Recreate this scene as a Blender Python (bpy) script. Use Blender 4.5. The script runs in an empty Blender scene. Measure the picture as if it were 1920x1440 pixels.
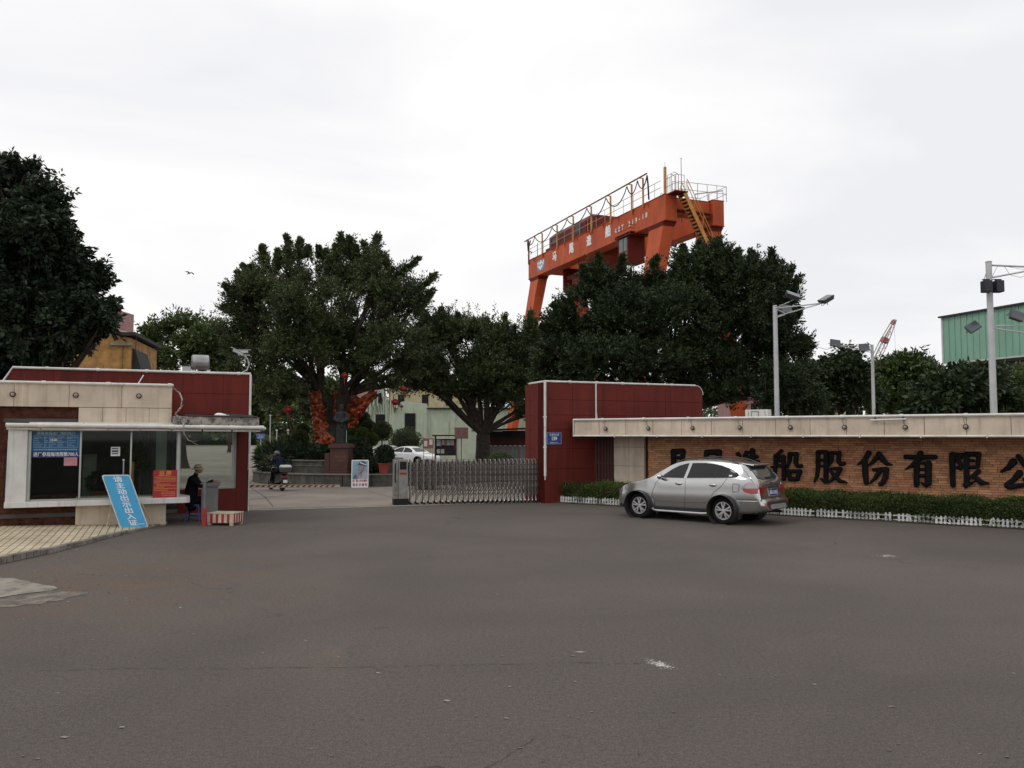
import bpy, bmesh, math, random
import numpy as np
from mathutils import Vector, Matrix, noise
from mathutils.bvhtree import BVHTree

random.seed(7); RNG = np.random.default_rng(11)
SC = bpy.context.scene
COL = SC.collection
R = math.radians

# ------------------------------------------------------------------ camera, sky, sun, exposure
F = 1554.0; CX = 960.0; CY = 720.0; EYE = 2.35
PITCH = math.atan2(95.0, F)
cd = bpy.data.cameras.new('camera'); cam = bpy.data.objects.new('camera', cd); COL.objects.link(cam)
cd.sensor_width = 36.0; cd.lens = F / 1920 * 36.0; cd.clip_start = 0.05; cd.clip_end = 3000
cam.location = (0, 0, EYE); cam.rotation_euler = (math.pi / 2 + PITCH, 0, 0)
SC.camera = cam
SUN_AZ, SUN_EL = R(-60), R(52)      # sun seen towards the left of and behind the viewer
sd = bpy.data.lights.new('sun', 'SUN'); so = bpy.data.objects.new('sun', sd); COL.objects.link(so)
sd.energy = 0.75; sd.angle = R(18); sd.color = (1.0, 0.96, 0.9)
_sv = Vector((-0.80, -0.42, 1.15)).normalized()
so.rotation_euler = _sv.to_track_quat('Z', 'Y').to_euler(); so.location = (0, 0, 40)
w = bpy.data.worlds.new('World'); SC.world = w; w.use_nodes = True
nt = w.node_tree; nt.nodes.clear()
def N(t, x=None, **kw):
    n = (x or nt).nodes.new(t)
    for k, v in kw.items(): setattr(n, k, v)
    return n
wo = N('ShaderNodeOutputWorld'); bgA = N('ShaderNodeBackground'); bgB = N('ShaderNodeBackground'); wmix = N('ShaderNodeMixShader')
sky = N('ShaderNodeTexSky', sky_type='NISHITA'); sky.sun_disc = False
sky.sun_elevation = math.asin(_sv.z); sky.sun_rotation = math.atan2(_sv.x, _sv.y); sky.dust_density = 3
nt.links.new(sky.outputs[0], bgA.inputs[0]); bgA.inputs[1].default_value = 0.09
tc = N('ShaderNodeTexCoord'); mp = N('ShaderNodeMapping'); mp.inputs['Scale'].default_value = (1.0, 1.0, 3.2); mp.inputs['Location'].default_value = (0.4, 0.2, 0.1)
nz = N('ShaderNodeTexNoise'); nz.inputs['Scale'].default_value = 1.7; nz.inputs['Detail'].default_value = 5; nz.inputs['Roughness'].default_value = 0.48
nz.inputs['Distortion'].default_value = 0.5
cr = N('ShaderNodeValToRGB'); cr.color_ramp.elements[0].position = 0.36; cr.color_ramp.elements[0].color = (0.84, 0.85, 0.88, 1)
cr.color_ramp.elements[1].position = 0.62; cr.color_ramp.elements[1].color = (1.06, 1.04, 1.02, 1)
e = cr.color_ramp.elements.new(0.48); e.color = (0.95, 0.945, 0.955, 1)
nt.links.new(tc.outputs['Generated'], mp.inputs[0]); nt.links.new(mp.outputs[0], nz.inputs[0]); nt.links.new(nz.outputs[0], cr.inputs[0])
nt.links.new(cr.outputs[0], bgB.inputs[0]); bgB.inputs[1].default_value = 1.045
wmix.inputs[0].default_value = 0.96
nt.links.new(bgA.outputs[0], wmix.inputs[1]); nt.links.new(bgB.outputs[0], wmix.inputs[2]); nt.links.new(wmix.outputs[0], wo.inputs[0])
SC.view_settings.view_transform = 'Standard'; SC.view_settings.look = 'None'; SC.view_settings.exposure = 0.0; SC.view_settings.gamma = 1.0
SC.render.resolution_x = 1024; SC.render.resolution_y = 768
SC.cycles.max_bounces = 8; SC.cycles.transparent_max_bounces = 12

# ------------------------------------------------------------------ survey helpers: where a sight line meets a real plane
def ray(px, py):
    u = (px - CX) / F; v = (CY - py) / F; c, s = math.cos(PITCH), math.sin(PITCH)
    return Vector((u, c - v * s, s + v * c))
def G(px, py, z=0.0):
    d = ray(px, py); t = (z - EYE) / d.z
    return Vector((d.x * t, d.y * t, z))
def D(px, py, Y):
    d = ray(px, py); t = Y / d.y
    return Vector((d.x * t, Y, EYE + d.z * t))
class Frame:
    """vertical working plane: x along the wall, y away from the viewer, z up"""
    def __init__(s, o, d):
        s.o = Vector((o[0], o[1], 0)); s.d = Vector((d[0], d[1], 0)).normalized(); s.n = Vector((-s.d.y, s.d.x, 0))
        s.rz = math.atan2(s.d.y, s.d.x); s.M = Matrix.Translation(s.o) @ Matrix.Rotation(s.rz, 4, 'Z')
    def at(s, px, py, y=0.0):
        """local (x, z) of the sight line on the plane y"""
        d = ray(px, py); a = Vector((0, 0, EYE)) - s.o - s.n * y
        t = -a.dot(s.n) / d.dot(s.n); p = Vector((0, 0, EYE)) + d * t
        q = p - s.o
        return q.dot(s.d), p.z
    def w(s, x, y, z=0.0):
        return s.o + s.d * x + s.n * y + Vector((0, 0, z))

# ------------------------------------------------------------------ mesh helpers
class MB:
    def __init__(s): s.v = []; s.f = []; s.m = []; s.mi = 0
    def add(s, vs, fs):
        k = len(s.v); s.v += [tuple(x) for x in vs]; s.f += [[i + k for i in f] for f in fs]; s.m += [s.mi] * len(fs); return s
    def box(s, x0, x1, y0, y1, z0, z1):
        return s.add([(x0,y0,z0),(x1,y0,z0),(x1,y1,z0),(x0,y1,z0),(x0,y0,z1),(x1,y0,z1),(x1,y1,z1),(x0,y1,z1)],
              [(3,2,1,0),(4,5,6,7),(0,1,5,4),(1,2,6,5),(2,3,7,6),(3,0,4,7)])
    def hexa(s, lo, hi):
        """lo, hi: four points each, counter-clockwise from above"""
        return s.add(list(lo) + list(hi), [(3,2,1,0),(4,5,6,7),(0,1,5,4),(1,2,6,5),(2,3,7,6),(3,0,4,7)])
    def bar(s, p, q, w, h=None, up=(0,0,1)):
        p = Vector(p); q = Vector(q); h = h or w; d = (q - p).normalized(); u = Vector(up)
        if abs(d.dot(u)) > .98: u = Vector((1,0,0))
        a = d.cross(u).normalized() * w / 2; b = a.cross(d).normalized() * h / 2
        return s.hexa([p-a-b, p+a-b, p+a+b, p-a+b], [q-a-b, q+a-b, q+a+b, q-a+b])
    def tube(s, pts, r, n=8, cap=True):
        pts = [Vector(p) for p in pts]; m = len(pts)
        rs = r if isinstance(r, (list, tuple)) else [r] * m
        vs = []; fs = []; prev = None
        for i, p in enumerate(pts):
            t = (pts[min(i+1, m-1)] - pts[max(i-1, 0)])
            t = t.normalized() if t.length > 1e-9 else Vector((0,0,1))
            if prev is None:
                a = t.cross(Vector((0,0,1)) if abs(t.z) < .9 else Vector((1,0,0))).normalized()
            else:
                a = (prev - t * prev.dot(t)); a = a.normalized() if a.length > 1e-6 else t.orthogonal().normalized()
            prev = a; b = t.cross(a)
            for k in range(n):
                an = 2 * math.pi * k / n; vs.append(p + (a * math.cos(an) + b * math.sin(an)) * rs[i])
        for i in range(m - 1):
            for k in range(n):
                k2 = (k + 1) % n; fs.append((i*n+k, i*n+k2, (i+1)*n+k2, (i+1)*n+k))
        if cap: fs.append(tuple(range(n))[::-1]); fs.append(tuple((m-1)*n + k for k in range(n)))
        return s.add(vs, fs)
    def lathe(s, prof, n=24, c=(0,0,0), axis='Z', nocap=False):
        """prof: list of (r, h)"""
        vs = []; fs = []; c = Vector(c)
        for r, h in prof:
            for k in range(n):
                a = 2*math.pi*k/n; p = (r*math.cos(a), r*math.sin(a), h)
                if axis == 'Y': p = (p[0], p[2], p[1])
                if axis == 'X': p = (p[2], p[0], p[1])
                vs.append(c + Vector(p))
        m = len(prof)
        for i in range(m-1):
            for k in range(n):
                k2 = (k+1) % n; fs.append((i*n+k, i*n+k2, (i+1)*n+k2, (i+1)*n+k))
        if prof[0] == prof[-1] or nocap: return s.add(vs, fs)
        if prof[0][0] > 1e-5: fs.append(tuple(range(n))[::-1])
        if prof[-1][0] > 1e-5: fs.append(tuple((m-1)*n+k for k in range(n)))
        return s.add(vs, fs)
    def prism(s, poly, y0, y1):
        """poly in (x, z), extruded along y"""
        n = len(poly); vs = [(x, y0, z) for x, z in poly] + [(x, y1, z) for x, z in poly]
        fs = [tuple(range(n)), tuple(range(2*n-1, n-1, -1))] + [((i+1)%n, i, n+i, n+(i+1)%n) for i in range(n)]
        return s.add(vs, fs)
    def slab(s, poly, z0, z1):
        """poly in (x, y), extruded along z"""
        n = len(poly); vs = [(x, y, z0) for x, y in poly] + [(x, y, z1) for x, y in poly]
        fs = [tuple(range(n))[::-1], tuple(range(n, 2*n))] + [(i, (i+1)%n, n+(i+1)%n, n+i) for i in range(n)]
        return s.add(vs, fs)
    def ball(s, c, r, n=12, m=8):
        c = Vector(c); rx, ry, rz = r if isinstance(r, (tuple, list)) else (r, r, r)
        vs = [c + Vector((0,0,rz))]; fs = []
        for i in range(1, m):
            t = math.pi*i/m
            for k in range(n):
                a = 2*math.pi*k/n; vs.append(c + Vector((rx*math.sin(t)*math.cos(a), ry*math.sin(t)*math.sin(a), rz*math.cos(t))))
        vs.append(c - Vector((0,0,rz)))
        for k in range(n): fs.append((0, 1+k, 1+(k+1)%n))
        for i in range(m-2):
            for k in range(n): fs.append((1+i*n+k, 1+(i+1)*n+k, 1+(i+1)*n+(k+1)%n, 1+i*n+(k+1)%n))
        L = len(vs)-1
        for k in range(n): fs.append((L, L-n+(k+1)%n, L-n+k))
        return s.add(vs, fs)

def mesh_obj(name, me, mats, parent=None):
    o = bpy.data.objects.new(name, me); COL.objects.link(o)
    for m in (mats if isinstance(mats, (list, tuple)) else [mats]): me.materials.append(m)
    if parent: o.parent = parent
    return o
def obj(name, mb, mats, parent=None, smooth=False, bevel=0, seg=2, fix=True):
    me = bpy.data.meshes.new(name); me.from_pydata(mb.v, [], mb.f)
    me.polygons.foreach_set('material_index', mb.m)
    if bevel or fix:
        bm = bmesh.new(); bm.from_mesh(me)
        if fix: bmesh.ops.recalc_face_normals(bm, faces=bm.faces)
        if bevel:
            es = [e for e in bm.edges if len(e.link_faces) == 2 and e.calc_face_angle(0) > .5]
            bmesh.ops.bevel(bm, geom=es, offset=bevel, segments=seg, profile=.6, affect='EDGES', clamp_overlap=True)
        bm.to_mesh(me); bm.free()
    if smooth:
        me.polygons.foreach_set('use_smooth', [True] * len(me.polygons))
        try: me.set_sharp_from_angle(angle=R(38))
        except Exception: pass
    me.update()
    return mesh_obj(name, me, mats, parent)
def thing(name, label, cat, loc=(0,0,0), rz=0, group=None):
    o = bpy.data.objects.new(name, None); COL.objects.link(o); o.empty_display_size = .1
    o.location = loc; o.rotation_euler = (0, 0, rz)
    return tag(o, label, cat, group)
def tag(o, label=None, cat=None, group=None, kind=None):
    if label: o['label'] = label
    if cat: o['category'] = cat
    if group: o['group'] = group
    if kind: o['kind'] = kind
    return o
def fthing(name, label, cat, fr, group=None):
    return thing(name, label, cat, fr.o, fr.rz, group)
def dup(root, loc=None, rz=None, label=None):
    r = root.copy(); COL.objects.link(r)
    if loc is not None: r.location = loc
    if rz is not None: r.rotation_euler[2] = rz
    if label: r['label'] = label
    def rec(a, b):
        for ch in a.children:
            c = ch.copy(); COL.objects.link(c); c.parent = b; rec(ch, c)
    rec(root, r)
    return r
def evaluated(o):
    bpy.context.view_layer.update()
    dg = bpy.context.evaluated_depsgraph_get()
    return bpy.data.meshes.new_from_object(o.evaluated_get(dg))
_tcache = {}
def text(name, body, m, parent, x, y, z, size, face='F', bold=0.0, ext=0.004, sx=1.0, align='CENTER', round_=0, shear=0, rot=None, fat=0):
    """writing standing up, centred on x,z; face F looks towards -y, L towards -x"""
    c = bpy.data.curves.new('t', 'FONT'); c.body = body; c.size = size; c.align_x = align; c.align_y = 'CENTER'
    c.extrude = ext; c.offset = bold; c.resolution_u = 3; c.shear = shear
    if round_: c.bevel_depth = round_; c.bevel_resolution = 1
    o = bpy.data.objects.new('t', c); COL.objects.link(o)
    me = evaluated(o); me.materials.clear(); bpy.data.objects.remove(o); bpy.data.curves.remove(c)
    if fat:      # thick brush strokes: the letter swept round a small circle
        v = np.empty(len(me.vertices)*3); me.vertices.foreach_get('co', v); v = v.reshape(-1, 3); F_ = [tuple(p.vertices) for p in me.polygons]; V_ = []; G_ = []
        for k in range(13):
            q = v.copy()
            if k: q[:, 0] += fat*math.cos(k*math.pi/6); q[:, 1] += fat*.9*math.sin(k*math.pi/6)
            q[:, 2] += k*.0006 - (.008 if k else 0); G_ += [tuple(i + len(v)*k for i in f) for f in F_]; V_.append(q)
        nm = bpy.data.meshes.new(name); nm.from_pydata(np.concatenate(V_).tolist(), [], G_); bpy.data.meshes.remove(me); me = nm
    M = Matrix.Rotation(R(90), 4, 'X') @ Matrix.Diagonal((sx, 1, 1, 1))
    if face == 'L': M = Matrix.Rotation(R(-90), 4, 'Z') @ M
    if rot is not None: M = rot @ M
    me.transform(Matrix.Translation((x, y, z)) @ M)
    me.name = name
    return mesh_obj(name, me, m, parent)

# ------------------------------------------------------------------ materials
def mat(name, col, rough=.6, metal=0, var=.12, vs=2.0, bump=0, bs=60, island=0, col2=None, stain=None, stain_s=(6, 6, .5), stain_t=(.5, .75),
        spec=.5, coat=0, trans=0, alpha=1, emis=None, dirt=None):
    m = bpy.data.materials.new(name); m.use_nodes = True; t = m.node_tree; t.nodes.clear()
    def n(ty, **kw): return N(ty, t, **kw)
    out = n('ShaderNodeOutputMaterial'); b = n('ShaderNodeBsdfPrincipled'); t.links.new(b.outputs[0], out.inputs[0])
    b.inputs['Roughness'].default_value = rough; b.inputs['Metallic'].default_value = metal
    b.inputs['Specular IOR Level'].default_value = spec; b.inputs['Coat Weight'].default_value = coat
    if coat: b.inputs['Coat Roughness'].default_value = .08
    b.inputs['Transmission Weight'].default_value = trans
    if trans: b.inputs['IOR'].default_value = 1.25
    tcn = n('ShaderNodeTexCoord'); src = tcn.outputs['Object']
    a = n('ShaderNodeTexNoise'); a.inputs['Scale'].default_value = vs; a.inputs['Detail'].default_value = 5; a.inputs['Roughness'].default_value = .6
    t.links.new(src, a.inputs[0])
    c1 = tuple(col) ; c2 = tuple(col2) if col2 else tuple(x * (1 - 2.2 * var) for x in col)
    hi = tuple(min(1, x * (1 + var)) for x in col)
    rp = n('ShaderNodeValToRGB'); rp.color_ramp.elements[0].position = .32; rp.color_ramp.elements[1].position = .68
    rp.color_ramp.elements[0].color = (*c2, 1); rp.color_ramp.elements[1].color = (*hi, 1)
    t.links.new(a.outputs[0], rp.inputs[0]); cur = rp.outputs[0]
    if island:
        g = n('ShaderNodeNewGeometry'); mr = n('ShaderNodeMapRange'); mr.inputs[3].default_value = 1 - island; mr.inputs[4].default_value = 1 + island
        t.links.new(g.outputs['Random Per Island'], mr.inputs[0])
        mx = n('ShaderNodeVectorMath', operation='SCALE'); t.links.new(cur, mx.inputs[0]); t.links.new(mr.outputs[0], mx.inputs['Scale']); cur = mx.outputs[0]
    if stain:
        mp_ = n('ShaderNodeMapping'); mp_.inputs['Scale'].default_value = stain_s; t.links.new(src, mp_.inputs[0])
        s = n('ShaderNodeTexNoise'); s.inputs['Scale'].default_value = 1; s.inputs['Detail'].default_value = 6; s.inputs['Roughness'].default_value = .65
        t.links.new(mp_.outputs[0], s.inputs[0])
        r2 = n('ShaderNodeMapRange'); r2.inputs[1].default_value = stain_t[0]; r2.inputs[2].default_value = stain_t[1]; t.links.new(s.outputs[0], r2.inputs[0])
        mx = n('ShaderNodeMix', data_type='RGBA'); mx.inputs[7].default_value = (*stain, 1)
        t.links.new(r2.outputs[0], mx.inputs[0]); t.links.new(cur, mx.inputs[6]); cur = mx.outputs[2]
    if dirt:
        s = n('ShaderNodeTexNoise'); s.inputs['Scale'].default_value = dirt[1]; s.inputs['Detail'].default_value = 7; s.inputs['Roughness'].default_value = .75
        t.links.new(src, s.inputs[0])
        r2 = n('ShaderNodeMapRange'); r2.inputs[1].default_value = dirt[2]; r2.inputs[2].default_value = dirt[3]; t.links.new(s.outputs[0], r2.inputs[0])
        mx = n('ShaderNodeMix', data_type='RGBA'); mx.inputs[7].default_value = (*dirt[0], 1)
        t.links.new(r2.outputs[0], mx.inputs[0]); t.links.new(cur, mx.inputs[6]); cur = mx.outputs[2]
    t.links.new(cur, b.inputs['Base Color'])
    if bump:
        bz = n('ShaderNodeTexNoise'); bz.inputs['Scale'].default_value = bs; bz.inputs['Detail'].default_value = 4; t.links.new(src, bz.inputs[0])
        bp = n('ShaderNodeBump'); bp.inputs['Strength'].default_value = bump; bp.inputs['Distance'].default_value = .02
        t.links.new(bz.outputs[0], bp.inputs['Height']); t.links.new(bp.outputs[0], b.inputs['Normal'])
    return m
def leafmat(name, col, tip, isl=.35, rough=.5):
    m = bpy.data.materials.new(name); m.use_nodes = True; t = m.node_tree; t.nodes.clear()
    def n(ty, **kw): return N(ty, t, **kw)
    out = n('ShaderNodeOutputMaterial'); b = n('ShaderNodeBsdfPrincipled'); tr = n('ShaderNodeBsdfTranslucent'); ms = n('ShaderNodeMixShader')
    g = n('ShaderNodeNewGeometry'); tcn = n('ShaderNodeTexCoord')
    a = n('ShaderNodeTexNoise'); a.inputs['Scale'].default_value = .55; a.inputs['Detail'].default_value = 4; t.links.new(tcn.outputs['Object'], a.inputs[0])
    ad = n('ShaderNodeMath', operation='MULTIPLY_ADD'); ad.inputs[1].default_value = isl; t.links.new(g.outputs['Random Per Island'], ad.inputs[0]); t.links.new(a.outputs[0], ad.inputs[2])
    rp = n('ShaderNodeValToRGB'); rp.color_ramp.elements[0].position = .42; rp.color_ramp.elements[1].position = .95
    rp.color_ramp.elements[0].color = (*col, 1); rp.color_ramp.elements[1].color = (*tip, 1)
    t.links.new(ad.outputs[0], rp.inputs[0]); t.links.new(rp.outputs[0], b.inputs['Base Color']); t.links.new(rp.outputs[0], tr.inputs[0])
    b.inputs['Roughness'].default_value = rough; b.inputs['Specular IOR Level'].default_value = .28
    ms.inputs[0].default_value = .12; t.links.new(b.outputs[0], ms.inputs[1]); t.links.new(tr.outputs[0], ms.inputs[2]); t.links.new(ms.outputs[0], out.inputs[0])
    return m
M = {}
M['red'] = mat('red_plaster', (.140, .0205, .0145), .6, spec=.2, var=.10, vs=.7, bump=.15, bs=30, stain=(.07, .012, .0095), stain_s=(3.5, 3.5, .35), stain_t=(.48, .8), dirt=((.06, .013, .011), 2.2, .62, .8))
M['cream'] = mat('cream_stone', (.60, .505, .40), .7, spec=.2, var=.10, vs=1.3, bump=.12, bs=45, stain=(.36, .27, .19), stain_s=(5, 5, .45), stain_t=(.5, .82), dirt=((.16, .12, .09), 13, .64, .70))
M['creamdark'] = mat('grimy_joint', (.13, .09, .06), .8)
M['slabc'] = mat('weathered_concrete', (.36, .33, .29), .85, var=.3, vs=5, bump=.5, bs=25, dirt=((.05, .045, .04), 7, .47, .6))
M['white'] = mat('white_paint', (.62, .61, .59), .45, var=.07, vs=2, stain=(.33, .32, .30), stain_s=(9, 9, .6), stain_t=(.54, .8))
M['trim'] = mat('white_trim', (.66, .64, .6), .4, var=.10, vs=3, dirt=((.2, .18, .15), 6, .58, .72))
M['alum'] = mat('aluminium', (.42, .44, .42), .4, metal=.3, var=.08)
M['spike'] = mat('rusty_iron', (.05, .035, .03), .8)
M['brick'] = mat('split_stone', (.50, .275, .145), .9, spec=.1, var=.12, vs=.55, col2=(.44, .215, .125), bump=.8, bs=35, island=.25, dirt=((.46, .15, .105), .8, .52, .68))
M['mortar'] = mat('dark_mortar', (.10, .045, .025), .95)
M['letter'] = mat('black_letter_paint', (.007, .006, .008), .6, var=.2, spec=.15)
M['dkpanel'] = mat('dark_red_door', (.055, .014, .011), .6, var=.15)
M['dkbrick'] = mat('brown_brick', (.085, .034, .023), .9, spec=.1, var=.25, vs=6, bump=.6, bs=25)
M['glass'] = mat('window_glass', (.62, .70, .64), .03, var=0, spec=.35, trans=1.0)
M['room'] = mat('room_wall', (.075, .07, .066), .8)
M['roomlight'] = mat('room_pillar', (.42, .45, .42), .6)
M['blue'] = mat('blue_sign', (.03, .24, .48), .45, var=.05, dirt=((.06, .28, .5), 3, .6, .8))
M['poster_blue'] = mat('poster_blue', (.01, .09, .25), .5, var=.05)
M['band_blue'] = mat('band_blue', (.012, .015, .12), .5, var=.05)
M['plate_blue'] = mat('plate_blue', (.012, .05, .24), .4, var=.05)
M['paint_w'] = mat('white_lettering', (.74, .74, .74), .5, var=.04)
M['pale_line'] = mat('pale_lettering', (.30, .42, .52), .5, var=.05)
M['poster_red'] = mat('poster_red', (.33, .012, .018), .5, var=.05)
M['dullgold'] = mat('dull_gold', (.20, .095, .03), .6)
M['gold'] = mat('gold_lettering', (.62, .30, .05), .5, var=.05)
M['pink'] = mat('pink_paper', (.50, .22, .25), .7)
M['paper'] = mat('white_paper', (.6, .6, .6), .7)
M['dark'] = mat('black_plastic', (.010, .010, .011), .5, spec=.25)
M['dkgrey'] = mat('dark_grey_metal', (.06, .06, .065), .5)
M['grey'] = mat('grey_paint', (.16, .165, .165), .55, var=.12)
M['steel'] = mat('stainless_steel', (.27, .255, .24), .32, metal=.85, var=.12, vs=6, dirt=((.12, .10, .09), 5, .55, .75))
M['steeldark'] = mat('grimy_steel', (.13, .11, .10), .42, metal=.7, var=.2, vs=6)
M['pole'] = mat('pale_pole', (.50, .51, .52), .45, var=.08)
M['crane'] = mat('crane_orange', (.48, .090, .029), .6, spec=.2, var=.10, vs=.4, dirt=((.30,.05,.028), 1.1, .56, .72), stain=(.27, .042, .02), stain_s=(1.2, 1.2, .3), stain_t=(.5, .8))
M['cranedark'] = mat('crane_dark_red', (.15, .020, .012), .6, spec=.2, var=.1)
M['yellow'] = mat('crane_yellow', (.52, .25, .045), .5)
M['rail'] = mat('railing_paint', (.40, .36, .33), .5)
M['bark'] = mat('bark', (.045, .034, .026), .9, var=.3, vs=6, bump=.6, bs=14)
M['bronze'] = mat('dark_bronze', (.022, .024, .024), .62, spec=.25, metal=0, var=.25, vs=5, bump=.1)
M['granite'] = mat('red_granite', (.075, .028, .022), .5, var=.15, vs=8)
M['stone'] = mat('mossy_stone', (.085, .082, .068), .85, var=.25, vs=3, bump=.4, bs=25, stain=(.035, .035, .028), stain_s=(5, 5, .7), stain_t=(.45, .7))
M['stonetrim'] = mat('pale_stone_edge', (.16, .15, .13), .8, var=.2, vs=5)
M['foil'] = mat('orange_wrap', (.30, .058, .010), .30, metal=.35, var=.3, vs=3, bump=1.0, bs=9, col2=(.075, .016, .006))
M['lantern'] = mat('red_silk', (.22, .007, .007), .5)
M['fgreen'] = mat('pale_green_sheet', (.46, .53, .41), .55, var=.06, vs=1, stain=(.17, .19, .15), stain_s=(3, 3, .25), stain_t=(.55, .78))
M['roofdark'] = mat('dark_roof', (.03, .028, .028), .8)
M['shed'] = mat('green_sheet', (.20, .385, .29), .5, var=.05, vs=.6, stain=(.155, .31, .23), stain_s=(2, 2, .3), stain_t=(.5, .8))
M['ybrick'] = mat('ochre_brick', (.46, .25, .08), .85, var=.22, vs=2.5, bump=.3, bs=18, dirt=((.28, .14, .06), 1.5, .5, .7))
M['pinkw'] = mat('pink_render', (.36, .20, .19), .8)
M['yellowwall'] = mat('yellow_render', (.50, .44, .27), .8, var=.1)
M['rubber'] = mat('tyre_rubber', (.014, .014, .014), .85, spec=.15, var=.2, bump=.2)
M['chrome'] = mat('chrome', (.6, .6, .61), .15, metal=1, var=.03)
M['rearglass'] = mat('rear_glass', (.05,.055,.055), .08, var=0, spec=1.0, metal=.25)
M['carglass'] = mat('tinted_glass', (.010, .011, .012), .05, var=0, spec=.4)
M['navy'] = mat('navy_cloth', (.012, .016, .036), .9, spec=.1, var=.25, vs=8, bump=.2)
M['black_cloth'] = mat('black_cloth', (.008, .008, .011), .95, spec=.1, var=.25, vs=8, bump=.3, bs=12)
M['skin'] = mat('skin', (.30, .16, .105), .55, var=.05)
M['hat'] = mat('canvas_hat', (.33, .29, .22), .85, var=.12, vs=10)
M['hatband'] = mat('hat_band', (.05, .045, .04), .85)
M['stool'] = mat('blue_plastic', (.035, .045, .20), .45)
M['redpaint'] = mat('red_paint', (.34, .015, .018), .5, var=.12, vs=5)
M['creampaint'] = mat('cream_paint', (.50, .44, .34), .6, var=.12, vs=5)
M['wood'] = mat('brown_wood', (.13, .045, .02), .6, var=.2, vs=6)
M['soil'] = mat('soil', (.05, .038, .026), .95, var=.3)
M['solar'] = mat('brushed_tank', (.40, .40, .41), .35, metal=.6, var=.2)
M['leafB'] = leafmat('banyan_leaf', (.027, .042, .017), (.110, .140, .055))
M['leafD'] = leafmat('dark_leaf', (.009, .018, .010), (.034, .056, .025), rough=.55)
M['leafG'] = leafmat('fig_leaf', (.012, .023, .010), (.055, .082, .031))
M['leafL'] = leafmat('light_leaf', (.02, .045, .010), (.11, .16, .03))
M['leafH'] = leafmat('hedge_leaf', (.026, .045, .010), (.105, .145, .035))
M['leafF'] = leafmat('far_leaf', (.026, .045, .016), (.105, .15, .045))
M['core'] = mat('inner_leaf_mass', (.012, .02, .008), .9, var=.3)
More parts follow.
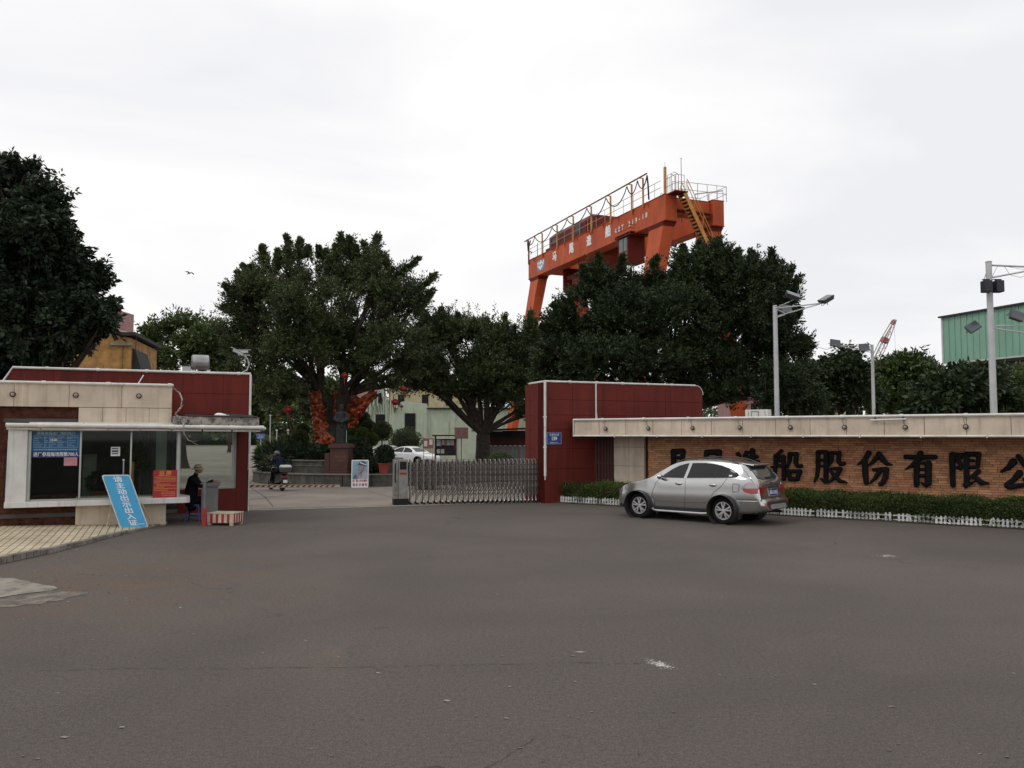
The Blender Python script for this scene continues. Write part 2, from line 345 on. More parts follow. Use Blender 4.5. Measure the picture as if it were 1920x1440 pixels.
# ------------------------------------------------------------------ ground
def asphalt():
    m = bpy.data.materials.new('asphalt'); m.use_nodes = True; t = m.node_tree; t.nodes.clear()
    def n(ty, **kw): return N(ty, t, **kw)
    def noise_(sc, det=5, ro=.6, src=None, dist=0):
        a = n('ShaderNodeTexNoise'); a.inputs['Scale'].default_value = sc; a.inputs['Detail'].default_value = det; a.inputs['Roughness'].default_value = ro; a.inputs['Distortion'].default_value = dist
        t.links.new(src or P, a.inputs[0]); return a.outputs[0]
    def mr(x, a, b, c=0, d=1):
        r = n('ShaderNodeMapRange'); r.inputs[1].default_value = a; r.inputs[2].default_value = b; r.inputs[3].default_value = c; r.inputs[4].default_value = d; t.links.new(x, r.inputs[0]); return r.outputs[0]
    def mix(f, a, col):
        x = n('ShaderNodeMix', data_type='RGBA'); x.inputs[7].default_value = (*col, 1); t.links.new(f, x.inputs[0]); t.links.new(a, x.inputs[6]); return x.outputs[2]
    out = n('ShaderNodeOutputMaterial'); b = n('ShaderNodeBsdfPrincipled'); t.links.new(b.outputs[0], out.inputs[0])
    tcn = n('ShaderNodeTexCoord'); P = tcn.outputs['Object']
    rp = n('ShaderNodeValToRGB'); rp.color_ramp.elements[0].position = .3; rp.color_ramp.elements[1].position = .7
    rp.color_ramp.elements[0].color = (.082, .069, .062, 1); rp.color_ramp.elements[1].color = (.110, .093, .082, 1)
    t.links.new(noise_(.22, 6, .55, dist=.6), rp.inputs[0]); c = rp.outputs[0]
    st = n('ShaderNodeMapping'); st.inputs['Rotation'].default_value = (0, 0, R(18)); st.inputs['Scale'].default_value = (.13, .55, 1); wv = n('ShaderNodeVectorMath', operation='MULTIPLY_ADD'); wn = n('ShaderNodeTexNoise'); wn.inputs['Scale'].default_value = .06; t.links.new(P, wn.inputs[0]); t.links.new(wn.outputs['Color'], wv.inputs[0]); wv.inputs[1].default_value = (14, 14, 0); t.links.new(P, wv.inputs[2]); t.links.new(wv.outputs[0], st.inputs[0])
    c = mix(mr(noise_(1.0, 5, .6, st.outputs[0]), .54, .80, 0, .42), c, (.064, .055, .050))          # worn tyre lanes
    c = mix(mr(noise_(.35, 5, .62, dist=1.2), .62, .76, 0, .35), c, (.150, .112, .084))             # brown dust
    c = mix(mr(noise_(1.6, 6, .7), .66, .73, 0, .5), c, (.055, .048, .044))
    dc = G(200, 1095); dn_ = n('ShaderNodeVectorMath', operation='DISTANCE'); dn_.inputs[1].default_value = (dc.x, dc.y, 0); t.links.new(P, dn_.inputs[0])
    dm = n('ShaderNodeMath', operation='MULTIPLY'); t.links.new(mr(dn_.outputs['Value'], .6, 4.2, 1, 0), dm.inputs[0]); t.links.new(mr(noise_(1.1, 6, .7), .38, .66, 0, .9), dm.inputs[1])
    c = mix(dm.outputs[0], c, (.125, .085, .058))                                                    # mud swept to the broken corner
    g = noise_(75, 3, .7); g2 = noise_(22, 4, .75)
    c2 = n('ShaderNodeVectorMath', operation='SCALE'); t.links.new(c, c2.inputs[0]); t.links.new(mr(g, .3, .7, .5, 1.55), c2.inputs['Scale'])
    c3 = n('ShaderNodeVectorMath', operation='SCALE'); t.links.new(c2.outputs[0], c3.inputs[0]); t.links.new(mr(g2, .3, .7, .74, 1.27), c3.inputs['Scale'])
    c = mix(mr(noise_(38, 2, .9), .73, .76, 0, .75), c3.outputs[0], (.25, .235, .21))                # pale chippings
    vo = n('ShaderNodeTexVoronoi', feature='DISTANCE_TO_EDGE'); vo.inputs['Scale'].default_value = .10
    nd = n('ShaderNodeVectorMath', operation='MULTIPLY_ADD'); nn = n('ShaderNodeTexNoise'); nn.inputs['Scale'].default_value = .9; nn.inputs['Detail'].default_value = 6
    t.links.new(P, nn.inputs[0]); t.links.new(nn.outputs['Color'], nd.inputs[0]); nd.inputs[1].default_value = (2, 2, 0); t.links.new(P, nd.inputs[2]); t.links.new(nd.outputs[0], vo.inputs[0])
    cm = n('ShaderNodeMath', operation='MULTIPLY'); t.links.new(mr(vo.outputs[0], .0008, .0022, 1, 0), cm.inputs[0]); t.links.new(mr(noise_(.3), .5, .6, 0, .75), cm.inputs[1])
    c = mix(cm.outputs[0], c, (.026, .023, .021))                                                     # hairline cracks
    t.links.new(c, b.inputs['Base Color']); b.inputs['Roughness'].default_value = .88; b.inputs['Specular IOR Level'].default_value = .3
    bp = n('ShaderNodeBump'); bp.inputs['Strength'].default_value = .9; bp.inputs['Distance'].default_value = .012; t.links.new(g, bp.inputs['Height']); t.links.new(bp.outputs[0], b.inputs['Normal'])
    return m
def paving():
    m = bpy.data.materials.new('paving'); m.use_nodes = True; t = m.node_tree; t.nodes.clear()
    def n(ty, **kw): return N(ty, t, **kw)
    out = n('ShaderNodeOutputMaterial'); b = n('ShaderNodeBsdfPrincipled'); t.links.new(b.outputs[0], out.inputs[0])
    tcn = n('ShaderNodeTexCoord'); mp_ = n('ShaderNodeMapping'); mp_.inputs['Rotation'].default_value = (0, 0, R(90)); t.links.new(tcn.outputs['Object'], mp_.inputs[0])
    br = n('ShaderNodeTexBrick'); br.offset = 0.0; br.inputs['Scale'].default_value = 1; br.inputs['Brick Width'].default_value = .45; br.inputs['Row Height'].default_value = .15
    br.inputs['Mortar Size'].default_value = .011; br.inputs['Mortar Smooth'].default_value = .2; br.inputs['Bias'].default_value = 0
    br.inputs['Color1'].default_value = (.52, .44, .31, 1); br.inputs['Color2'].default_value = (.45, .375, .255, 1); br.inputs['Mortar'].default_value = (.09, .07, .045, 1)
    t.links.new(mp_.outputs[0], br.inputs[0])
    a = n('ShaderNodeTexNoise'); a.inputs['Scale'].default_value = 1.3; a.inputs['Detail'].default_value = 7; t.links.new(tcn.outputs['Object'], a.inputs[0])
    r = n('ShaderNodeMapRange'); r.inputs[1].default_value = .3; r.inputs[2].default_value = .7; r.inputs[3].default_value = .75; r.inputs[4].default_value = 1.1; t.links.new(a.outputs[0], r.inputs[0])
    s = n('ShaderNodeVectorMath', operation='SCALE'); t.links.new(br.outputs[0], s.inputs[0]); t.links.new(r.outputs[0], s.inputs['Scale'])
    t.links.new(s.outputs[0], b.inputs['Base Color']); b.inputs['Roughness'].default_value = .8
    return m
M['asphalt'] = asphalt(); M['paving'] = paving()
M['concrete'] = mat('road_concrete', (.235, .20, .168), .85, var=.14, vs=.35, bump=.3, bs=40, dirt=((.10, .085, .072), 1.4, .55, .75))
M['concpale'] = mat('pale_concrete', (.27, .245, .205), .9, var=.16, vs=1.5, bump=.4, bs=20, dirt=((.10, .085, .07), 3.5, .5, .66))
M['kerb'] = mat('kerb_stone', (.22, .20, .175), .85, var=.2, vs=3, bump=.4, bs=20, dirt=((.07, .06, .05), 4, .5, .65))
M['track'] = mat('track_strip', (.30, .27, .22), .85, var=.15, vs=4)

g = MB(); g.add([(-700, -300, 0), (700, -300, 0), (700, 1500, 0), (-700, 1500, 0)], [(0,1,2,3)])
tag(obj('road', g, M['asphalt'], fix=False), kind='structure')

BD = (0.92, 0.391); B0 = Vector((-9.08, 21.7, 0)); BF = Frame(B0, BD)      # the guardhouse line
gA = G(463, 958); gB = G(1015, 941.5)
gdir = (gB - gA).normalized(); gn = Vector((-gdir.y, gdir.x, 0))
def sheet(name, pts, z, m, kind='structure'):
    k = MB(); k.add([(p[0], p[1], z) for p in pts], [tuple(range(len(pts)))])
    return tag(obj(name, k, m, fix=False), kind=kind)
sheet('yard_pavement', [gA - gdir * 60, gA, gB, gB + gdir * 80, (200, 420), (-200, 420)], .004, M['concrete'])
k = MB(); a, b_ = gA - gdir * .0, gB
k.add([(a.x, a.y, .009), (b_.x, b_.y, .009), (b_.x + gn.x*.35, b_.y + gn.y*.35, .009), (a.x + gn.x*.35, a.y + gn.y*.35, .009)], [(0,1,2,3)])
tag(obj('gate_track', k, M['track'], fix=False), kind='structure')
k = MB(); a2, b2 = a + gn*.40, b_ + gn*.40
k.add([(a2.x, a2.y, .009), (b2.x, b2.y, .009), (b2.x + gn.x*.07, b2.y + gn.y*.07, .009), (a2.x + gn.x*.07, a2.y + gn.y*.07, .009)], [(0,1,2,3)])
tag(obj('track_groove', k, M['dark'], fix=False), kind='structure')
k = MB()
for q0, q1 in (((497, 932), (512, 950)), ((470, 915), (498, 933)), ((560, 925), (735, 921)), ((690, 921), (735, 933)), ((465, 938), (560, 925))):
    p, q = G(*q0), G(*q1); d_ = (q - p).normalized(); s_ = Vector((-d_.y, d_.x, 0)) * .018
    k.add([p + s_, p - s_, q - s_, q + s_], [(0,1,2,3)])
for v in range(len(k.v)): k.v[v] = (k.v[v][0], k.v[v][1], .008)
tag(obj('pavement_joints', k, mat('joint', (.06, .05, .045), .9), fix=False), kind='structure')
def rough(P, k=5, a=.035):
    out = []
    for i in range(len(P)):
        p, q = P[i], P[(i+1) % len(P)]; L_ = (q-p).length; d_ = (q-p).normalized(); s_ = Vector((-d_.y, d_.x, 0)); m_ = max(1, int(L_/.12)) if L_ < 8 else 1
        for j in range(m_): out.append(p.lerp(q, j/m_) + (s_*random.gauss(0, a) if j else Vector((0,0,0))))
    return out
sheet('concrete_patch', rough([G(*p) for p in [(-400, 1110), (-200, 1083), (0, 1083), (30, 1086), (66, 1094), (106, 1102), (108, 1104), (60, 1112), (0, 1121), (-300, 1160)][::-1]]), .008, M['concpale'])
sheet('worn_patch', rough([G(*p) for p in [(-300, 1166), (0, 1124), (58, 1115), (112, 1107), (135, 1110), (165, 1112), (140, 1118), (118, 1126), (72, 1134), (30, 1138), (0, 1139), (-300, 1180)][::-1]], a=.05), .005, mat('worn_concrete', (.21, .18, .145), .9, var=.25, vs=3, dirt=((.075, .064, .056), 4, .42, .58)))

k = MB()
for pa, pb_, ww in (((60, 1258), (1230, 1243), .0055), ((285, 1197), (400, 1170), .006), ((1000, 1146), (1160, 1141), .006), ((700, 1180), (740, 1176), .006)):
    p, q = G(*pa), G(*pb_); n_ = int((q-p).length/.06); pr = None; off = 0
    for i in range(n_+1):
        off = off*.9 + random.gauss(0, .009); c_ = p.lerp(q, i/n_) + Vector((0, off, .0042)); w_ = ww*random.uniform(.1, 1.1)
        if pr is not None and random.random() < .72: k.add([pr[0] + Vector((0, pr[1], 0)), pr[0] - Vector((0, pr[1], 0)), c_ - Vector((0, w_, 0)), c_ + Vector((0, w_, 0))], [(0,1,2,3)])
        pr = (c_, w_)
tag(obj('road_cracks', k, mat('crack_dark', (.045, .039, .035), .95), fix=False), kind='structure')
# sidewalk in front of the guardhouse, tilting down to the gate corner
kp = [(-420, 1130), (-200, 1093), (-90, 1075), (0, 1058), (50, 1047.5), (100, 1037), (150, 1024), (200, 1010), (250, 998), (285, 990), (306, 983.5), (313, 979)]
kg = [G(*p) for p in kp]
def zs(p):
    t = (Vector((p[0], p[1], 0)) - B0).dot(BF.d); return max(.025, min(.14, .03 - t * .034))
L0 = BF.w(-14, -.02); L1 = BF.w(.12, -.02)
top = [(p.x, p.y) for p in kg]; inner = [(lambda q: (q.x, q.y))(L0.lerp(L1, i / (len(top) - 1))) for i in range(len(top))]
INV = BF.M.inverted()
sw = MB(); vs = []
for (p, q) in zip(top, inner):
    for s_ in (0, .5, 1):
        x, y = p[0] + (q[0]-p[0])*s_, p[1] + (q[1]-p[1])*s_
        l = INV @ Vector((x, y, zs((x, y)))); vs.append(tuple(l))
n_ = len(top); sw.add(vs, [(3*i+j, 3*i+j+1, 3*i+j+4, 3*i+j+3)[::-1] for i in range(n_-1) for j in (0, 1)])
o = obj('sidewalk', sw, M['paving'], fix=False); o.matrix_world = BF.M; tag(o, kind='structure')
for p in o.data.polygons:
    if p.normal.z < 0: p.flip()
kb = MB()
dense = []
for i in range(len(kg) - 1):
    for j in range(4): dense.append(kg[i].lerp(kg[i+1], j/4))
dense.append(kg[-1])
for i in range(len(dense) - 1):
    p, q = dense[i], dense[i+1]; d_ = (q-p).normalized(); s_ = Vector((-d_.y, d_.x, 0)) * .13
    e_ = d_ * .006
    kb.hexa([p+e_, q-e_, q-e_+s_, p+e_+s_], [v + Vector((0,0,zs(v)+.012)) for v in (p+e_, q-e_, q-e_+s_, p+e_+s_)])
tag(obj('kerb', kb, M['kerb'], bevel=.012), kind='structure')

# ------------------------------------------------------------------ leaf builders
def leaf_mesh(name, P, Dv, L, W, m, parent=None, fold=.18):
    n = len(P); P = np.asarray(P, float); Dv = np.asarray(Dv, float); Dv /= np.linalg.norm(Dv, axis=1)[:, None] + 1e-9
    rv = RNG.normal(size=(n, 3)); S = np.cross(Dv, rv); S /= np.linalg.norm(S, axis=1)[:, None] + 1e-9
    Nn = np.cross(S, Dv); L = np.broadcast_to(L, n)[:, None]; W = np.broadcast_to(W, n)[:, None]
    V = np.empty((n, 4, 3)); V[:, 0] = P; V[:, 1] = P + Dv*L*.45 + S*W*.5 + Nn*W*fold; V[:, 2] = P + Dv*L; V[:, 3] = P + Dv*L*.45 - S*W*.5 + Nn*W*fold
    me = bpy.data.meshes.new(name); me.vertices.add(4*n); me.vertices.foreach_set('co', V.reshape(-1).astype(np.float32))
    me.loops.add(4*n); me.loops.foreach_set('vertex_index', np.arange(4*n, dtype=np.int32))
    me.polygons.add(n); me.polygons.foreach_set('loop_start', np.arange(0, 4*n, 4, dtype=np.int32))
    try: me.polygons.foreach_set('loop_total', np.full(n, 4, dtype=np.int32))
    except Exception: pass
    me.update(calc_edges=True); me.validate()
    return mesh_obj(name, me, m, parent)
def unit(n):
    v = RNG.normal(size=(n, 3)); return v / np.linalg.norm(v, axis=1)[:, None]
def hedge_leaves(x0, x1, y0, y1, z0, z1, n, rough=.05):
    """leaf roots over the outside of a clipped block"""
    A = [( (x1-x0)*(z1-z0), 'f'), ((x1-x0)*(y1-y0), 't'), ((y1-y0)*(z1-z0), 'l'), ((y1-y0)*(z1-z0), 'r')]
    tot = sum(a for a, _ in A); P = []; Dv = []
    for a, k in A:
        m_ = int(n*a/tot); u, v = RNG.random(m_), RNG.random(m_)
        if k == 'f': p = np.stack([x0+(x1-x0)*u, np.full(m_, y0), z0+(z1-z0)*v], 1); d = np.array([0,-1,.35])
        if k == 't': p = np.stack([x0+(x1-x0)*u, y0+(y1-y0)*v, np.full(m_, z1)], 1); d = np.array([0,-.2,1])
        if k == 'l': p = np.stack([np.full(m_, x0), y0+(y1-y0)*u, z0+(z1-z0)*v], 1); d = np.array([-1,0,.3])
        if k == 'r': p = np.stack([np.full(m_, x1), y0+(y1-y0)*u, z0+(z1-z0)*v], 1); d = np.array([1,0,.3])
        bump = np.array([noise.noise(Vector((q[0]*1.6, q[1]*1.6, q[2]*2.2))) for q in p])[:, None]
        P.append(p + d*bump*.13 + RNG.normal(size=p.shape)*rough); Dv.append(d + RNG.normal(size=p.shape)*.75)
    return np.concatenate(P), np.concatenate(Dv)

# ------------------------------------------------------------------ right-hand side: red pylon and name wall
pc = G(1022, 944); PY = Frame(pc, (0.896, 0.443))
WF = Frame(G(1024, 941.5), (0.809, -0.588))
pz = PY.at(1022, 716.5)[1]
xr = PY.at(1317, 740)[0]; lf = D(992, 720, 29.95); 
pyl = fthing('gate_pylon', 'tall dark red wall with white piped edge and rounded far corner beside the sliding gate', 'wall', PY)
Li = PY.M.inverted() @ Vector((lf.x, lf.y, 0))
b = MB(); rr = .35; zr = PY.at(1305, 725.5)[1] + .02
outl = [(0, 0), (xr, 0), (xr, zr - rr*1.05)] + [(xr - rr + rr*math.cos(a), zr - rr + rr*math.sin(a)) for a in [math.pi/2*i/6 for i in range(1, 7)]] + [(0, pz)]
b.prism(outl, 0, .5)
b.slab([(0, 0), (0, .5), (Li.x + .1, Li.y + .5), (Li.x, Li.y)], 0, pz - .002)
obj('wall', b, M['red'], pyl, bevel=.015)
b = MB()       # panel joints
for py_ in (749, 778, 806, 842, 880): 
    z = PY.at(1022, py_)[1]; b.box(.04, xr - .004, -.004, .002, z, z + .014)
    b.bar((0 - .003, -.003, z+.007), (Li.x*.98-.003, Li.y*.98-.003, z+.007), .01, .014)
for x in (1.1, 2.35, 3.7, 5.1): b.box(x, x + .012, -.003, .002, .5, zr - .1)
M['redjoint'] = mat('red_joint', (.066,.012,.010), .8, spec=.1)
obj('joint_lines', b, M['redjoint'], pyl)
b = MB(); b.tube([(Li.x, Li.y, pz + .03), (0, -.01, pz + .03), (xr - rr, -.01, zr + .03)] , .035, 8)
b.tube([(xr - rr, -.01, zr + .03)] + [(xr - rr + rr*math.sin(a)+.02, -.01, zr - rr + rr*math.cos(a)+.03) for a in [math.pi/2*i/5 for i in range(1, 6)]], .018, 6)
for x in (1.0, 2.1, 3.2, 4.3, 5.4): b.tube([(x-.05, -.01, pz + .03 + (zr-pz)*x/xr), (x+.05, -.01, pz + .03 + (zr-pz)*x/xr)], .05, 8)
obj('coping_pipe', b, M['trim'], pyl, smooth=True)
b = MB(); z0 = PY.at(1022, 893)[1]; b.tube([(-.02, -.05, z0), (-.02, -.05, pz)], .045, 8)
for q in (.3, .62): b.box(-.07, .03, -.08, 0, z0 + (pz-z0)*q, z0 + (pz-z0)*q + .05)
b.tube([(-.02, -.05, z0), (-.03, -.06, z0-.12)], .02, 6)
obj('corner_pipe', b, M['trim'], pyl, smooth=True)
x1 = PY.at(1116, 720)[0]; b = MB(); b.tube([(x1, -.04, 2.8), (x1, -.04, pz)], .03, 8); b.tube([(x1+.06, -.04, 2.8), (x1+.03, -.04, pz-1.0)], .012, 6)
obj('down_pipe', b, M['trim'], pyl, smooth=True)
for i in range(13):
    x = .15 + i * .5
    if x > xr - .4: break
    b = MB(); zt = pz + (zr-pz)*x/xr; b.tube([(x, .2, zt), (x+random.uniform(-.02,.02), .2, zt + random.uniform(.16,.24))], .007, 5); obj('spike', b, M['spike'], pyl)

def atW(px, py, y=0): return WF.at(px, py, y)
XE = 17.5                                   # the wall goes on past the right edge of the picture
nw = fthing('name_wall', 'long split stone wall under a cream concrete band, right of the red pylon', 'wall', WF)
bx0 = atW(1076, 800, .2)[0]; z_bt = .5*(atW(1500, 783, .2)[1] + atW(1900, 779, .2)[1]); z_bb = 2.31
BW = 1.3
# cream band made of slabs with open joints
b = MB(); x = bx0; i = 0
bk = MB(); bk.box(bx0 + .03, XE, .235, 1.2, z_bb + .03, z_bt - .03)
while x < XE:
    wd = 1.0; b.box(x + .006, min(x + wd, XE) - .006, .2 + random.uniform(-.004, .004), .34, z_bb + .01, z_bt - .02); x += wd; i += 1
b.box(bx0 + .004, bx0 + .05, .345, 1.2, z_bb + .012, z_bt - .022)
obj('cream_band', b, M['cream'], nw, bevel=.006); obj('band_backing', bk, M['creamdark'], nw)
b = MB()
for z, r_ in ((z_bt + .02, .036), (z_bb, .030)):
    b.tube([(bx0, .17, z), (XE, .17, z)], r_, 8)
b.tube([(bx0, .17, z_bt + .02), (bx0, .17, z_bb - .03)], .022, 8); b.tube([(bx0, .17, z_bt+.02), (bx0, 1.2, z_bt+.02)], .03, 8)
for xx in np.arange(bx0 + 1.1, XE, 1.55):
    b.tube([(xx, .17, z_bt+.02), (xx+.09, .17, z_bt+.02)], .05, 8); b.box(xx+.5, xx+.53, .13, .2, z_bb-.045, z_bb+.05)
obj('tube_trim', b, M['trim'], nw, smooth=True)
b = MB(); b.box(bx0 + .1, XE, .3, 1.5, z_bt - .02, z_bt + .02); obj('band_top', b, M['slabc'], nw)
px0, px1 = atW(1151, 870, 1.15)[0], atW(1208, 870, 1.15)[0]
b = MB(); h3 = (z_bb) / 3.6
for kx in range(2):
    for kz in range(4):
        a_, c_ = px0 + (px1-px0)*kx/2, px0 + (px1-px0)*(kx+1)/2
        b.box(a_+.005, c_-.005, 1.15, 1.30, kz*h3 + .005, min((kz+1)*h3, z_bb) - .005)
obj('cream_pillar', b, M['cream'], nw, bevel=.005)
b = MB(); b.box(px0+.01, px1-.01, 1.165, 1.5, 0, z_bb-.01); obj('pillar_core', b, M['creamdark'], nw)
rx0 = atW(1112, 870, 1.3)[0] - .3
b = MB(); b.box(rx0, px0 - .01, 1.32, 1.45, 0, z_bb - .01)
obj('recess_panel', b, M['red'], nw)
b = MB(); xx = rx0 + .25
while xx < px0 - .12: b.box(xx, xx+.10, 1.29, 1.32, .05, z_bb - .05); xx += .125
b.box(rx0+.2, px0-.02, 1.275, 1.29, 1.3, 1.38)
obj('slatted_door', b, M['dkpanel'], nw)
# split stone courses
b = MB(); bx = px1 + .08; H = z_bb - .01; rows = 34; rh = H / rows
for r_ in range(rows):
    if (r_+1)*rh < .25: continue
    x = bx - random.uniform(0, .25)
    while x < XE:
        ln = random.uniform(.17, .34); a_ = max(x, bx)
        if x + ln > bx + .02:
            d_ = random.uniform(0, .038); zz = r_*rh
            b.box(a_ + .004, min(x + ln, XE) - .004, BW - .01 - d_, BW + .03, zz + .004, zz + rh - .004 + random.uniform(-.002, .001))
        x += ln
obj('split_stone', b, M['brick'], nw, bevel=.006, seg=1)
b = MB(); b.box(bx - .05, XE, BW + .005, BW + .4, 0, H); obj('wall_core', b, M['mortar'], nw)
b = MB(); b.box(bx-.075, bx-.002, BW-.05, BW+.2, 0, H); obj('brown_return', b, M['dkbrick'], nw)
for i in range(34):
    x = bx0 + .35 + i*.52
    if x > XE: break
    b = MB(); b.tube([(x, .5, z_bt), (x + random.uniform(-.02,.02), .5, z_bt + random.uniform(.17, .26))], .007, 5); obj('spike', b, M['spike'], nw)

# round lamps on the band, each a thing
M['lamplens'] = mat('lamp_glass', (.30, .26, .20), .4)
def wall_lamp(fr, x, y, z, label, grp, cable=True):
    t = thing('wall_lamp', label, 'lamp', fr.w(x, y, z), fr.rz, grp)
    b = MB(); b.lathe([(.0, -.02), (.060, -.02), (.068, 0), (.068, .03), (.0, .03)][::-1], 18, (0, 0, 0), 'Y'); obj('housing', b, M['spike'], t, smooth=True)
    b = MB(); b.lathe([(.0, -.044), (.022, -.041), (.038, -.032), (.044, -.02)], 18, (0, 0, 0), 'Y'); obj('lens', b, M['lamplens'], t, smooth=True)
    if cable:
        b = MB(); b.tube([(-.02, 0, .07), (-.045, .0, .16), (-.03, .0, .27)], .006, 5); obj('cable', b, M['dkgrey'], t)
    return t
gl = ['round bulkhead lamp on the cream band nearest the red pylon', 'round lamp on the cream band above the gap left of the pillar', 'round lamp on the cream band above the pillar edge and first stones',
      'round lamp on the cream band above the roof of the silver car', 'round lamp on the cream band above the rear window of the car', 'round lamp on the cream band above the third carved character in clear view',
      'round lamp on the cream band just right of the small lean pipe bracket', 'round lamp on the cream band nearest the right edge of the picture', 'round lamp far along the cream band']
for (px, py), lb in zip([(1135, 804), (1215, 803), (1298, 802.5), (1386.5, 801.5), (1481.5, 801.5), (1583, 801), (1697, 801), (1810.5, 800)], gl):
    x, z = atW(px, py, .16); wall_lamp(WF, x, .16, z, lb, 'round lamps on the cream band')

# carved characters standing off the stone
sg = fthing('wall_lettering', 'row of big black characters fixed to the split stone wall behind the silver car', 'sign', WF)
Z1, Z2, Z3, Z4 = (1420, 835, 7.056), (1600, 835, 7.056), (1760, 840, 7.9375), (1250, 835, 7.056)
BR = [
 (Z4, [[(90,80,24),(210,80,28)],[(85,80,26),(90,220,24),(90,330,24)],[(215,85,24),(205,180,24)],[(90,165,16),(220,160,16)],[(90,250,14),(210,250,14)],[(90,330,22),(260,330,24),(255,450,24),(200,490,12)],[(60,410,12),(230,400,12)]]),
 (Z4, [[(530,90,26),(690,90,30)],[(525,90,26),(520,300,24),(480,480,8)],[(690,95,26),(690,165,22)],[(530,165,16),(690,165,18)],[(560,250,16),(700,240,16)],[(560,320,16),(720,310,16)],[(640,190,18),(640,450,24),(760,450,22),(770,400,8)]]),
 (Z4, [[(940,115,22),(968,140,12)],[(1055,95,22),(1020,155,14)],[(1130,72,28),(1140,230,24)],[(1030,160,16),(1190,150,18)],[(1040,225,16),(1210,215,16)],[(1075,285,18),(1175,285,18),(1165,370,18),(1085,370,18),(1075,285,16)],[(955,240,20),(985,400,20)],[(935,450,14),(1000,415,18),(1090,450,18),(1235,475,24)]]),
 (Z1, [[(315,75,20),(255,125,12),(222,138,7)],[(240,145,22),(240,260,21),(225,380,18),(190,470,6)],[(240,142,16),(350,150,18)],[(345,152,20),(350,440,21),(320,460,8)],[(272,192,11),(300,208,12)],[(270,255,11),(302,268,12)],[(185,285,9),(360,272,14),(400,258,6)],[(428,112,22),(425,200,21),(395,295,7)],[(425,112,16),(520,118,20)],[(515,120,24),(508,235,22),(535,272,20),(578,272,19)],[(410,342,24),(432,440,20)],[(410,342,16),(560,342,20)],[(560,348,24),(528,440,21)],[(430,445,20),(530,448,19)]]),
 (Z1, [[(802,92,23),(802,280,22),(790,400,19),(752,488,5)],[(800,86,15),(905,86,20)],[(908,92,25),(906,470,24),(890,488,14)],[(890,490,11),(838,440,5)],[(820,192,11),(890,192,11)],[(820,272,11),(890,272,11)],[(982,102,21),(978,200,20),(948,270,6)],[(980,98,15),(1085,98,18)],[(1080,102,25),(1074,210,22),(1102,248,20),(1145,240,20)],[(950,305,7),(1080,305,17),(1095,312,21)],[(1095,315,22),(1050,400,22),(980,462,15),(922,497,5)],[(962,322,11),(1010,400,16),(1090,470,20),(1178,492,6)]]),
 (Z2, [[(200,105,30),(150,190,23),(58,254,5)],[(148,212,30),(158,380,31),(170,492,26)],[(300,168,27),(260,218,20),(202,266,5)],[(335,115,29),(400,200,29),(442,245,19),(512,260,5)],[(262,318,13),(330,322,22),(430,320,28)],[(435,325,29),(425,420,29),(392,490,28),(358,520,19),(340,500,8)],[(348,338,22),(300,420,22),(220,504,5)]]),
 (Z2, [[(692,152,25),(880,158,24),(1082,155,25)],[(885,108,32),(855,190,30),(780,260,19),(694,316,5)],[(842,222,32),(835,400,31),(835,522,28)],[(840,235,15),(1000,232,18)],[(990,246,38),(990,500,36),(962,535,19)],[(955,535,13),(893,488,4)],[(880,320,16),(960,316,13)],[(880,402,18),(960,397,13)]]),
 (Z3, [[(198,102,37),(205,400,34),(212,552,32)],[(198,95,25),(340,105,28)],[(335,115,26),(280,182,24),(325,240,26),(322,300,28),(250,282,6)],[(415,100,37),(415,540,32),(400,568,24)],[(365,542,9),(400,570,19)],[(415,90,25),(600,95,30)],[(595,100,31),(580,270,26)],[(440,192,14),(520,190,14)],[(430,286,19),(585,280,20)],[(592,350,29),(530,402,26),(466,432,9)],[(470,422,13),(560,450,26),(640,520,33),(748,526,5)],[(420,562,21),(480,530,16),(540,492,5)]]),
 (Z3, [[(1110,210,48),(1040,290,33),(932,352,12)],[(1180,120,27),(1260,220,33),(1330,300,34),(1420,350,9)],[(1200,380,47),(1120,470,35),(1010,552,31)],[(1020,560,34),(1070,580,30),(1200,560,26),(1300,545,24)],[(1270,460,20),(1360,560,34),(1390,590,26)]])]
def capsule2(a, c_, k):
    (x0, y0, r0), (x1, y1, r1) = a, c_; an = math.atan2(y1-y0, x1-x0); P = []
    for i in range(9): t_ = an + math.pi/2 + math.pi*i/8; P.append((x0 + (r0*1.16 + 4)*k*math.cos(t_), y0 + (r0*1.16 + 4)*k*math.sin(t_)))
    for i in range(9): t_ = an - math.pi/2 + math.pi*i/8; P.append((x1 + (r1*1.16 + 4)*k*math.cos(t_), y1 + (r1*1.16 + 4)*k*math.sin(t_)))
    return P
for (ox, oy, sc0), strokes in BR:
    b = MB(); ctr = 0; yb_ = BW - .045
    for st_ in strokes:
        for i in range(len(st_)-1):
            ctr += 1; e_ = ctr*.0007; rings = []
            for k_, yy in ((1.0, yb_), (1.0, yb_ - .05 - e_), (.86, yb_ - .068 - e_), (.5, yb_ - .078 - e_)):
                rings.append([(lambda q: (q[0], yy, q[1]))(atW(ox + x/sc0, oy + y/sc0, yb_ - .04)) for x, y in capsule2(st_[i], st_[i+1], k_)])
            n_ = len(rings[0]); vs = [v for r_ in rings for v in r_]; fs = [tuple(range(n_)), tuple(range(3*n_, 4*n_))[::-1]]
            for r_ in range(3): fs += [(r_*n_+m_, r_*n_+(m_+1) % n_, (r_+1)*n_+(m_+1) % n_, (r_+1)*n_+m_) for m_ in range(n_)]
            b.add(vs, fs)
    obj('character', b, M['letter'], sg, smooth=True)
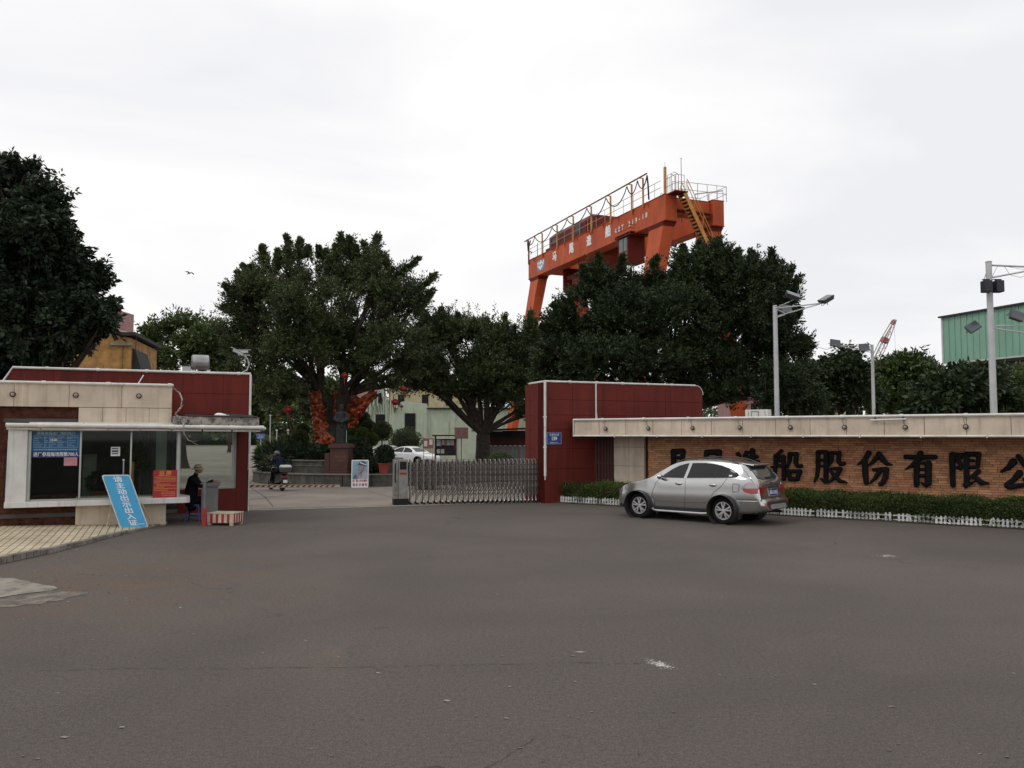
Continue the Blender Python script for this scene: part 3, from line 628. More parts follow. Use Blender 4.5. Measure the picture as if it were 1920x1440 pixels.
for ch, cx_, cy_, hh in [('司', 2010, 890, 66)]:
    x, z = atW(cx_, cy_, BW - .06); x2, z2 = atW(cx_, cy_ - hh/2, BW - .06); hgt = 2*(z2 - z)
    text('character', ch, M['letter'], sg, x, BW - .075, z, hgt*.97, bold=.0, ext=.04, round_=.006, sx=.97, fat=.030*hgt)
# brackets and small box on top of the band
x, z = atW(1418, 780, .6); t = fthing('meter_box', 'small cream box sitting on the wall band left of the first lamp pole', 'box', WF)
b = MB(); x0, x1_ = atW(1397, 770, .6)[0], atW(1439, 770, .6)[0]; b.box(x0, x1_, .6, .95, z_bt + .02, atW(1418, 768, .6)[1]); obj('case', b, M['white'], t, bevel=.01)
b = MB(); zz = atW(1418, 770, .59)[1]; b.tube([(x0+.2, .59, z_bt+.02), (x0+.2, .59, zz-.02), (x0+.42, .59, zz-.02), (x0+.42, .59, z_bt+.02)], .008, 5); obj('bracket', b, M['dkgrey'], t)
x0, x1_ = atW(1632, 785, .12)[0], atW(1700, 785, .12)[0]
t = fthing('spare_pipe', 'short white pipe hung just below the top edge of the cream band', 'pipe', WF)
b = MB(); b.tube([(x0, .12, z_bt - .09), (x1_, .12, z_bt - .07)], .022, 8); obj('pipe', b, M['trim'], t, smooth=True)
b = MB(); 
for q in (x0+.1, x1_-.1):
    b = MB(); b.box(q, q+.03, .11, .2, z_bt-.1, z_bt+.0); obj('bracket', b, M['dkgrey'], t)

# house number plate
x, z = PY.at(1039, 822, -.03); t = thing('number_plate', 'blue enamel street number plate 139 on the red pylon', 'sign', PY.w(x, -.03, z), PY.rz)
w2 = (PY.at(1053, 822, -.03)[0] - PY.at(1025, 822, -.03)[0]) / 2; h2 = 11.3/F*28.7
b = MB(); b.box(-w2, w2, 0, .02, -h2, h2); obj('plate', b, M['plate_blue'], t, bevel=.004)
b = MB(); e_ = .012
for q in ((-w2+e_, w2-e_, h2-.022, h2-.016), (-w2+e_, w2-e_, -h2+.016, -h2+.022), (-w2+e_, -w2+e_+.006, -h2+.016, h2-.016), (w2-e_-.006, w2-e_, -h2+.016, h2-.016)): b.box(q[0], q[1], -.003, .001, q[2], q[3])
obj('border', b, M['paint_w'], t)
text('lettering', '江滨东大道', M['paint_w'], t, 0, -.003, h2*.58, .075, bold=.001, ext=.001)
text('lettering', '139', M['paint_w'], t, 0, -.003, -.01, .17, bold=.006, ext=.001, sx=.9)
text('lettering', '邮政编码 350015', M['paint_w'], t, 0, -.003, -h2*.72, .045, ext=.001)

# clipped hedge in two lengths and the picket edging
def hedge(label, x0, x1, n):
    t = fthing('clipped_hedge', label, 'hedge', WF)
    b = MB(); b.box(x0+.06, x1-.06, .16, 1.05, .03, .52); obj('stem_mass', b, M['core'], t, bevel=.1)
    P, Dv = hedge_leaves(x0, x1, .08, 1.12, .05, .60, n); leaf_mesh('foliage', P, Dv, RNG.uniform(.03, .06, len(P)), RNG.uniform(.018, .034, len(P)), M['leafH'], t)
    return t
hx = atW(1142, 930, .1)[0]
hedge('low clipped hedge between the red pylon and the front of the silver car', .10, 4.45, 30000)
hedge('long low clipped hedge running from behind the silver car to the right edge', 4.55, XE, 80000)
mp_ = mat('picket_plastic', (.58, .58, .57), .5, var=.1, vs=5, dirt=((.16, .15, .12), 8, .6, .72))
x = .05; i = 0
PICK = ['first white picket edging panel at the foot of the red pylon', 'white picket edging panel second from the red pylon', 'white picket edging panel third from the red pylon', 'white picket edging panel in front of the hedge, left of the car nose']
ORD = ['first', 'second', 'third', 'fourth', 'fifth', 'sixth', 'seventh', 'eighth', 'ninth', 'tenth']
HID = ['white picket edging panel half hidden by the nose of the silver car', 'white picket edging panel behind the front wheel of the silver car', 'white picket edging panel behind the front door of the silver car', 'white picket edging panel behind the rear wheel of the silver car']
while x < 15.0:
    lean = R(random.choice([0, 0, 2, -3, 9, -14 if i > 8 else 3])); sh = random.uniform(-.05, .05)
    if i < 4: lb = PICK[i]
    elif i < 8: lb = HID[i-4]
    else: lb = 'white picket edging panel, %s one counted rightwards from the tail of the silver car' % ORD[min(9, i-8)]
    t = thing('picket_panel', lb, 'garden edging', WF.w(x, sh), WF.rz + R(random.uniform(-2.5, 2.5)), 'white picket edging panels along the kerb')
    t.rotation_euler[0] = lean
    npk = 10
    for k_ in range(npk):
        if i > 4 and random.random() < .07: continue
        hh = .25 + random.uniform(-.02, .02); xx = k_*.1 + .02; tl = random.uniform(-.008, .008)
        if random.random() < .15: tl = random.uniform(-.06, .06)
        b = MB(); b.prism([(xx, 0), (xx+.058, 0), (xx+.058+tl, hh-.03), (xx+.029+tl, hh), (xx+tl, hh-.03)], -.008, .008); obj('picket', b, mp_, t)
    b = MB(); b.box(0, .99, .009, .022, .16, .195); b.box(0, .99, .009, .022, .05, .08); obj('rail', b, mp_, t)
    x += 1.0 + random.uniform(-.01, .03); i += 1
k = MB(); k.box(-.1, XE, -.10, 1.5, 0, .035)
o = obj('planting_bed', k, M['soil']); o.matrix_world = WF.M; tag(o, kind='structure')
# ------------------------------------------------------------------ guardhouse on the left
def atB(px, py, y=0): return BF.at(px, py, y)
gh = fthing('guardhouse', 'gatekeepers building with cream band, white framed windows and red rear wall', 'building', BF)
RY = 3.33
XR = atB(465, 957, RY)[0]; XL = atB(24, 690, RY)[0]; XL2 = atB(3, 718, RY)[0]
ztR = .5*(atB(466, 703, RY)[1] + atB(24, 689.5, RY)[1])
wx1 = atB(443, 900, RY)[0]; wx0 = atB(318, 900, RY)[0]; wz0 = atB(440, 916, RY)[1]; wz1 = 2.62
b = MB()
b.prism([(wx0, wz1), (XR, wz1), (XR, ztR), (XL, ztR), (XL2, ztR-.55), (XL2, wz1)], RY, RY + .3)
b.box(wx1, XR, RY, RY+.3, 0, wz1 - .0005); b.box(wx0, wx1 - .0005, RY, RY+.3, 0, wz0)
b.box(XL2 - 3, wx0, RY + .02, RY+.28, 0, wz1 - .001)
obj('red_wall', b, M['red'], gh, bevel=.012)
b = MB()
for z in (ztR - .62, ztR - 1.25): b.box(XL2 + .3, XR - .01, RY - .004, RY + .002, z, z + .014)
for x in np.arange(XL + 1, XR, 1.15): b.box(x, x + .011, RY - .003, RY + .002, 2.7, ztR - .03)
obj('joint_lines', b, M['redjoint'], gh)
b = MB(); b.tube([(XL2 - .1, RY - .02, ztR - .62), (XL, RY - .02, ztR + .02), (XR, RY - .02, ztR + .02)], .038, 8)
for x in np.arange(XL + .8, XR, 1.3): b.tube([(x, RY - .02, ztR + .02), (x + .09, RY - .02, ztR + .02)], .05, 8)
b.tube([(XR, RY - .03, 1.25), (XR, RY - .03, ztR)], .036, 8); b.tube([(XR + .0, RY - .03, .0), (XR, RY - .03, 1.25)], .016, 6)
obj('coping_pipe', b, M['trim'], gh, smooth=True)
for i in range(16):
    x = XL + .2 + i*.52
    if x > XR - .1: break
    b = MB(); b.tube([(x, RY + .12, ztR), (x + random.uniform(-.02, .02), RY + .12, ztR + random.uniform(.15, .23))], .007, 5); obj('spike', b, M['spike'], gh)
# big rear window
b = MB(); b.box(wx1 - .06, wx1 - .002, RY + .08, RY + .16, wz0 + .002, wz1 - .002); b.box(wx0, wx1 - .061, RY + .08, RY + .16, wz0 + .002, wz0 + .06)
b.box(wx1 - .13, wx1 - .062, RY + .10, RY + .14, wz0 + .30, wz1 - .002)
wf = obj('window', b, M['alum'], gh, bevel=.004)
b = MB(); b.box(wx0, wx1 - .06, RY + .115, RY + .125, wz0 + .05, wz1); obj('pane', b, M['glass'], wf)
# cream band and panels
zb1 = .5*(atB(0, 718.6)[1] + atB(323, 724)[1]); zb0 = .5*(atB(0, 762)[1] + atB(147, 763.5)[1]); xb1 = atB(323, 740)[0]; xp0 = atB(147, 780)[0]; zg = atB(240, 796, -.05)[1]
XB0 = -9.0
b = MB(); x = xb1
while x > XB0:
    b.box(x - 1.2 + .005, x - .005, 0, .12, zb0 + .006, zb1); x -= 1.2
x = xb1; wdp = (xb1 - xp0)/4
for i in range(4): b.box(xp0 + i*wdp + .004, xp0 + (i+1)*wdp - .004, .004, .12, zg - .05, zb0 - .006)
b.box(xb1 - .1, xb1 - .004, .125, RY - .002, zg - .05, zb1 - .002)
obj('cream_band', b, M['cream'], gh, bevel=.005)
b = MB(); b.box(XB0, xb1 - .12, .03, 1.2, zb0 + .02, zb1 - .02); b.box(xp0 + .01, xb1 - .12, .03, .3, zg - .04, zb0 + .01); obj('band_backing', b, M['creamdark'], gh)
b = MB(); b.tube([(XB0, -.03, zb1 + .03), (xb1 + .02, -.03, zb1 + .03)], .034, 8); b.tube([(xb1, -.03, zb1 + .03), (xb1, 2.2, zb1 + .03)], .03, 8)
for x in np.arange(-4.3, xb1, 1.45): b.tube([(x, -.03, zb1+.03), (x+.09, -.03, zb1+.03)], .048, 8)
b.tube([(atB(257, 720)[0], .3, zb1 + .03), (atB(257, 720)[0] + .12, 1.2, zb1 + .35)], .015, 6)
obj('tube_trim', b, M['trim'], gh, smooth=True)
for i in range(9):
    x = xb1 - .55 - i*.72
    b = MB(); b.tube([(x, .25, zb1), (x + random.uniform(-.02, .02), .25, zb1 + random.uniform(.18, .26))], .007, 5); obj('spike', b, M['spike'], gh)
# brick behind and below, roof slab
b = MB(); b.box(XB0, xp0, .15, .4, 2.0, zb0); b.box(XB0, xp0, .14, .4, .0, .85); b.box(XB0, atB(8, 880, .15)[0], .145, .4, .85, 2.0)
obj('brown_wall', b, M['dkbrick'], gh)
xc1 = atB(311, 960)[0]
b = MB(); b.box(xp0 + .004, xp0 + (xc1 - xp0)*.5 - .004, 0, .1, .0, .80); b.box(xp0 + (xc1-xp0)*.5 + .004, xc1, 0, .1, 0, .80); b.box(xc1 - .1, xc1 - .002, .102, RY, 0, .8)
obj('cream_base', b, M['cream'], gh, bevel=.005)
# white bay frame
SY = -.35
s0, s1 = atB(7, 950, SY)[0], atB(356, 944, SY)[0]; zs0 = .5*(atB(7, 952, SY)[1] + atB(356, 944, SY)[1]); zs1 = .5*(atB(100, 938.5, SY)[1] + atB(338, 934, SY)[1])
b = MB(); b.slab([(s0, SY), (s1 - .08, SY), (s1, SY + .09), (s1 + .02, .5), (s1 - .3, 1.2), (s0, 1.2)], zs0, zs1)
obj('sill', b, M['white'], gh, bevel=.012)
wz_t = .5*(atB(55, 807, -.12)[1] + atB(338, 809, -.12)[1]); wxa = atB(54, 870, -.12)[0]; wxb = atB(335, 870, -.12)[0]
b = MB(); pzs = zs1 + .003
x0 = atB(9, 870, -.3)[0]
b.hexa([(s0 + .01, -.30, zs1 - .0), (wxa - .02, -.30, zs1), (wxa - .02, .2, zs1), (s0 + .01, .2, zs1)], [(x0 + .05, -.30, 2.60), (wxa - .02, -.30, 2.60), (wxa - .02, .2, 2.60), (x0 + .05, .2, 2.60)])
obj('white_panel', b, M['white'], gh, bevel=.006)
b = MB(); b.box(wxa - .015, wxb + .06, -.16, .1, wz_t, 2.66); obj('window_head', b, M['trim'], gh, bevel=.005)
b = MB(); b.box(wxa - .018, wxa + .05, -.22, -.06, pzs, wz_t - .002); 
for px_, hw in ((150.5, .022), (245, .02)):
    x = atB(px_, 870, -.12)[0]; b.box(x - hw, x + hw, -.15, -.07, pzs, wz_t - .002)
b.tube([(wxb - .01, -.11, pzs), (wxb - .01, -.11, wz_t)], .055, 12)
b.box(wxa + .051, wxb - .07, -.15, -.07, pzs, pzs + .03)
wf = obj('window', b, M['alum'], gh, bevel=.004, smooth=True)
b = MB(); b.box(wxa + .04, wxb - .05, -.115, -.105, pzs + .01, wz_t); b.box(wxb - .015, wxb - .005, -.06, RY*.62, pzs + .01, wz_t); obj('pane', b, M['glass'], wf)
# room inside
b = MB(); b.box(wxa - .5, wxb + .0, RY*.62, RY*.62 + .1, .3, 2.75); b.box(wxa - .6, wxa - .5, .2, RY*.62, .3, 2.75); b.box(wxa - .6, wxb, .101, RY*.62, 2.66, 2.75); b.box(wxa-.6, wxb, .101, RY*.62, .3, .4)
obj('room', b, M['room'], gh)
b = MB(); xa = atB(292, 860, 1.0)[0]; xb = atB(312, 860, 1.0)[0]; b.box(xa, xb, 1.0, 1.35, .41, 2.65); obj('pillar', b, M['roomlight'], gh, bevel=.01)
b = MB(); xa = atB(262, 860, .9)[0]; xb = atB(291, 860, .9)[0]
for i in range(9): b.tube([(xa + (xb-xa)*i/8, 1.05 + .03*(i % 2), .5), (xa + (xb-xa)*i/8, 1.05 + .03*(i % 2), 2.62)], .05, 6)
xa = atB(315, 860, .9)[0]; xb = atB(331, 860, .9)[0]
for i in range(5): b.tube([(xa + (xb-xa)*i/4, 1.05 + .03*(i % 2), .5), (xa + (xb-xa)*i/4, 1.05 + .03*(i % 2), 2.62)], .05, 6)
obj('curtain', b, mat('grey_curtain', (.10, .092, .085), .9, vs=3), gh)
# canopy: white gutter tubes and concrete slab
CY_ = -.46
g0 = atB(10, 797, CY_); g1 = atB(490, 801, CY_)
b = MB(); zl, zr_ = atB(12, 796.5, CY_)[1] - .0, atB(489, 802, CY_)[1]
xs = np.linspace(g0[0], g1[0], 9)
def zc(x): return zl + (zr_ - zl)*(x - g0[0])/(g1[0] - g0[0])
for i in range(8):
    b.tube([(xs[i] + .01, CY_, zc(xs[i])), (xs[i+1] - .01, CY_, zc(xs[i+1]))], .052, 10)
    b.tube([(xs[i+1] - .06, CY_, zc(xs[i+1])), (xs[i+1] + .06, CY_, zc(xs[i+1]))], .06, 10)
    b.tube([(xs[i] + .02, CY_ + .07, zc(xs[i]) - .085), (xs[i+1] - .02, CY_ + .07, zc(xs[i+1]) - .085)], .03, 8)
b.tube([(g1[0], CY_, zr_), (g1[0] + .08, CY_ + .05, zr_ - .02), (g1[0] + .02, CY_ + .3, zr_ - .05)], .05, 10)
obj('gutter', b, M['trim'], gh, smooth=True)
b = MB()
b.hexa([(g0[0]+.05, CY_+.04, zl-.03), (g1[0], CY_+.04, zr_-.03), (g1[0], RY-.01, zr_-.03), (g0[0]+.05, .13, zl-.03)], [(g0[0]+.05, CY_+.04, zl+.03), (g1[0], CY_+.04, zr_+.04), (g1[0], RY-.01, zr_+.04), (g0[0]+.05, .13, zl+.03)])
obj('canopy', b, M['white'], gh)
c0 = atB(324, 785, CY_ + .08)[0]; c1 = atB(486, 790, CY_ + .08)[0]; ct0 = atB(324, 780, CY_+.08)[1]; ct1 = atB(486, 783, CY_+.08)[1]
b = MB(); b.hexa([(c0, CY_+.08, zc(c0)+.05), (c1, CY_+.08, zc(c1)+.05), (c1, RY-.015, zc(c1)+.05), (c0, RY-.015, zc(c0)+.05)], [(c0, CY_+.08, ct0), (c1, CY_+.08, ct1), (c1, RY-.015, ct1), (c0, RY-.015, ct0)])
obj('concrete_slab', b, M['slabc'], gh, bevel=.02)
b = MB(); b.bar((c0+.3, CY_+.3, ct0+.03), (c1-.05, CY_+.25, ct1+.02), .5, .025); b.bar((c0+1.3, CY_+.15, ct0+.06), (c1-.15, CY_+.1, ct1+.05), .03, .03)
t = tag(obj('roofing_sheet', b, M['dkgrey']), 'dark loose roofing sheet lying on the concrete canopy slab', 'sheet'); t.matrix_world = BF.M
t = thing('white_bag', 'small crumpled white bag on the canopy slab', 'bag', BF.w(atB(412, 778, 0)[0], -.1, ct1 + .04), 0)
b = MB(); b.ball((0,0,.03), (.16,.1,.045), 9, 5); b.ball((.12,.02,.02), (.12,.08,.035), 8, 5)
for i, v in enumerate(b.v): b.v[i] = (v[0] + random.uniform(-.012,.012), v[1], v[2] + random.uniform(-.012,.012))
obj('bag', b, M['paint_w'], t)
t = thing('stray_branch', 'dead bent branch poking out over the canopy at the end of the cream band', 'branch', BF.w(xb1 + .02, -.1, ct0), BF.rz)
b = MB(); b.tube([(0, .3, .75), (.16, .2, .62), (.22, 0, .45), (.2, -.1, .25), (.06, -.15, .05), (.17, -.25, -.05), (.26, -.4, -.2), (.27, -.43, -.45), (.38, -.4, -.62), (.62, -.3, -.75)], [.022,.02,.018,.02,.024,.022,.02,.017,.012,.007], 6)
b.tube([(.06, -.15, .05), (.2, -.2, .22), (.25, -.2, .3)], [.02, .015, .006], 5); b.tube([(.38, -.4, -.62), (.5, -.3, -.66), (.66, -.25, -.62)], [.01, .008, .004], 5)
obj('wood', b, M['slabc'], t, smooth=True)

for px, lb in ((23.5, 'leftmost round lamp on the guardhouse band'), (142, 'middle round lamp on the guardhouse band'), (260.5, 'round lamp nearest the right end of the guardhouse band')):
    x, z = atB(px, 739 + px*.013, -.03); wall_lamp(BF, x, -.03, z, lb, 'round lamps on the guardhouse band', False)

def panel(name, label, cat, fr, pxa, pya, pxb, pyb, y, m, group=None, th=.006):
    x0, z1 = fr.at(pxa, pya, y); x1, z0 = fr.at(pxb, pyb, y)
    t = thing(name, label, cat, fr.w((x0+x1)/2, y, (z0+z1)/2), fr.rz, group); hw, hh = (x1-x0)/2, (z1-z0)/2
    b = MB(); b.box(-hw, hw, 0, th, -hh, hh); obj('sheet', b, m, t)
    return t, hw, hh
t, hw, hh = panel('notice_poster', 'bright blue visitor notice with a ruled table stuck inside the left window', 'poster', BF, 60, 808.5, 149, 846, -.135, mat('poster_mid_blue', (.006, .085, .21), .5, var=.06))
text('heading', '游客参观进厂须知简介', M['pale_line'], t, 0, -.002, hh*.78, .085, bold=.0015, ext=.001)
b = MB(); X = [-hw*.92, -hw*.48, -hw*.28, hw*.08, hw*.48, hw*.92]; Z = [hh*.58, hh*.33, -hh*.08, -hh*.62]
for z in (Z[0], Z[1], Z[3]): b.box(X[0], X[-1], -.002, .001, z, z+.006)
b.box(X[1], X[4], -.002, .001, Z[2], Z[2]+.005)
for x in X: b.box(x, x+.005, -.0025, .0005, Z[3], Z[0])
obj('table_rules', b, M['pale_line'], t)
b = MB()
for c_ in range(5):
    z = Z[0] - .04; k_ = 0
    while z > Z[3] + .03:
        L_ = (X[c_+1] - X[c_] - .03)*random.uniform(.45, 1); x = X[c_] + .015
        while x < X[c_] + L_:
            w_ = random.uniform(.01, .03); b.box(x, x + w_, -.0022, .001, z, z + .011); x += w_ + .008
        z -= .045
x = -hw*.9
while x < hw*.9:
    w_ = random.uniform(.02, .05); b.box(x, x + w_, -.0022, .001, -hh*.86, -hh*.86 + .02); x += w_ + .012
obj('small_print', b, M['pale_line'], t)
text('heading', '15:30', M['paint_w'], t, (X[2]+X[3])/2, -.0035, hh*.12, .07, bold=.002, ext=.001)
t, hw, hh = panel('notice_strip', 'navy strip with bold white writing below the blue visitor notice', 'poster', BF, 60, 846.8, 149.3, 857.5, -.135, M['band_blue'])
o = text('lettering', '进厂参观每场限数700人', M['paint_w'], t, 0, -.002, 0, .115, fat=.003, ext=.001, sx=1.0)
wv = max(v.co.x for v in o.data.vertices) - min(v.co.x for v in o.data.vertices); s_ = hw*1.9/wv
for v in o.data.vertices: v.co.x *= s_
panel('paper_note', 'small pink paper taped under the navy strip', 'note', BF, 120, 857.5, 144.5, 873, -.14, M['pink'])
t, hw, hh = panel('paper_notice', 'white printed notice taped to the middle window', 'note', BF, 208, 838, 225, 855, -.135, M['paper'])
b = MB()
for z in (-.6, -.15, .0, .5): b.box(-hw*.8, hw*.6, -.002, 0, hh*z, hh*z + .03)
obj('print', b, M['dkgrey'], t)
t, hw, hh = panel('recruitment_poster', 'red recruitment poster with gold writing at the right end of the windows', 'poster', BF, 287.5, 882, 331, 934.5, -.17, M['poster_red'])
text('heading', '招 聘', M['gold'], t, 0, -.002, hh*.78, .13, fat=.003, ext=.001)
b = MB(); z = hh*.58; k_ = 0
for z_, a_, c_ in ((.60, -.6, .3), (.50, -.9, .85), (.40, -.7, .9), (.30, -.9, .9), (.20, -.9, .9), (.10, -.9, -.5), (.0, -.7, .4), (-.10, -.7, .9), (-.20, -.9, -.1), (-.30, -.9, .9), (-.42, -.9, .2), (-.55, -.3, .8), (-.67, -.3, .9), (-.80, -.2, .8)):
    x = hw*a_
    while x < hw*c_:
        w_ = random.uniform(.012, .035); b.box(x, x + w_, -.002, 0, hh*z_, hh*z_ + .014); x += w_ + .009
obj('small_print', b, M['gold'], t)
# behind the panes
t = fthing('planter_box', 'long brown wooden planter box standing inside the middle window', 'planter', BF)
xa, xb = atB(168, 925, .4)[0], atB(214, 925, .4)[0]; zt = atB(190, 921, .4)[1]
b = MB(); b.box(xa, xb, .35, .7, .72, zt); b.box(xa-.02, xb+.02, .33, .72, zt - .04, zt); obj('box', b, M['wood'], t, bevel=.01)
def shrub(name, label, cat, c, r, n, m, ll=(.05, .12), lw=.4, group=None, core=True, flat=.2, stem=0):
    t = thing(name, label, cat, (c[0], c[1], c[2] - r[2] - stem), 0, group)
    P = unit(n); q = P * (1 - .22*RNG.random((n, 1))**2); lump = np.array([noise.noise(Vector(p)*2.1 + Vector(c)) for p in P])[:, None]
    q = q * (1 + flat*lump) * np.array(r) + np.array([0, 0, r[2] + stem]); L = RNG.uniform(*ll, n)
    leaf_mesh('foliage', q, P + RNG.normal(size=P.shape)*.55 + [0, 0, .25], L, L*lw, m, t)
    if core:
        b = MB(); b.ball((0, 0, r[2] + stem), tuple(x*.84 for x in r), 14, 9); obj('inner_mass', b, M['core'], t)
    if stem:
        b = MB(); b.tube([(0, 0, 0), (.02, 0, stem + r[2]*.5)], [.05, .03], 7); obj('stem', b, M['bark'], t)
    return t
def shrub_px(name, label, cat, px, py, rp, Y, n, m, ry=None, **kw):
    c = D(px, py, Y); r = rp*Y/F; rz_ = (ry or rp)*Y/F
    return shrub(name, label, cat, (c.x, c.y, max(c.z, rz_*.6)), (r, r, rz_), n, m, **kw)
for px, py, rp, lb in ((186, 905, 17, 'dark bushy pot plant behind the middle window'), (252, 852, 16, 'green leafy plant behind the mullion of the middle window'), (268, 872, 9, 'small green plant right of the middle mullion')):
    c = BF.w(*(lambda q: (q[0], .7, q[1]))(atB(px, py, .7)))
    shrub('pot_plant', lb, 'plant', c, (rp*.0142,)*3, 500, M['leafL'] if px > 200 else M['leafD'], ll=(.08, .16), core=False)
t = fthing('filing_cabinet', 'pale grey cabinet seen through the middle window', 'cabinet', BF)
xa, xb = atB(155, 870, 1.2)[0], atB(181, 870, 1.2)[0]
b = MB(); b.box(xa, xb, 1.2, 1.6, .41, atB(160, 852, 1.2)[1]); 
obj('case', b, mat('cabinet_grey', (.22, .23, .21), .6), t, bevel=.01)
b = MB()
for z in (.9, 1.2, 1.5): b.box(xa+.02, xb-.02, 1.185, 1.2, z, z+.25)
obj('drawer', b, mat('drawer_grey', (.27, .28, .26), .6), t, bevel=.005)
t = fthing('yellow_post', 'short yellow post behind the middle window', 'post', BF); xa = atB(248, 880, .3)[0]
b = MB(); b.box(xa-.04, xa+.04, .3, .38, .72, atB(248, 868, .3)[1]); b.add([(xa-.05,.29,atB(248,868,.3)[1]),(xa+.05,.29,atB(248,868,.3)[1]),(xa+.05,.39,atB(248,868,.3)[1]),(xa-.05,.39,atB(248,868,.3)[1]),(xa,.34,atB(248,868,.3)[1]+.05)],[(0,1,4),(1,2,4),(2,3,4),(3,0,4)]); obj('post', b, M['yellow'], t)
t = fthing('steel_post', 'thin chrome post with a ball top standing before the middle window', 'post', BF); xa = atB(231.5, 880, -.2)[0]
b = MB(); b.tube([(xa, -.28, zs1+.003), (xa, -.28, atB(231, 864, -.28)[1])], .018, 8); obj('tube', b, M['chrome'], t, smooth=True)
b = MB(); b.ball((xa, -.28, atB(231, 863, -.28)[1]), .035, 10, 6); obj('ball_top', b, M['chrome'], t, smooth=True)

# rooftop kit
x, z = atB(375.5, 695, 3.75); t = thing('water_tank', 'horizontal shiny water tank on the red guardhouse wall', 'tank', BF.w(x, 3.75, ztR), BF.rz)
r_ = 14/F*25.5; L_ = 16/F*25.5
zc_ = atB(375, 679.5, 3.75)[1] - ztR
b = MB(); b.lathe([(0, -L_), (r_*.7, -L_), (r_*.97, -L_+.03), (r_, -L_+.08), (r_, L_-.08), (r_*.97, L_-.03), (r_*.7, L_), (0, L_)], 24, (0, 0, zc_), 'X'); obj('drum', b, M['solar'], t, smooth=True)
b = MB(); 
for q in (-L_*.7, L_*.7): b.bar((q, 0, 0), (q, 0, zc_ - r_*.8), .04); b.bar((q, -.15, 0), (q, .15, 0), .04)
b.box(-L_*.8, -L_*.6, -.3, -.2, 0, .1); b.box(L_*.9, L_*1.1, -.1, .1, 0, .14)
obj('cradle', b, M['white'], t)
x, z = atB(349.5, 695, 3.75); t = thing('junction_box', 'small grey box left of the rooftop water tank', 'box', BF.w(x, 3.75, ztR), BF.rz)
b = MB(); b.box(-.12, .12, -.1, .1, .0, .21); b.box(-.128, .128, -.11, .11, .21, .225); obj('case', b, M['pole'], t, bevel=.01)
x, z = atB(462, 700, RY); cz = atB(462, 667, RY)[1] - ztR
t = thing('camera_post', 'bent pale conduit and bracket carrying two security cameras above the red corner', 'bracket', BF.w(x, RY + .1, ztR + .03), BF.rz)
b = MB(); b.tube([(-.42, 0, 0), (-.15, 0, .02), (0.03, 0, .12), (.085, 0, .3), (.03, 0, .47), (-.03, 0, cz - .02)], .016, 8); b.tube([(-.04, .0, .3), (-.04, 0, cz)], .012, 6); b.bar((-.25, 0, cz), (.1, 0, cz), .05, .03); obj('conduit', b, M['pole'], t, smooth=True)
for (px, py, dx, dz, lb) in ((447, 660, -.17, .09, 'left security camera tilted down to the left'), (456.5, 659, .17, .0, 'right security camera pointing right')):
    q = atB(px, py, RY); t = thing('security_camera', lb, 'camera', BF.w(q[0], RY + .1, q[1]), BF.rz, 'security cameras on the corner post')
    dv = Vector((dx, -.08, -dz)).normalized()
    if dx < 0: dv = Vector((-.95, -.1, .42)).normalized()
    b = MB(); b.bar(-dv*.15, dv*.17, .09, .085); obj('housing', b, M['pole'], t, bevel=.02)
    b = MB(); b.bar(-dv*.16 + Vector((0,0,.055)), dv*.23 + Vector((0,0,.055)), .12, .012); obj('sun_shield', b, M['white'], t)
    b = MB(); b.bar(dv*.172, dv*.19, .06, .06); obj('lens', b, M['dark'], t)

# blue A-board
p0 = D(252, 986, 20.75); BA = Frame((p0.x, p0.y), (.95, .31))
hgt = 1.30; lean = R(-14)
t = thing('sign_board', 'tall bright blue board with white writing leaning before the guardhouse', 'sign', (p0.x, p0.y, .045), BA.rz)
# leaning sideways as in the photograph: the top stands to the left and back
sh = Vector((-.47, .10, 0)); Wd = .62
Mx = Matrix(((1, 0, sh.x/hgt, 0), (0, 1, sh.y/hgt, 0), (0, 0, 1, 0), (0, 0, 0, 1)))
def shear(o): o.data.transform(Mx); o.data.update(); return o
rc = .05
def rrect(w_, h_, r_, z0=0):
    pts = []
    for cx_, cz_, a0 in ((w_-r_, h_-r_, 0), (-w_+r_, h_-r_, 90), (-w_+r_, r_, 180), (w_-r_, r_, 270)):
        for k_ in range(5): a = R(a0 + 22.5*k_); pts.append((cx_ + r_*math.cos(a), cz_ + r_*math.sin(a) + z0))
    return pts
b = MB(); b.prism(rrect(Wd/2 + .012, hgt + .02, .06, -.01), .004, .03); shear(obj('rim', b, M['trim'], t))
b = MB(); b.prism(rrect(Wd/2 - .012, hgt - .03, .05, .015), -.002, .0035); shear(obj('face', b, mat('board_blue', (.045, .33, .60), .5, var=.04, dirt=((.10, .36, .58), 7, .6, .8)), t))
for i, ch in enumerate('请主动出示出入证'):
    shear(text('character', ch, M['paint_w'], t, .01 , -.004, hgt*(.915 - i*.118), .150, fat=.0055, ext=.001, sx=1.42))
b = MB(); b.box(.12, .26, -.006, -.002, .085, .095); shear(obj('underline', b, M['paint_w'], t))
b = MB(); b.tube([(-.50, .10, hgt*.62), (-.66, .22, .0)], .012, 6); b.tube([(.12, .06, hgt*.5), (.40, .30, .0)], .012, 6); b.tube([(-.62, .20, .3), (-.2, .12, .34)], .01, 6)
obj('prop_frame', b, M['creampaint'], t)
q = G(221, 984, .03); t = thing('yellow_block', 'low yellow wooden block behind the foot of the blue board', 'block', (q.x, q.y + .05, .05), BF.rz)
b = MB(); b.box(-.25, .30, -.06, .06, 0, .13); obj('block', b, M['yellow'], t, bevel=.01)

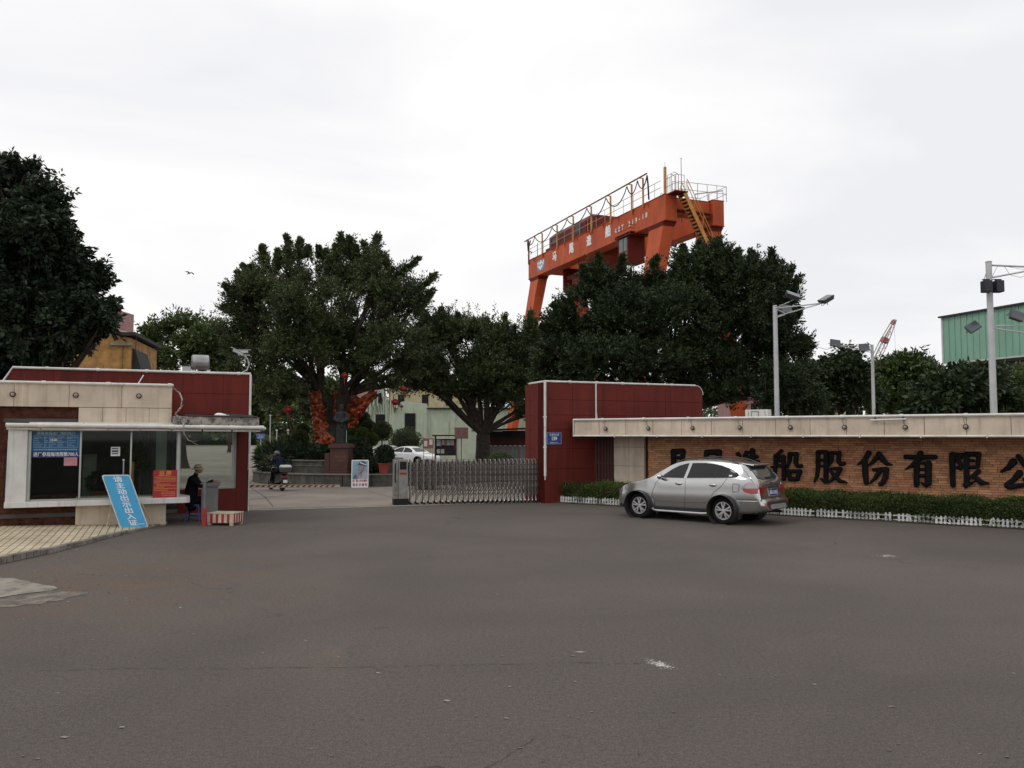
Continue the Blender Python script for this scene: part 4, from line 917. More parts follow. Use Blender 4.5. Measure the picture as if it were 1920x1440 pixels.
# barrier machine, striped box, desk, stool, gatekeeper
p = G(383, 986); t = thing('barrier_post', 'thin grey post with a red foot beside the striped box', 'post', p, 0)
s_ = p.y/F
b = MB(); b.tube([(0, 0, 25*s_), (-.01, 0, 90*s_)], .028, 8); b.box(-.05, .05, -.03, .03, 88*s_, 91*s_); b.tube([(.0, 0, 90*s_), (.07, 0, 92*s_), (.06, 0, 95*s_)], .012, 6); obj('tube', b, M['grey'], t, smooth=True)
b = MB(); b.hexa([(-.055,-.05,0),(.055,-.05,0),(.055,.05,0),(-.055,.05,0)], [(-.04,-.04,33*s_),(.04,-.04,33*s_),(.04,.04,33*s_),(-.04,.04,33*s_)]); obj('foot', b, M['redpaint'], t, bevel=.008)
a_ = G(388, 985); c_ = G(436, 986); d_ = (c_ - a_).normalized(); SFr = Frame((a_.x, a_.y), d_); Lx = (c_ - a_).length
t = fthing('striped_step', 'low cream wooden box with red stripes and stubby legs by the barrier post', 'box', SFr)
hz = .30
b = MB(); b.box(0, Lx, 0, .55, .07, hz); b.box(-.01, Lx+.01, -.01, .56, hz, hz+.025)
obj('case', b, M['creampaint'], t, bevel=.006)
b = MB()
for i in range(4): b.box(Lx*(.12 + i*.22), Lx*(.12 + i*.22) + .07, -.004, .003, .075, hz - .004)
for i in range(4): b.box(Lx - .003, Lx + .004, .06 + i*.125, .12 + i*.125, .075, hz - .004)
obj('red_stripes', b, M['redpaint'], t)
for xx, yy in ((.01, .01), (Lx-.09, .01), (.01, .48), (Lx-.09, .48)):
    b = MB(); b.box(xx, xx+.08, yy, yy+.06, 0, .068); obj('leg', b, M['creampaint'], t)
a_ = G(391, 977); zt = D(391, 905, a_.y)[2]
t = thing('desk', 'grey stand-up writing desk in front of the gatekeeper', 'desk', (a_.x, a_.y, 0), .25)
b = MB(); b.box(-.20, .20, 0, .4, 0, zt - .11); obj('cabinet', b, M['grey'], t, bevel=.008)
b = MB(); b.hexa([(-.27, -.05, zt-.109), (.24, -.05, zt-.109), (.24, .45, zt-.109), (-.27, .45, zt-.109)], [(-.25, -.04, zt-.02), (.24, -.04, zt+.02), (.24, .45, zt+.02), (-.25, .45, zt-.02)]); obj('desk_top', b, mat('desk_top_grey', (.13, .13, .125), .6), t, bevel=.008)
b = MB(); b.box(-.1, .08, .08, .3, zt + .012, zt + .022)
t = tag(obj('paper_sheet', b, M['paper']), 'white sheet lying on the grey writing desk', 'paper'); t.location = (a_.x, a_.y, 0); t.rotation_euler[2] = .25
sp = G(361, 977); t = thing('stool', 'blue plastic stool under the gatekeeper', 'stool', (sp.x, sp.y + .12, 0), .15)
b = MB(); b.slab([(-.15,-.15),(.15,-.15),(.15,.15),(-.15,.15)], .43, .455); b.box(-.155,.155,-.155,-.14,.40,.43); b.box(-.155,.155,.14,.155,.40,.43); obj('seat', b, M['stool'], t, bevel=.008)
for sx_ in (-1, 1):
    for sy_ in (-1, 1):
        b = MB(); b.bar((sx_*.135, sy_*.135, .43), (sx_*.185, sy_*.185, 0), .035); obj('leg', b, M['stool'], t)
b = MB(); b.bar((-.17, -.17, .13), (.17, -.17, .13), .02, .03); b.bar((-.17, .17, .13), (.17, .17, .13), .02, .03); b.bar((-.17, -.17, .13), (-.17, .17, .13), .02, .03); b.bar((.17, -.17, .13), (.17, .17, .13), .02, .03); obj('stretcher', b, M['stool'], t)
stool_c = Vector((sp.x, sp.y + .12, 0))

def seg_d(P, p, q, r0, r1):
    p = np.array(p); q = np.array(q); d = q - p; L2 = max(d.dot(d), 1e-9); t_ = np.clip(((P - p) @ d)/L2, 0, 1)
    return np.linalg.norm(P - p - t_[:, None]*d, axis=1) - (r0 + (r1 - r0)*t_)
def figure(name, segs, mats, parent=None, voxel=.011, smooth=3):
    """one continuous surface grown round tapered limbs; segs: (p, q, r0, r1, material index)"""
    b = MB()
    for p, q, r0, r1, _ in segs:
        p = Vector(p); q = Vector(q); L_ = (q-p).length; n_ = max(2, int(L_/.02)) if L_ > .0 else 2
        pts = [p.lerp(q, i/6) for i in range(7)]
        if L_ > 1e-4: b.tube(pts, [r0 + (r1-r0)*i/6 for i in range(7)], 14)
        b.ball(p, r0, 14, 10); b.ball(q, r1, 14, 10)
    o = obj(name, b, M['dark']); mo = o.modifiers.new('r', 'REMESH'); mo.mode = 'VOXEL'; mo.voxel_size = voxel
    ms = o.modifiers.new('s', 'SMOOTH'); ms.factor = .5; ms.iterations = smooth
    me = evaluated(o); bpy.data.objects.remove(o); me.materials.clear()
    nf = len(me.polygons); C_ = np.empty(nf*3); me.polygons.foreach_get('center', C_); C_ = C_.reshape(-1, 3)
    Dd = np.stack([seg_d(C_, p, q, r0, r1) for p, q, r0, r1, _ in segs]); mi = np.array([s_[4] for s_ in segs])[Dd.argmin(0)]
    me.polygons.foreach_set('material_index', mi.astype(np.int32)); me.polygons.foreach_set('use_smooth', [True]*nf); me.name = name
    return mesh_obj(name, me, mats, parent)
def hand(wrist, d, side, mi, s=1.0, curl=.35):
    """palm, four unequal fingers and a thumb, as limb segments"""
    w_ = Vector(wrist); d = Vector(d).normalized(); side = Vector(side).normalized(); up = d.cross(side).normalized(); out = []
    out.append((w_, w_ + d*.06*s, .024*s, .030*s, mi)); pc_ = w_ + d*.075*s
    for k_, (o_, L_) in enumerate(((-.028, .062), (-.010, .072), (.010, .068), (.027, .052))):
        a = w_ + d*.07*s + side*o_*s; k1 = a + (d - up*curl*.5).normalized()*L_*.55*s; k2 = k1 + (d - up*curl*1.6).normalized()*L_*.5*s
        out += [(a, k1, .0105*s, .0095*s, mi), (k1, k2, .0095*s, .008*s, mi)]
    a = w_ + d*.02*s - side*.03*s; k1 = a + (d*.6 - side*.8).normalized()*.04*s; k2 = k1 + (d - side*.2 - up*.4).normalized()*.03*s
    out += [(a, k1, .013*s, .011*s, mi), (k1, k2, .011*s, .009*s, mi)]
    return out
# the gatekeeper: seated, facing the desk to the right, leaning forward
gk = thing('person', 'gatekeeper in black coat and pale brimmed hat seated on the blue stool at the desk', 'person', stool_c, .22)
dk = Vector((a_.x, a_.y, 0)) ; 
hx_, hz_ = .52, zt + .035
segs = [((-.08, 0, .56), (-.10, 0, .78), .165, .17, 0), ((-.10, 0, .78), (-.04, 0, 1.08), .17, .165, 0), ((-.05, -.08, 1.08), (-.05, .08, 1.08), .125, .125, 0), ((-.03, 0, 1.15), (.02, 0, 1.27), .085, .06, 0),
        ((.02, 0, 1.26), (.05, 0, 1.33), .052, .055, 1), ((.07, 0, 1.385), (.082, 0, 1.42), .088, .092, 1), ((.12, 0, 1.345), (.13, 0, 1.36), .055, .06, 1), ((.17, 0, 1.378), (.185, 0, 1.37), .014, .014, 1),
        ((.075, -.085, 1.385), (.07, -.095, 1.375), .02, .016, 1), ((.075, .085, 1.385), (.07, .095, 1.375), .02, .016, 1),
        ((-.04, -.19, 1.12), (.17, -.235, .95), .072, .056, 0), ((.17, -.235, .95), (hx_-.05, -.13, hz_), .055, .036, 0),
        ((-.04, .19, 1.12), (.16, .22, .95), .072, .056, 0), ((.16, .22, .95), (hx_-.08, .14, hz_), .055, .036, 0),
        ((.02, -.09, .56), (.36, -.13, .56), .10, .075, 0), ((.36, -.13, .55), (.34, -.13, .10), .072, .048, 0), ((.32, -.13, .05), (.46, -.13, .035), .045, .035, 2),
        ((.02, .09, .56), (.36, .13, .56), .10, .075, 0), ((.36, .13, .55), (.34, .13, .10), .072, .048, 0), ((.32, .13, .05), (.46, .13, .035), .045, .035, 2),
        ((-.10, -.08, .50), (-.09, .08, .50), .15, .15, 0), ((-.08, -.12, .34), (-.06, .12, .34), .09, .09, 0)]
segs += hand((hx_-.05, -.13, hz_), (.95, .15, -.05), (0, 1, 0), 1) + hand((hx_-.08, .14, hz_), (.95, -.15, -.05), (0, -1, 0), 1)
figure('body', segs, [M['black_cloth'], M['skin'], M['dark']], gk)
b = MB(); b.lathe([(.0, .135), (.05, .133), (.088, .115), (.104, .07), (.112, .035), (.118, .03), (.165, .008), (.175, -.004), (.172, -.008), (.112, .018), (.108, .0)], 26, (.07, 0, 1.405))
ht = obj('hat', b, M['hat'], gk, smooth=True)
b = MB(); b.lathe([(.1135, .032), (.1055, .062)], 26, (.07, 0, 1.405)); obj('hat_band', b, M['hatband'], ht, smooth=True)
b = MB(); b.box(-.01, .02, -.012, .012, 0, .005)
# ------------------------------------------------------------------ cars
def pch(xs, ys, x):
    """monotone cubic through the points"""
    xs = np.asarray(xs, float); ys = np.asarray(ys, float); h = np.diff(xs); d = np.diff(ys)/h
    m = np.zeros(len(xs)); m[0] = d[0]; m[-1] = d[-1]
    for i in range(1, len(xs)-1):
        if d[i-1]*d[i] > 0: w1 = 2*h[i]+h[i-1]; w2 = h[i]+2*h[i-1]; m[i] = (w1+w2)/(w1/d[i-1]+w2/d[i])
    x = np.atleast_1d(x); k = np.clip(np.searchsorted(xs, x) - 1, 0, len(h)-1); t_ = (x - xs[k])/h[k]
    return (2*t_**3-3*t_**2+1)*ys[k] + (t_**3-2*t_**2+t_)*h[k]*m[k] + (-2*t_**3+3*t_**2)*ys[k+1] + (t_**3-t_**2)*h[k]*m[k+1]
def crom(pts, n):
    pts = np.asarray(pts, float); P = np.vstack([2*pts[0]-pts[1], pts, 2*pts[-1]-pts[-2]]); out = []
    for i in range(len(pts)-1):
        p0, p1, p2, p3 = P[i:i+4]
        for k in range(n):
            t_ = k/n; out.append(.5*((2*p1)+(-p0+p2)*t_+(2*p0-5*p1+4*p2-p3)*t_**2+(-p0+3*p1-3*p2+p3)*t_**3))
    out.append(pts[-1]); return np.array(out)
CARP = mat('silver_paint', (.48, .485, .475), .2, metal=.93, var=.03, vs=1, coat=.8)
WHITEP = mat('white_car_paint', (.70, .71, .72), .3, metal=0, var=.03, vs=1, coat=.8)
TRIMP = mat('dark_trim', (.03, .03, .032), .55)
SILV = mat('bright_trim', (.50, .50, .50), .3, metal=.5, var=.03)
TAILR = mat('red_lens', (.34, .01, .014), .15, coat=1)
TAILC = mat('clear_lens', (.38, .33, .34), .12, metal=.7, coat=1)
SEAM = mat('door_gap', (.012, .012, .012), .8)
class Car:
    def __init__(s, root, S, paint):
        s.S = S; s.root = root; L = S['L']
        xs = np.unique(np.concatenate([np.linspace(0, .3, 10)**1.0, np.arange(.3, L-.3, .05), np.linspace(L-.3, L, 14)]))
        top = pch(*zip(*S['top']), xs); belt = pch(*zip(*S['belt']), xs); zb = pch(*zip(*S['bot']), xs); W = pch(*zip(*S['wid']), xs); tw = pch(*zip(*S['tum']), xs)
        V = []; nsec = None
        for i, x in enumerate(xs):
            w_, t_, z0, be = W[i], top[i], zb[i], belt[i]; h = t_ - be; gk_ = max(0, min(1, (h-.06)/.28)); gk_ = gk_*gk_*(3-2*gk_)
            be2 = min(be, t_ - .05); mid = z0 + (be2-z0)*.45
            roofw = w_*(.90*(1-gk_) + tw[i]*gk_); bodyw = w_
            p = [(0, z0), (bodyw*.80, z0), (bodyw*.93, z0+.03), (bodyw*.975, z0+.12), (bodyw*1.0, mid), (bodyw*.995, mid + (be2-mid)*.5), (bodyw*.968, be2 - .02)]
            zr_ = t_ - (.035*(1-gk_) + .085*gk_)
            p += [((bodyw*.955*(1-gk_*.5) + roofw*gk_*.5), be2 + (zr_-be2)*.5), (roofw, zr_), (roofw*.90, t_ - .018 - .012*gk_), (roofw*.55, t_ - .004), (0, t_)]
            c = crom(p, 5); V.append(np.column_stack([np.full(len(c), x), -c[:, 0], c[:, 1]])); nsec = len(c)
        b = MB(); n_ = len(xs)
        left = np.concatenate(V); right = left.copy(); right[:, 1] *= -1
        full = []
        for i in range(n_):
            a = V[i]; r_ = a[::-1][1:-1].copy(); r_[:, 1] *= -1; full.append(np.vstack([a, r_]))
        m_ = len(full[0]); vs = [tuple(v) for f_ in full for v in f_]; fs = []
        for i in range(n_-1):
            for k in range(m_): k2 = (k+1) % m_; fs.append((i*m_+k, i*m_+k2, (i+1)*m_+k2, (i+1)*m_+k))
        fs.append(tuple(range(m_))); fs.append(tuple((n_-1)*m_ + k for k in range(m_))[::-1])
        b.add(vs, fs); o = obj('body', b, paint, root, smooth=True)
        for wx in S['wheels']:
            for sy in (-1, 1):
                cb = MB(); cb.lathe([(S['arch'], -.3), (S['arch'], .3)], 40, (wx, sy*(S['halfw']-.12), S['wr'] + S.get('archup', .02)), 'Y'); co = obj('cut', cb, paint); co.parent = root
                mo = o.modifiers.new('b', 'BOOLEAN'); mo.operation = 'DIFFERENCE'; mo.object = co; mo.solver = 'EXACT'
        uncut = o.data; bpy.context.view_layer.update()
        me = evaluated(o); me.name = 'body'; cuts = [m__.object for m__ in o.modifiers]
        o.modifiers.clear(); bm = bmesh.new(); bm.from_mesh(uncut); s.bvh = BVHTree.FromBMesh(bm); bm.free(); o.data = me
        for c_ in cuts: bpy.data.objects.remove(c_)
        me.polygons.foreach_set('use_smooth', [True]*len(me.polygons)); me.set_sharp_from_angle(angle=R(40)); s.body = o
        for wx in S['wheels']:
            cb = MB(); 
            for sy in (-1, 1):
                cb.lathe([(S['arch']-.006, -.29), (S['arch']-.006, .275)], 36, (wx, sy*(S['halfw']-.12), S['wr'] + S.get('archup', .02)), 'Y', nocap=True)
            tmp = obj('arch_liner', cb, TRIMP, o)
    def hit(s, kind, a, c):
        if kind == 'side':   o_, d = Vector((a, -3, c)), Vector((0, 1, 0))
        if kind == 'far':    o_, d = Vector((a, 3, c)), Vector((0, -1, 0))
        if kind == 'rear':   o_, d = Vector((s.S['L']+2, a, c)), Vector((-1, 0, 0))
        if kind == 'front':  o_, d = Vector((-2, a, c)), Vector((1, 0, 0))
        if kind == 'top':    o_, d = Vector((a, c, 4)), Vector((0, 0, -1))
        r = s.bvh.ray_cast(o_, d)
        return (r[0], r[1]) if r[0] is not None else (None, None)
    def patch(s, name, poly, kind, m, parent=None, off=.006, step=.05, skirt=.02, cut=None, smooth=True):
        bm = bmesh.new(); vs = [bm.verts.new((x, 0, z)) for x, z in poly]; bm.faces.new(vs)
        xs = [p[0] for p in poly]; zs_ = [p[1] for p in poly]
        for ax, lo, hi in ((0, min(xs), max(xs)), (2, min(zs_), max(zs_))):
            v = lo + step
            while v < hi:
                co = [0,0,0]; co[ax] = v; no = [0,0,0]; no[ax] = 1
                bmesh.ops.bisect_plane(bm, geom=bm.verts[:]+bm.edges[:]+bm.faces[:], plane_co=co, plane_no=no); v += step
        bmesh.ops.triangulate(bm, faces=bm.faces[:])
        inv = {}
        last = None
        for v in bm.verts:
            p, nn = s.hit(kind, v.co.x, v.co.z)
            inv[v] = (p, nn)
        good = [v for v in bm.verts if inv[v][0] is not None]
        for v in bm.verts:
            if inv[v][0] is None:
                q = min(good, key=lambda g_: (g_.co - v.co).length); inv[v] = inv[q]
        for v in bm.verts:
            p, nn = inv[v]; 
            if nn.dot({'side': Vector((0,-1,0)), 'far': Vector((0,1,0)), 'rear': Vector((1,0,0)), 'front': Vector((-1,0,0)), 'top': Vector((0,0,1))}[kind]) < 0: nn = -nn
            inv[v] = p + nn*off
        dirv = {'side': Vector((0,1,0)), 'far': Vector((0,-1,0)), 'rear': Vector((-1,0,0)), 'front': Vector((1,0,0)), 'top': Vector((0,0,-1))}[kind]
        for v in list(bm.verts): v.co = inv[v]
        if skirt:
            be = [e_ for e_ in bm.edges if e_.is_boundary]; r = bmesh.ops.extrude_edge_only(bm, edges=be)
            for v in [g_ for g_ in r['geom'] if isinstance(g_, bmesh.types.BMVert)]: v.co += dirv*(off + skirt)*.9
        bmesh.ops.recalc_face_normals(bm, faces=bm.faces[:])
        me = bpy.data.meshes.new(name); bm.to_mesh(me); bm.free()
        if smooth: me.polygons.foreach_set('use_smooth', [True]*len(me.polygons)); me.set_sharp_from_angle(angle=R(40))
        return mesh_obj(name, me, m, parent or s.root)
    def line(s, name, pts, kind, m, parent=None, w_=.010, off=.0015, dense=.06):
        P = []
        for i in range(len(pts)-1):
            a, c = np.array(pts[i]), np.array(pts[i+1]); k = max(1, int(np.linalg.norm(c-a)/dense))
            P += [a + (c-a)*j/k for j in range(k)]
        P.append(np.array(pts[-1])); Q = [s.hit(kind, p[0], p[1]) for p in P]; Q = [(p + n_*off*(1 if True else 1)) for p, n_ in Q if p is not None]
        b = MB(); b.tube(Q, w_/2, 6); return obj(name, b, m, parent or s.root, smooth=True)
def arc(cx, cz, r, a0, a1, n): return [(cx + r*math.cos(R(a0 + (a1-a0)*i/n)), cz + r*math.sin(R(a0 + (a1-a0)*i/n))) for i in range(n+1)]
def wheel(root, x, y, r, wd, sgn, spokes=5, tone=None):
    t = obj('wheel', MB().lathe([(r*.62, -wd/2), (r*.93, -wd/2), (r, -wd*.36), (r*1.0, wd*.36), (r*.93, wd/2), (r*.62, wd/2), (r*.62, -wd/2)], 48, (0,0,0), 'Y'), M['rubber'], root, smooth=True)
    t.name = 'wheel'; t.location = (x, y, r)
    o_ = sgn*wd/2
    b = MB(); b.lathe([(r*.66, o_*1.02), (r*.655, o_*.8), (r*.60, o_*.7), (r*.58, -o_*.2)], 48, (0,0,0), 'Y', nocap=True); b.lathe([(r*.675, o_*.96), (r*.675, o_*1.05), (r*.62, o_*1.05), (r*.61, o_*.8)], 48, (0,0,0), 'Y', nocap=True)
    obj('rim', b, SILV, t, smooth=True)
    b = MB(); b.lathe([(0, -o_*.25), (r*.58, -o_*.25)], 32, (0,0,0), 'Y'); b.lathe([(0, o_*.1), (r*.33, o_*.1), (r*.33, -o_*.2)], 24, (0,0,0), 'Y'); obj('brake_disc', b, M['dkgrey'], t)
    b = MB()
    for i in range(spokes):
        for da in (-11, 11):
            a = R(90 + 360/spokes*i + da*.5); a2 = R(90 + 360/spokes*i + da*1.15)
            p = Vector((math.cos(a)*r*.12, o_*.85, math.sin(a)*r*.12)); q = Vector((math.cos(a2)*r*.61, o_*.80, math.sin(a2)*r*.61))
            d_ = (q-p).normalized(); sd_ = Vector((-d_.z, 0, d_.x)); up = Vector((0, o_*.22, 0))
            b.hexa([p - sd_*r*.045 - up, p + sd_*r*.045 - up, p + sd_*r*.045 + up, p - sd_*r*.045 + up], [q - sd_*r*.062 - up, q + sd_*r*.062 - up, q + sd_*r*.062 + up, q - sd_*r*.062 + up])
    b.lathe([(0, o_*1.02), (r*.10, o_*1.0), (r*.17, o_*.9), (r*.17, o_*.4)], 20, (0,0,0), 'Y')
    obj('spokes', b, SILV, t, bevel=.006)
    return t
fw = G(1202, 970.5); rw = G(1356.5, 982.5); cdv = (rw - fw).normalized(); mid = (fw + rw)/2
# side contact points sit on the near side of the tyres: the car's centre line is half a track further away
CF = Frame((mid.x, mid.y), cdv); WB = 2.72; wfx = .92
sc_ = (rw-fw).length / WB
CS = .955
org = CF.w((-wfx - WB/2)*CS, .86*CS)
suv = thing('parked_car', 'silver sport utility car standing in front of the stone name wall', 'car', org, CF.rz); suv.scale = (CS, CS, CS)
S = dict(L=4.81, halfw=.925, wr=.365, arch=.425, archup=.025, wheels=(wfx, wfx+WB),
    top=[(0,.60),(.03,.70),(.09,.80),(.22,.90),(.5,.985),(.9,1.05),(1.18,1.10),(1.32,1.16),(1.62,1.36),(1.92,1.52),(2.2,1.605),(2.55,1.65),(3.0,1.66),(3.5,1.635),(3.95,1.585),(4.14,1.55),(4.24,1.48),(4.40,1.32),(4.58,1.10),(4.64,1.0),(4.67,.86),(4.69,.74),(4.735,.72),(4.79,.70),(4.81,.64)],
    belt=[(0,.9),(.9,1.0),(1.2,1.055),(2,1.075),(3,1.10),(3.8,1.14),(4.3,1.15),(4.81,1.15)],
    bot=[(0,.36),(.1,.29),(.5,.26),(2,.25),(3.6,.27),(4.5,.34),(4.81,.44)],
    wid=[(0,.60),(.04,.68),(.12,.76),(.28,.845),(.5,.895),(.8,.92),(1.6,.918),(3.2,.925),(3.9,.92),(4.3,.895),(4.55,.86),(4.68,.82),(4.76,.77),(4.81,.70)],
    tum=[(0,.8),(1.3,.80),(1.9,.735),(3,.745),(3.8,.735),(4.2,.72),(4.6,.80),(4.81,.85)])
C1 = Car(suv, S, CARP)
# glass
f_win = [(1.66,1.105),(1.72,1.19),(1.95,1.345),(2.18,1.46),(2.42,1.525),(2.50,1.535),(2.40,1.115)]
r_win = [(2.50,1.12),(2.60,1.54),(3.0,1.553),(3.3,1.53),(3.55,1.485),(3.85,1.395),(4.03,1.295),(4.08,1.235),(4.02,1.185),(3.85,1.168)]
def grow(poly, k):
    c_ = np.mean(poly, 0); P = np.array(poly); a = 0
    n_ = len(P); out = []
    for i in range(n_):
        e1 = P[i]-P[i-1]; e2 = P[(i+1)%n_]-P[i]; n1 = np.array([-e1[1], e1[0]])/np.linalg.norm(e1); n2 = np.array([-e2[1], e2[0]])/np.linalg.norm(e2)
        v = n1+n2; v = v/max(np.linalg.norm(v), .3); v /= np.linalg.norm(v)
        if v.dot(P[i]-c_) < 0: v = -v
        out.append(tuple(P[i] + v*k))
    return out
for kind in ('side', 'far'):
    for wn in (f_win, r_win):
        C1.patch('window_surround', grow(wn, .013), kind, SILV, off=.004)
        C1.patch('side_window', wn, kind, M['carglass'], off=.009, skirt=.006)
C1.line('window_divider', [(3.38, 1.15), (3.44, 1.50)], 'side', TRIMP, w_=.03, off=.008)
C1.line('window_divider', [(3.60, 1.155), (3.66, 1.43)], 'side', TRIMP, w_=.016, off=.008)
C1.patch('sticker', [(3.80,1.20),(3.89,1.205),(3.89,1.245),(3.80,1.24)], 'side', M['paint_w'], off=.012, skirt=0)
# windscreen, rear window (grown from behind)
C1.patch('windscreen', [(-.60,1.14),(.60,1.14),(.55,1.50),(.30,1.55),(-.30,1.55),(-.55,1.50)], 'front', M['carglass'], off=.004)
C1.patch('rear_window_surround', [(-.64,1.165),(-.4,1.12),(.4,1.12),(.64,1.165),(.56,1.50),(-.56,1.50)], 'rear', TRIMP, off=.003, step=.06)
C1.patch('rear_window', [(-.60,1.175),(-.38,1.14),(.38,1.14),(.60,1.175),(.53,1.49),(-.53,1.49)], 'rear', M['rearglass'], off=.008, step=.06)
b = MB(); 
b.hexa([(4.08,-.60,1.545),(4.37,-.52,1.50),(4.37,.52,1.50),(4.08,.60,1.545)][::1], [(4.05,-.58,1.575),(4.36,-.50,1.545),(4.36,.50,1.545),(4.05,.58,1.575)]); obj('spoiler', b, CARP, suv, bevel=.012)
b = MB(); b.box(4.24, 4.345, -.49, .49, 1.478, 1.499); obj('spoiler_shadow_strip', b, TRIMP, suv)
b = MB(); b.ball((4.545, -.03, 1.185), (.03, .17, .022), 14, 8); b.ball((4.55, .05, 1.19), (.035, .05, .03), 10, 6); obj('rear_wiper', b, TRIMP, suv, smooth=True)
# roof rails
for sy in (-1, 1):
    P = []
    for i in range(17):
        t_ = i/16; x = 2.02 + t_*1.95; h_ = C1.hit('top', x, sy*.60)[0].z; P.append((x, sy*.60, h_ + .004 + .062*min(1, math.sin(math.pi*t_)*1.9)))
    b = MB(); b.tube(P, .017, 8); obj('roof_rail', b, TRIMP, suv, smooth=True)
# lower black cladding, running board
C1.patch('sill_cladding', [(1.36,.262),(3.20,.275),(3.19,.385),(1.37,.365)], 'side', TRIMP, off=.006)
C1.patch('front_apron', [(.05,.30),(.46,.275),(.50,.36),(.06,.40)], 'side', TRIMP, off=.006)
b = MB(); b.tube([(1.36,-.90,.30),(1.46,-.965,.27),(1.6,-.98,.262),(3.0,-.98,.262),(3.12,-.965,.268),(3.20,-.90,.29)], .028, 8); b.box(1.5, 3.05, -.97, -.86, .235, .26); obj('running_board', b, SILV, suv, smooth=True)
b = MB(); b.tube([(1.36,.90,.30),(1.46,.965,.27),(3.0,.98,.262),(3.20,.90,.29)], .028, 8); obj('running_board', b, SILV, suv, smooth=True)
# flares
for i, wx in enumerate(S['wheels']):
    cz_ = .39
    for kind in ('side', 'far'):
        ring = arc(wx, cz_, .428, -12, 192, 24) + arc(wx, cz_, .497, 192, -12, 24)
        ring = [(x, max(z, .30)) for x, z in ring]
        C1.patch('wheel_arch_flare', ring, kind, CARP, off=.016, skirt=.02, step=.09)
# seams, handles
def seam(p, kind='side', w_=.011): C1.line('door_seam', p, kind, SEAM, w_=w_, off=.0005)
seam([(1.34,.40),(1.36,.70),(1.40,.84),(1.50,1.00),(1.66,1.10)]); seam([(2.44,.37),(2.47,.8),(2.46,1.10)]); seam([(1.37,.375),(3.12,.385)])
seam([(3.12,.39),(3.22,.60),(3.34,.84),(3.60,.98),(3.72,1.10),(3.76,1.165)])
seam([(1.36,.62),(1.45,.55),(1.7,.525),(2.4,.53),(3.0,.55),(3.18,.58)], w_=.008)
seam([(4.04,1.52),(4.15,1.40),(4.36,1.22),(4.52,1.06),(4.56,.98)])
seam([(4.0,.70),(4.3,.72),(4.6,.73)])
C1.patch('fuel_flap', [(3.93,.885),(4.10,.895),(4.11,1.02),(3.95,1.02)], 'side', CARP, off=.006, skirt=.01); seam([(3.92,.877),(4.11,.885),(4.12,1.03),(3.93,1.03),(3.92,.877)], w_=.012)
C1.line('bumper_crease', [(4.05,.66),(4.35,.665),(4.62,.67)], 'side', SILV, w_=.008, off=.0)
for x in (2.26, 3.34):
    p = C1.hit('side', x, .985)[0]; b = MB(); b.ball((x, p.y + .003, .985), (.115, .014, .03), 14, 8); b.tube([(x-.10, p.y-.008, .992), (x-.04, p.y-.030, .995), (x+.06, p.y-.030, .995), (x+.10, p.y-.008, .992)], .013, 8); obj('door_handle', b, M['chrome'], suv, smooth=True)
# mirrors
for sy in (-1, 1):
    b = MB(); b.ball((1.70, sy*1.03, 1.145), (.075, .11, .072), 16, 10); b.ball((1.735, sy*1.03, 1.145), (.05, .10, .062), 14, 8); mr_ = obj('wing_mirror', b, M['chrome'], suv, smooth=True)
    b = MB(); b.tube([(1.68, sy*.88, 1.09), (1.69, sy*.98, 1.10)], .03, 8); obj('mirror_arm', b, TRIMP, mr_)
# rear lamps: clear upper half, red lower half, wrapping the corner
for kind, sg_ in (('side', 1), ('far', 1)):
    q = C1.patch('tail_light', [(4.20,.955),(4.26,.885),(4.45,.855),(4.60,.86),(4.63,.96),(4.60,1.02),(4.45,1.045),(4.30,1.02)], kind, TAILR, off=.012, step=.04)
    C1.patch('clear_lens', [(4.20,.95),(4.42,.955),(4.62,.96),(4.585,1.045),(4.45,1.075),(4.30,1.05)], kind, TAILC, parent=q, off=.016, step=.04, skirt=.01)
for s_ in (-1, 1):
    C1.patch('tail_light', [(s_*.84,.87),(s_*.54,.885),(s_*.50,.93),(s_*.53,1.0),(s_*.84,1.03)][::1], 'rear', TAILR, off=.010, step=.05)
    C1.patch('clear_lens', [(s_*.84,.985),(s_*.60,.975),(s_*.64,1.03),(s_*.84,1.055)], 'rear', TAILC, off=.014, step=.05, skirt=.01)
    C1.patch('reflector', [(s_*.52,.545),(s_*.74,.55),(s_*.76,.625),(s_*.53,.615)], 'rear', TAILR, off=.006, step=.05)
C1.patch('plate_recess', [(-.30,.78),(.30,.78),(.33,.96),(-.33,.96)], 'rear', SILV, off=.004, step=.06)
pp = C1.hit('rear', 0, .87)[0]
b = MB(); b.box(pp.x+.012, pp.x+.024, -.22, .22, .795, .935); np_ = obj('number_plate', b, M['plate_blue'], suv, bevel=.003)
text('plate_lettering', '闽A·LK856', M['paint_w'], np_, 0, 0, 0, .105, bold=.002, ext=.001)
np_.children[0].data.transform(Matrix.Translation((pp.x + .027, .0, .865)) @ Matrix.Rotation(R(90), 4, 'Z'))
b = MB(); b.box(pp.x-.01, pp.x+.035, -.30, .30, .955, .985); obj('plate_garnish', b, TRIMP, suv, bevel=.008)
b = MB(); b.lathe([(.0, .0), (.038, 0), (.045, .012), (.03, .02), (0, .02)], 20, (C1.hit('rear', 0, 1.035)[0].x, 0, 1.035), 'X'); obj('badge', b, M['dkgrey'], suv, smooth=True)
for y_, w_ in ((.50, .10), (-.52, .10)):
    p = C1.hit('rear', y_, .80)[0]; b = MB(); b.box(p.x, p.x+.006, y_-w_/2, y_+w_/2, .795, .812); obj('name_badge', b, M['chrome'], suv)
C1.patch('bumper_step', [(-.80,.665),(.80,.665),(.80,.715),(-.80,.715)], 'rear', CARP, off=.02, step=.08, skirt=.04)
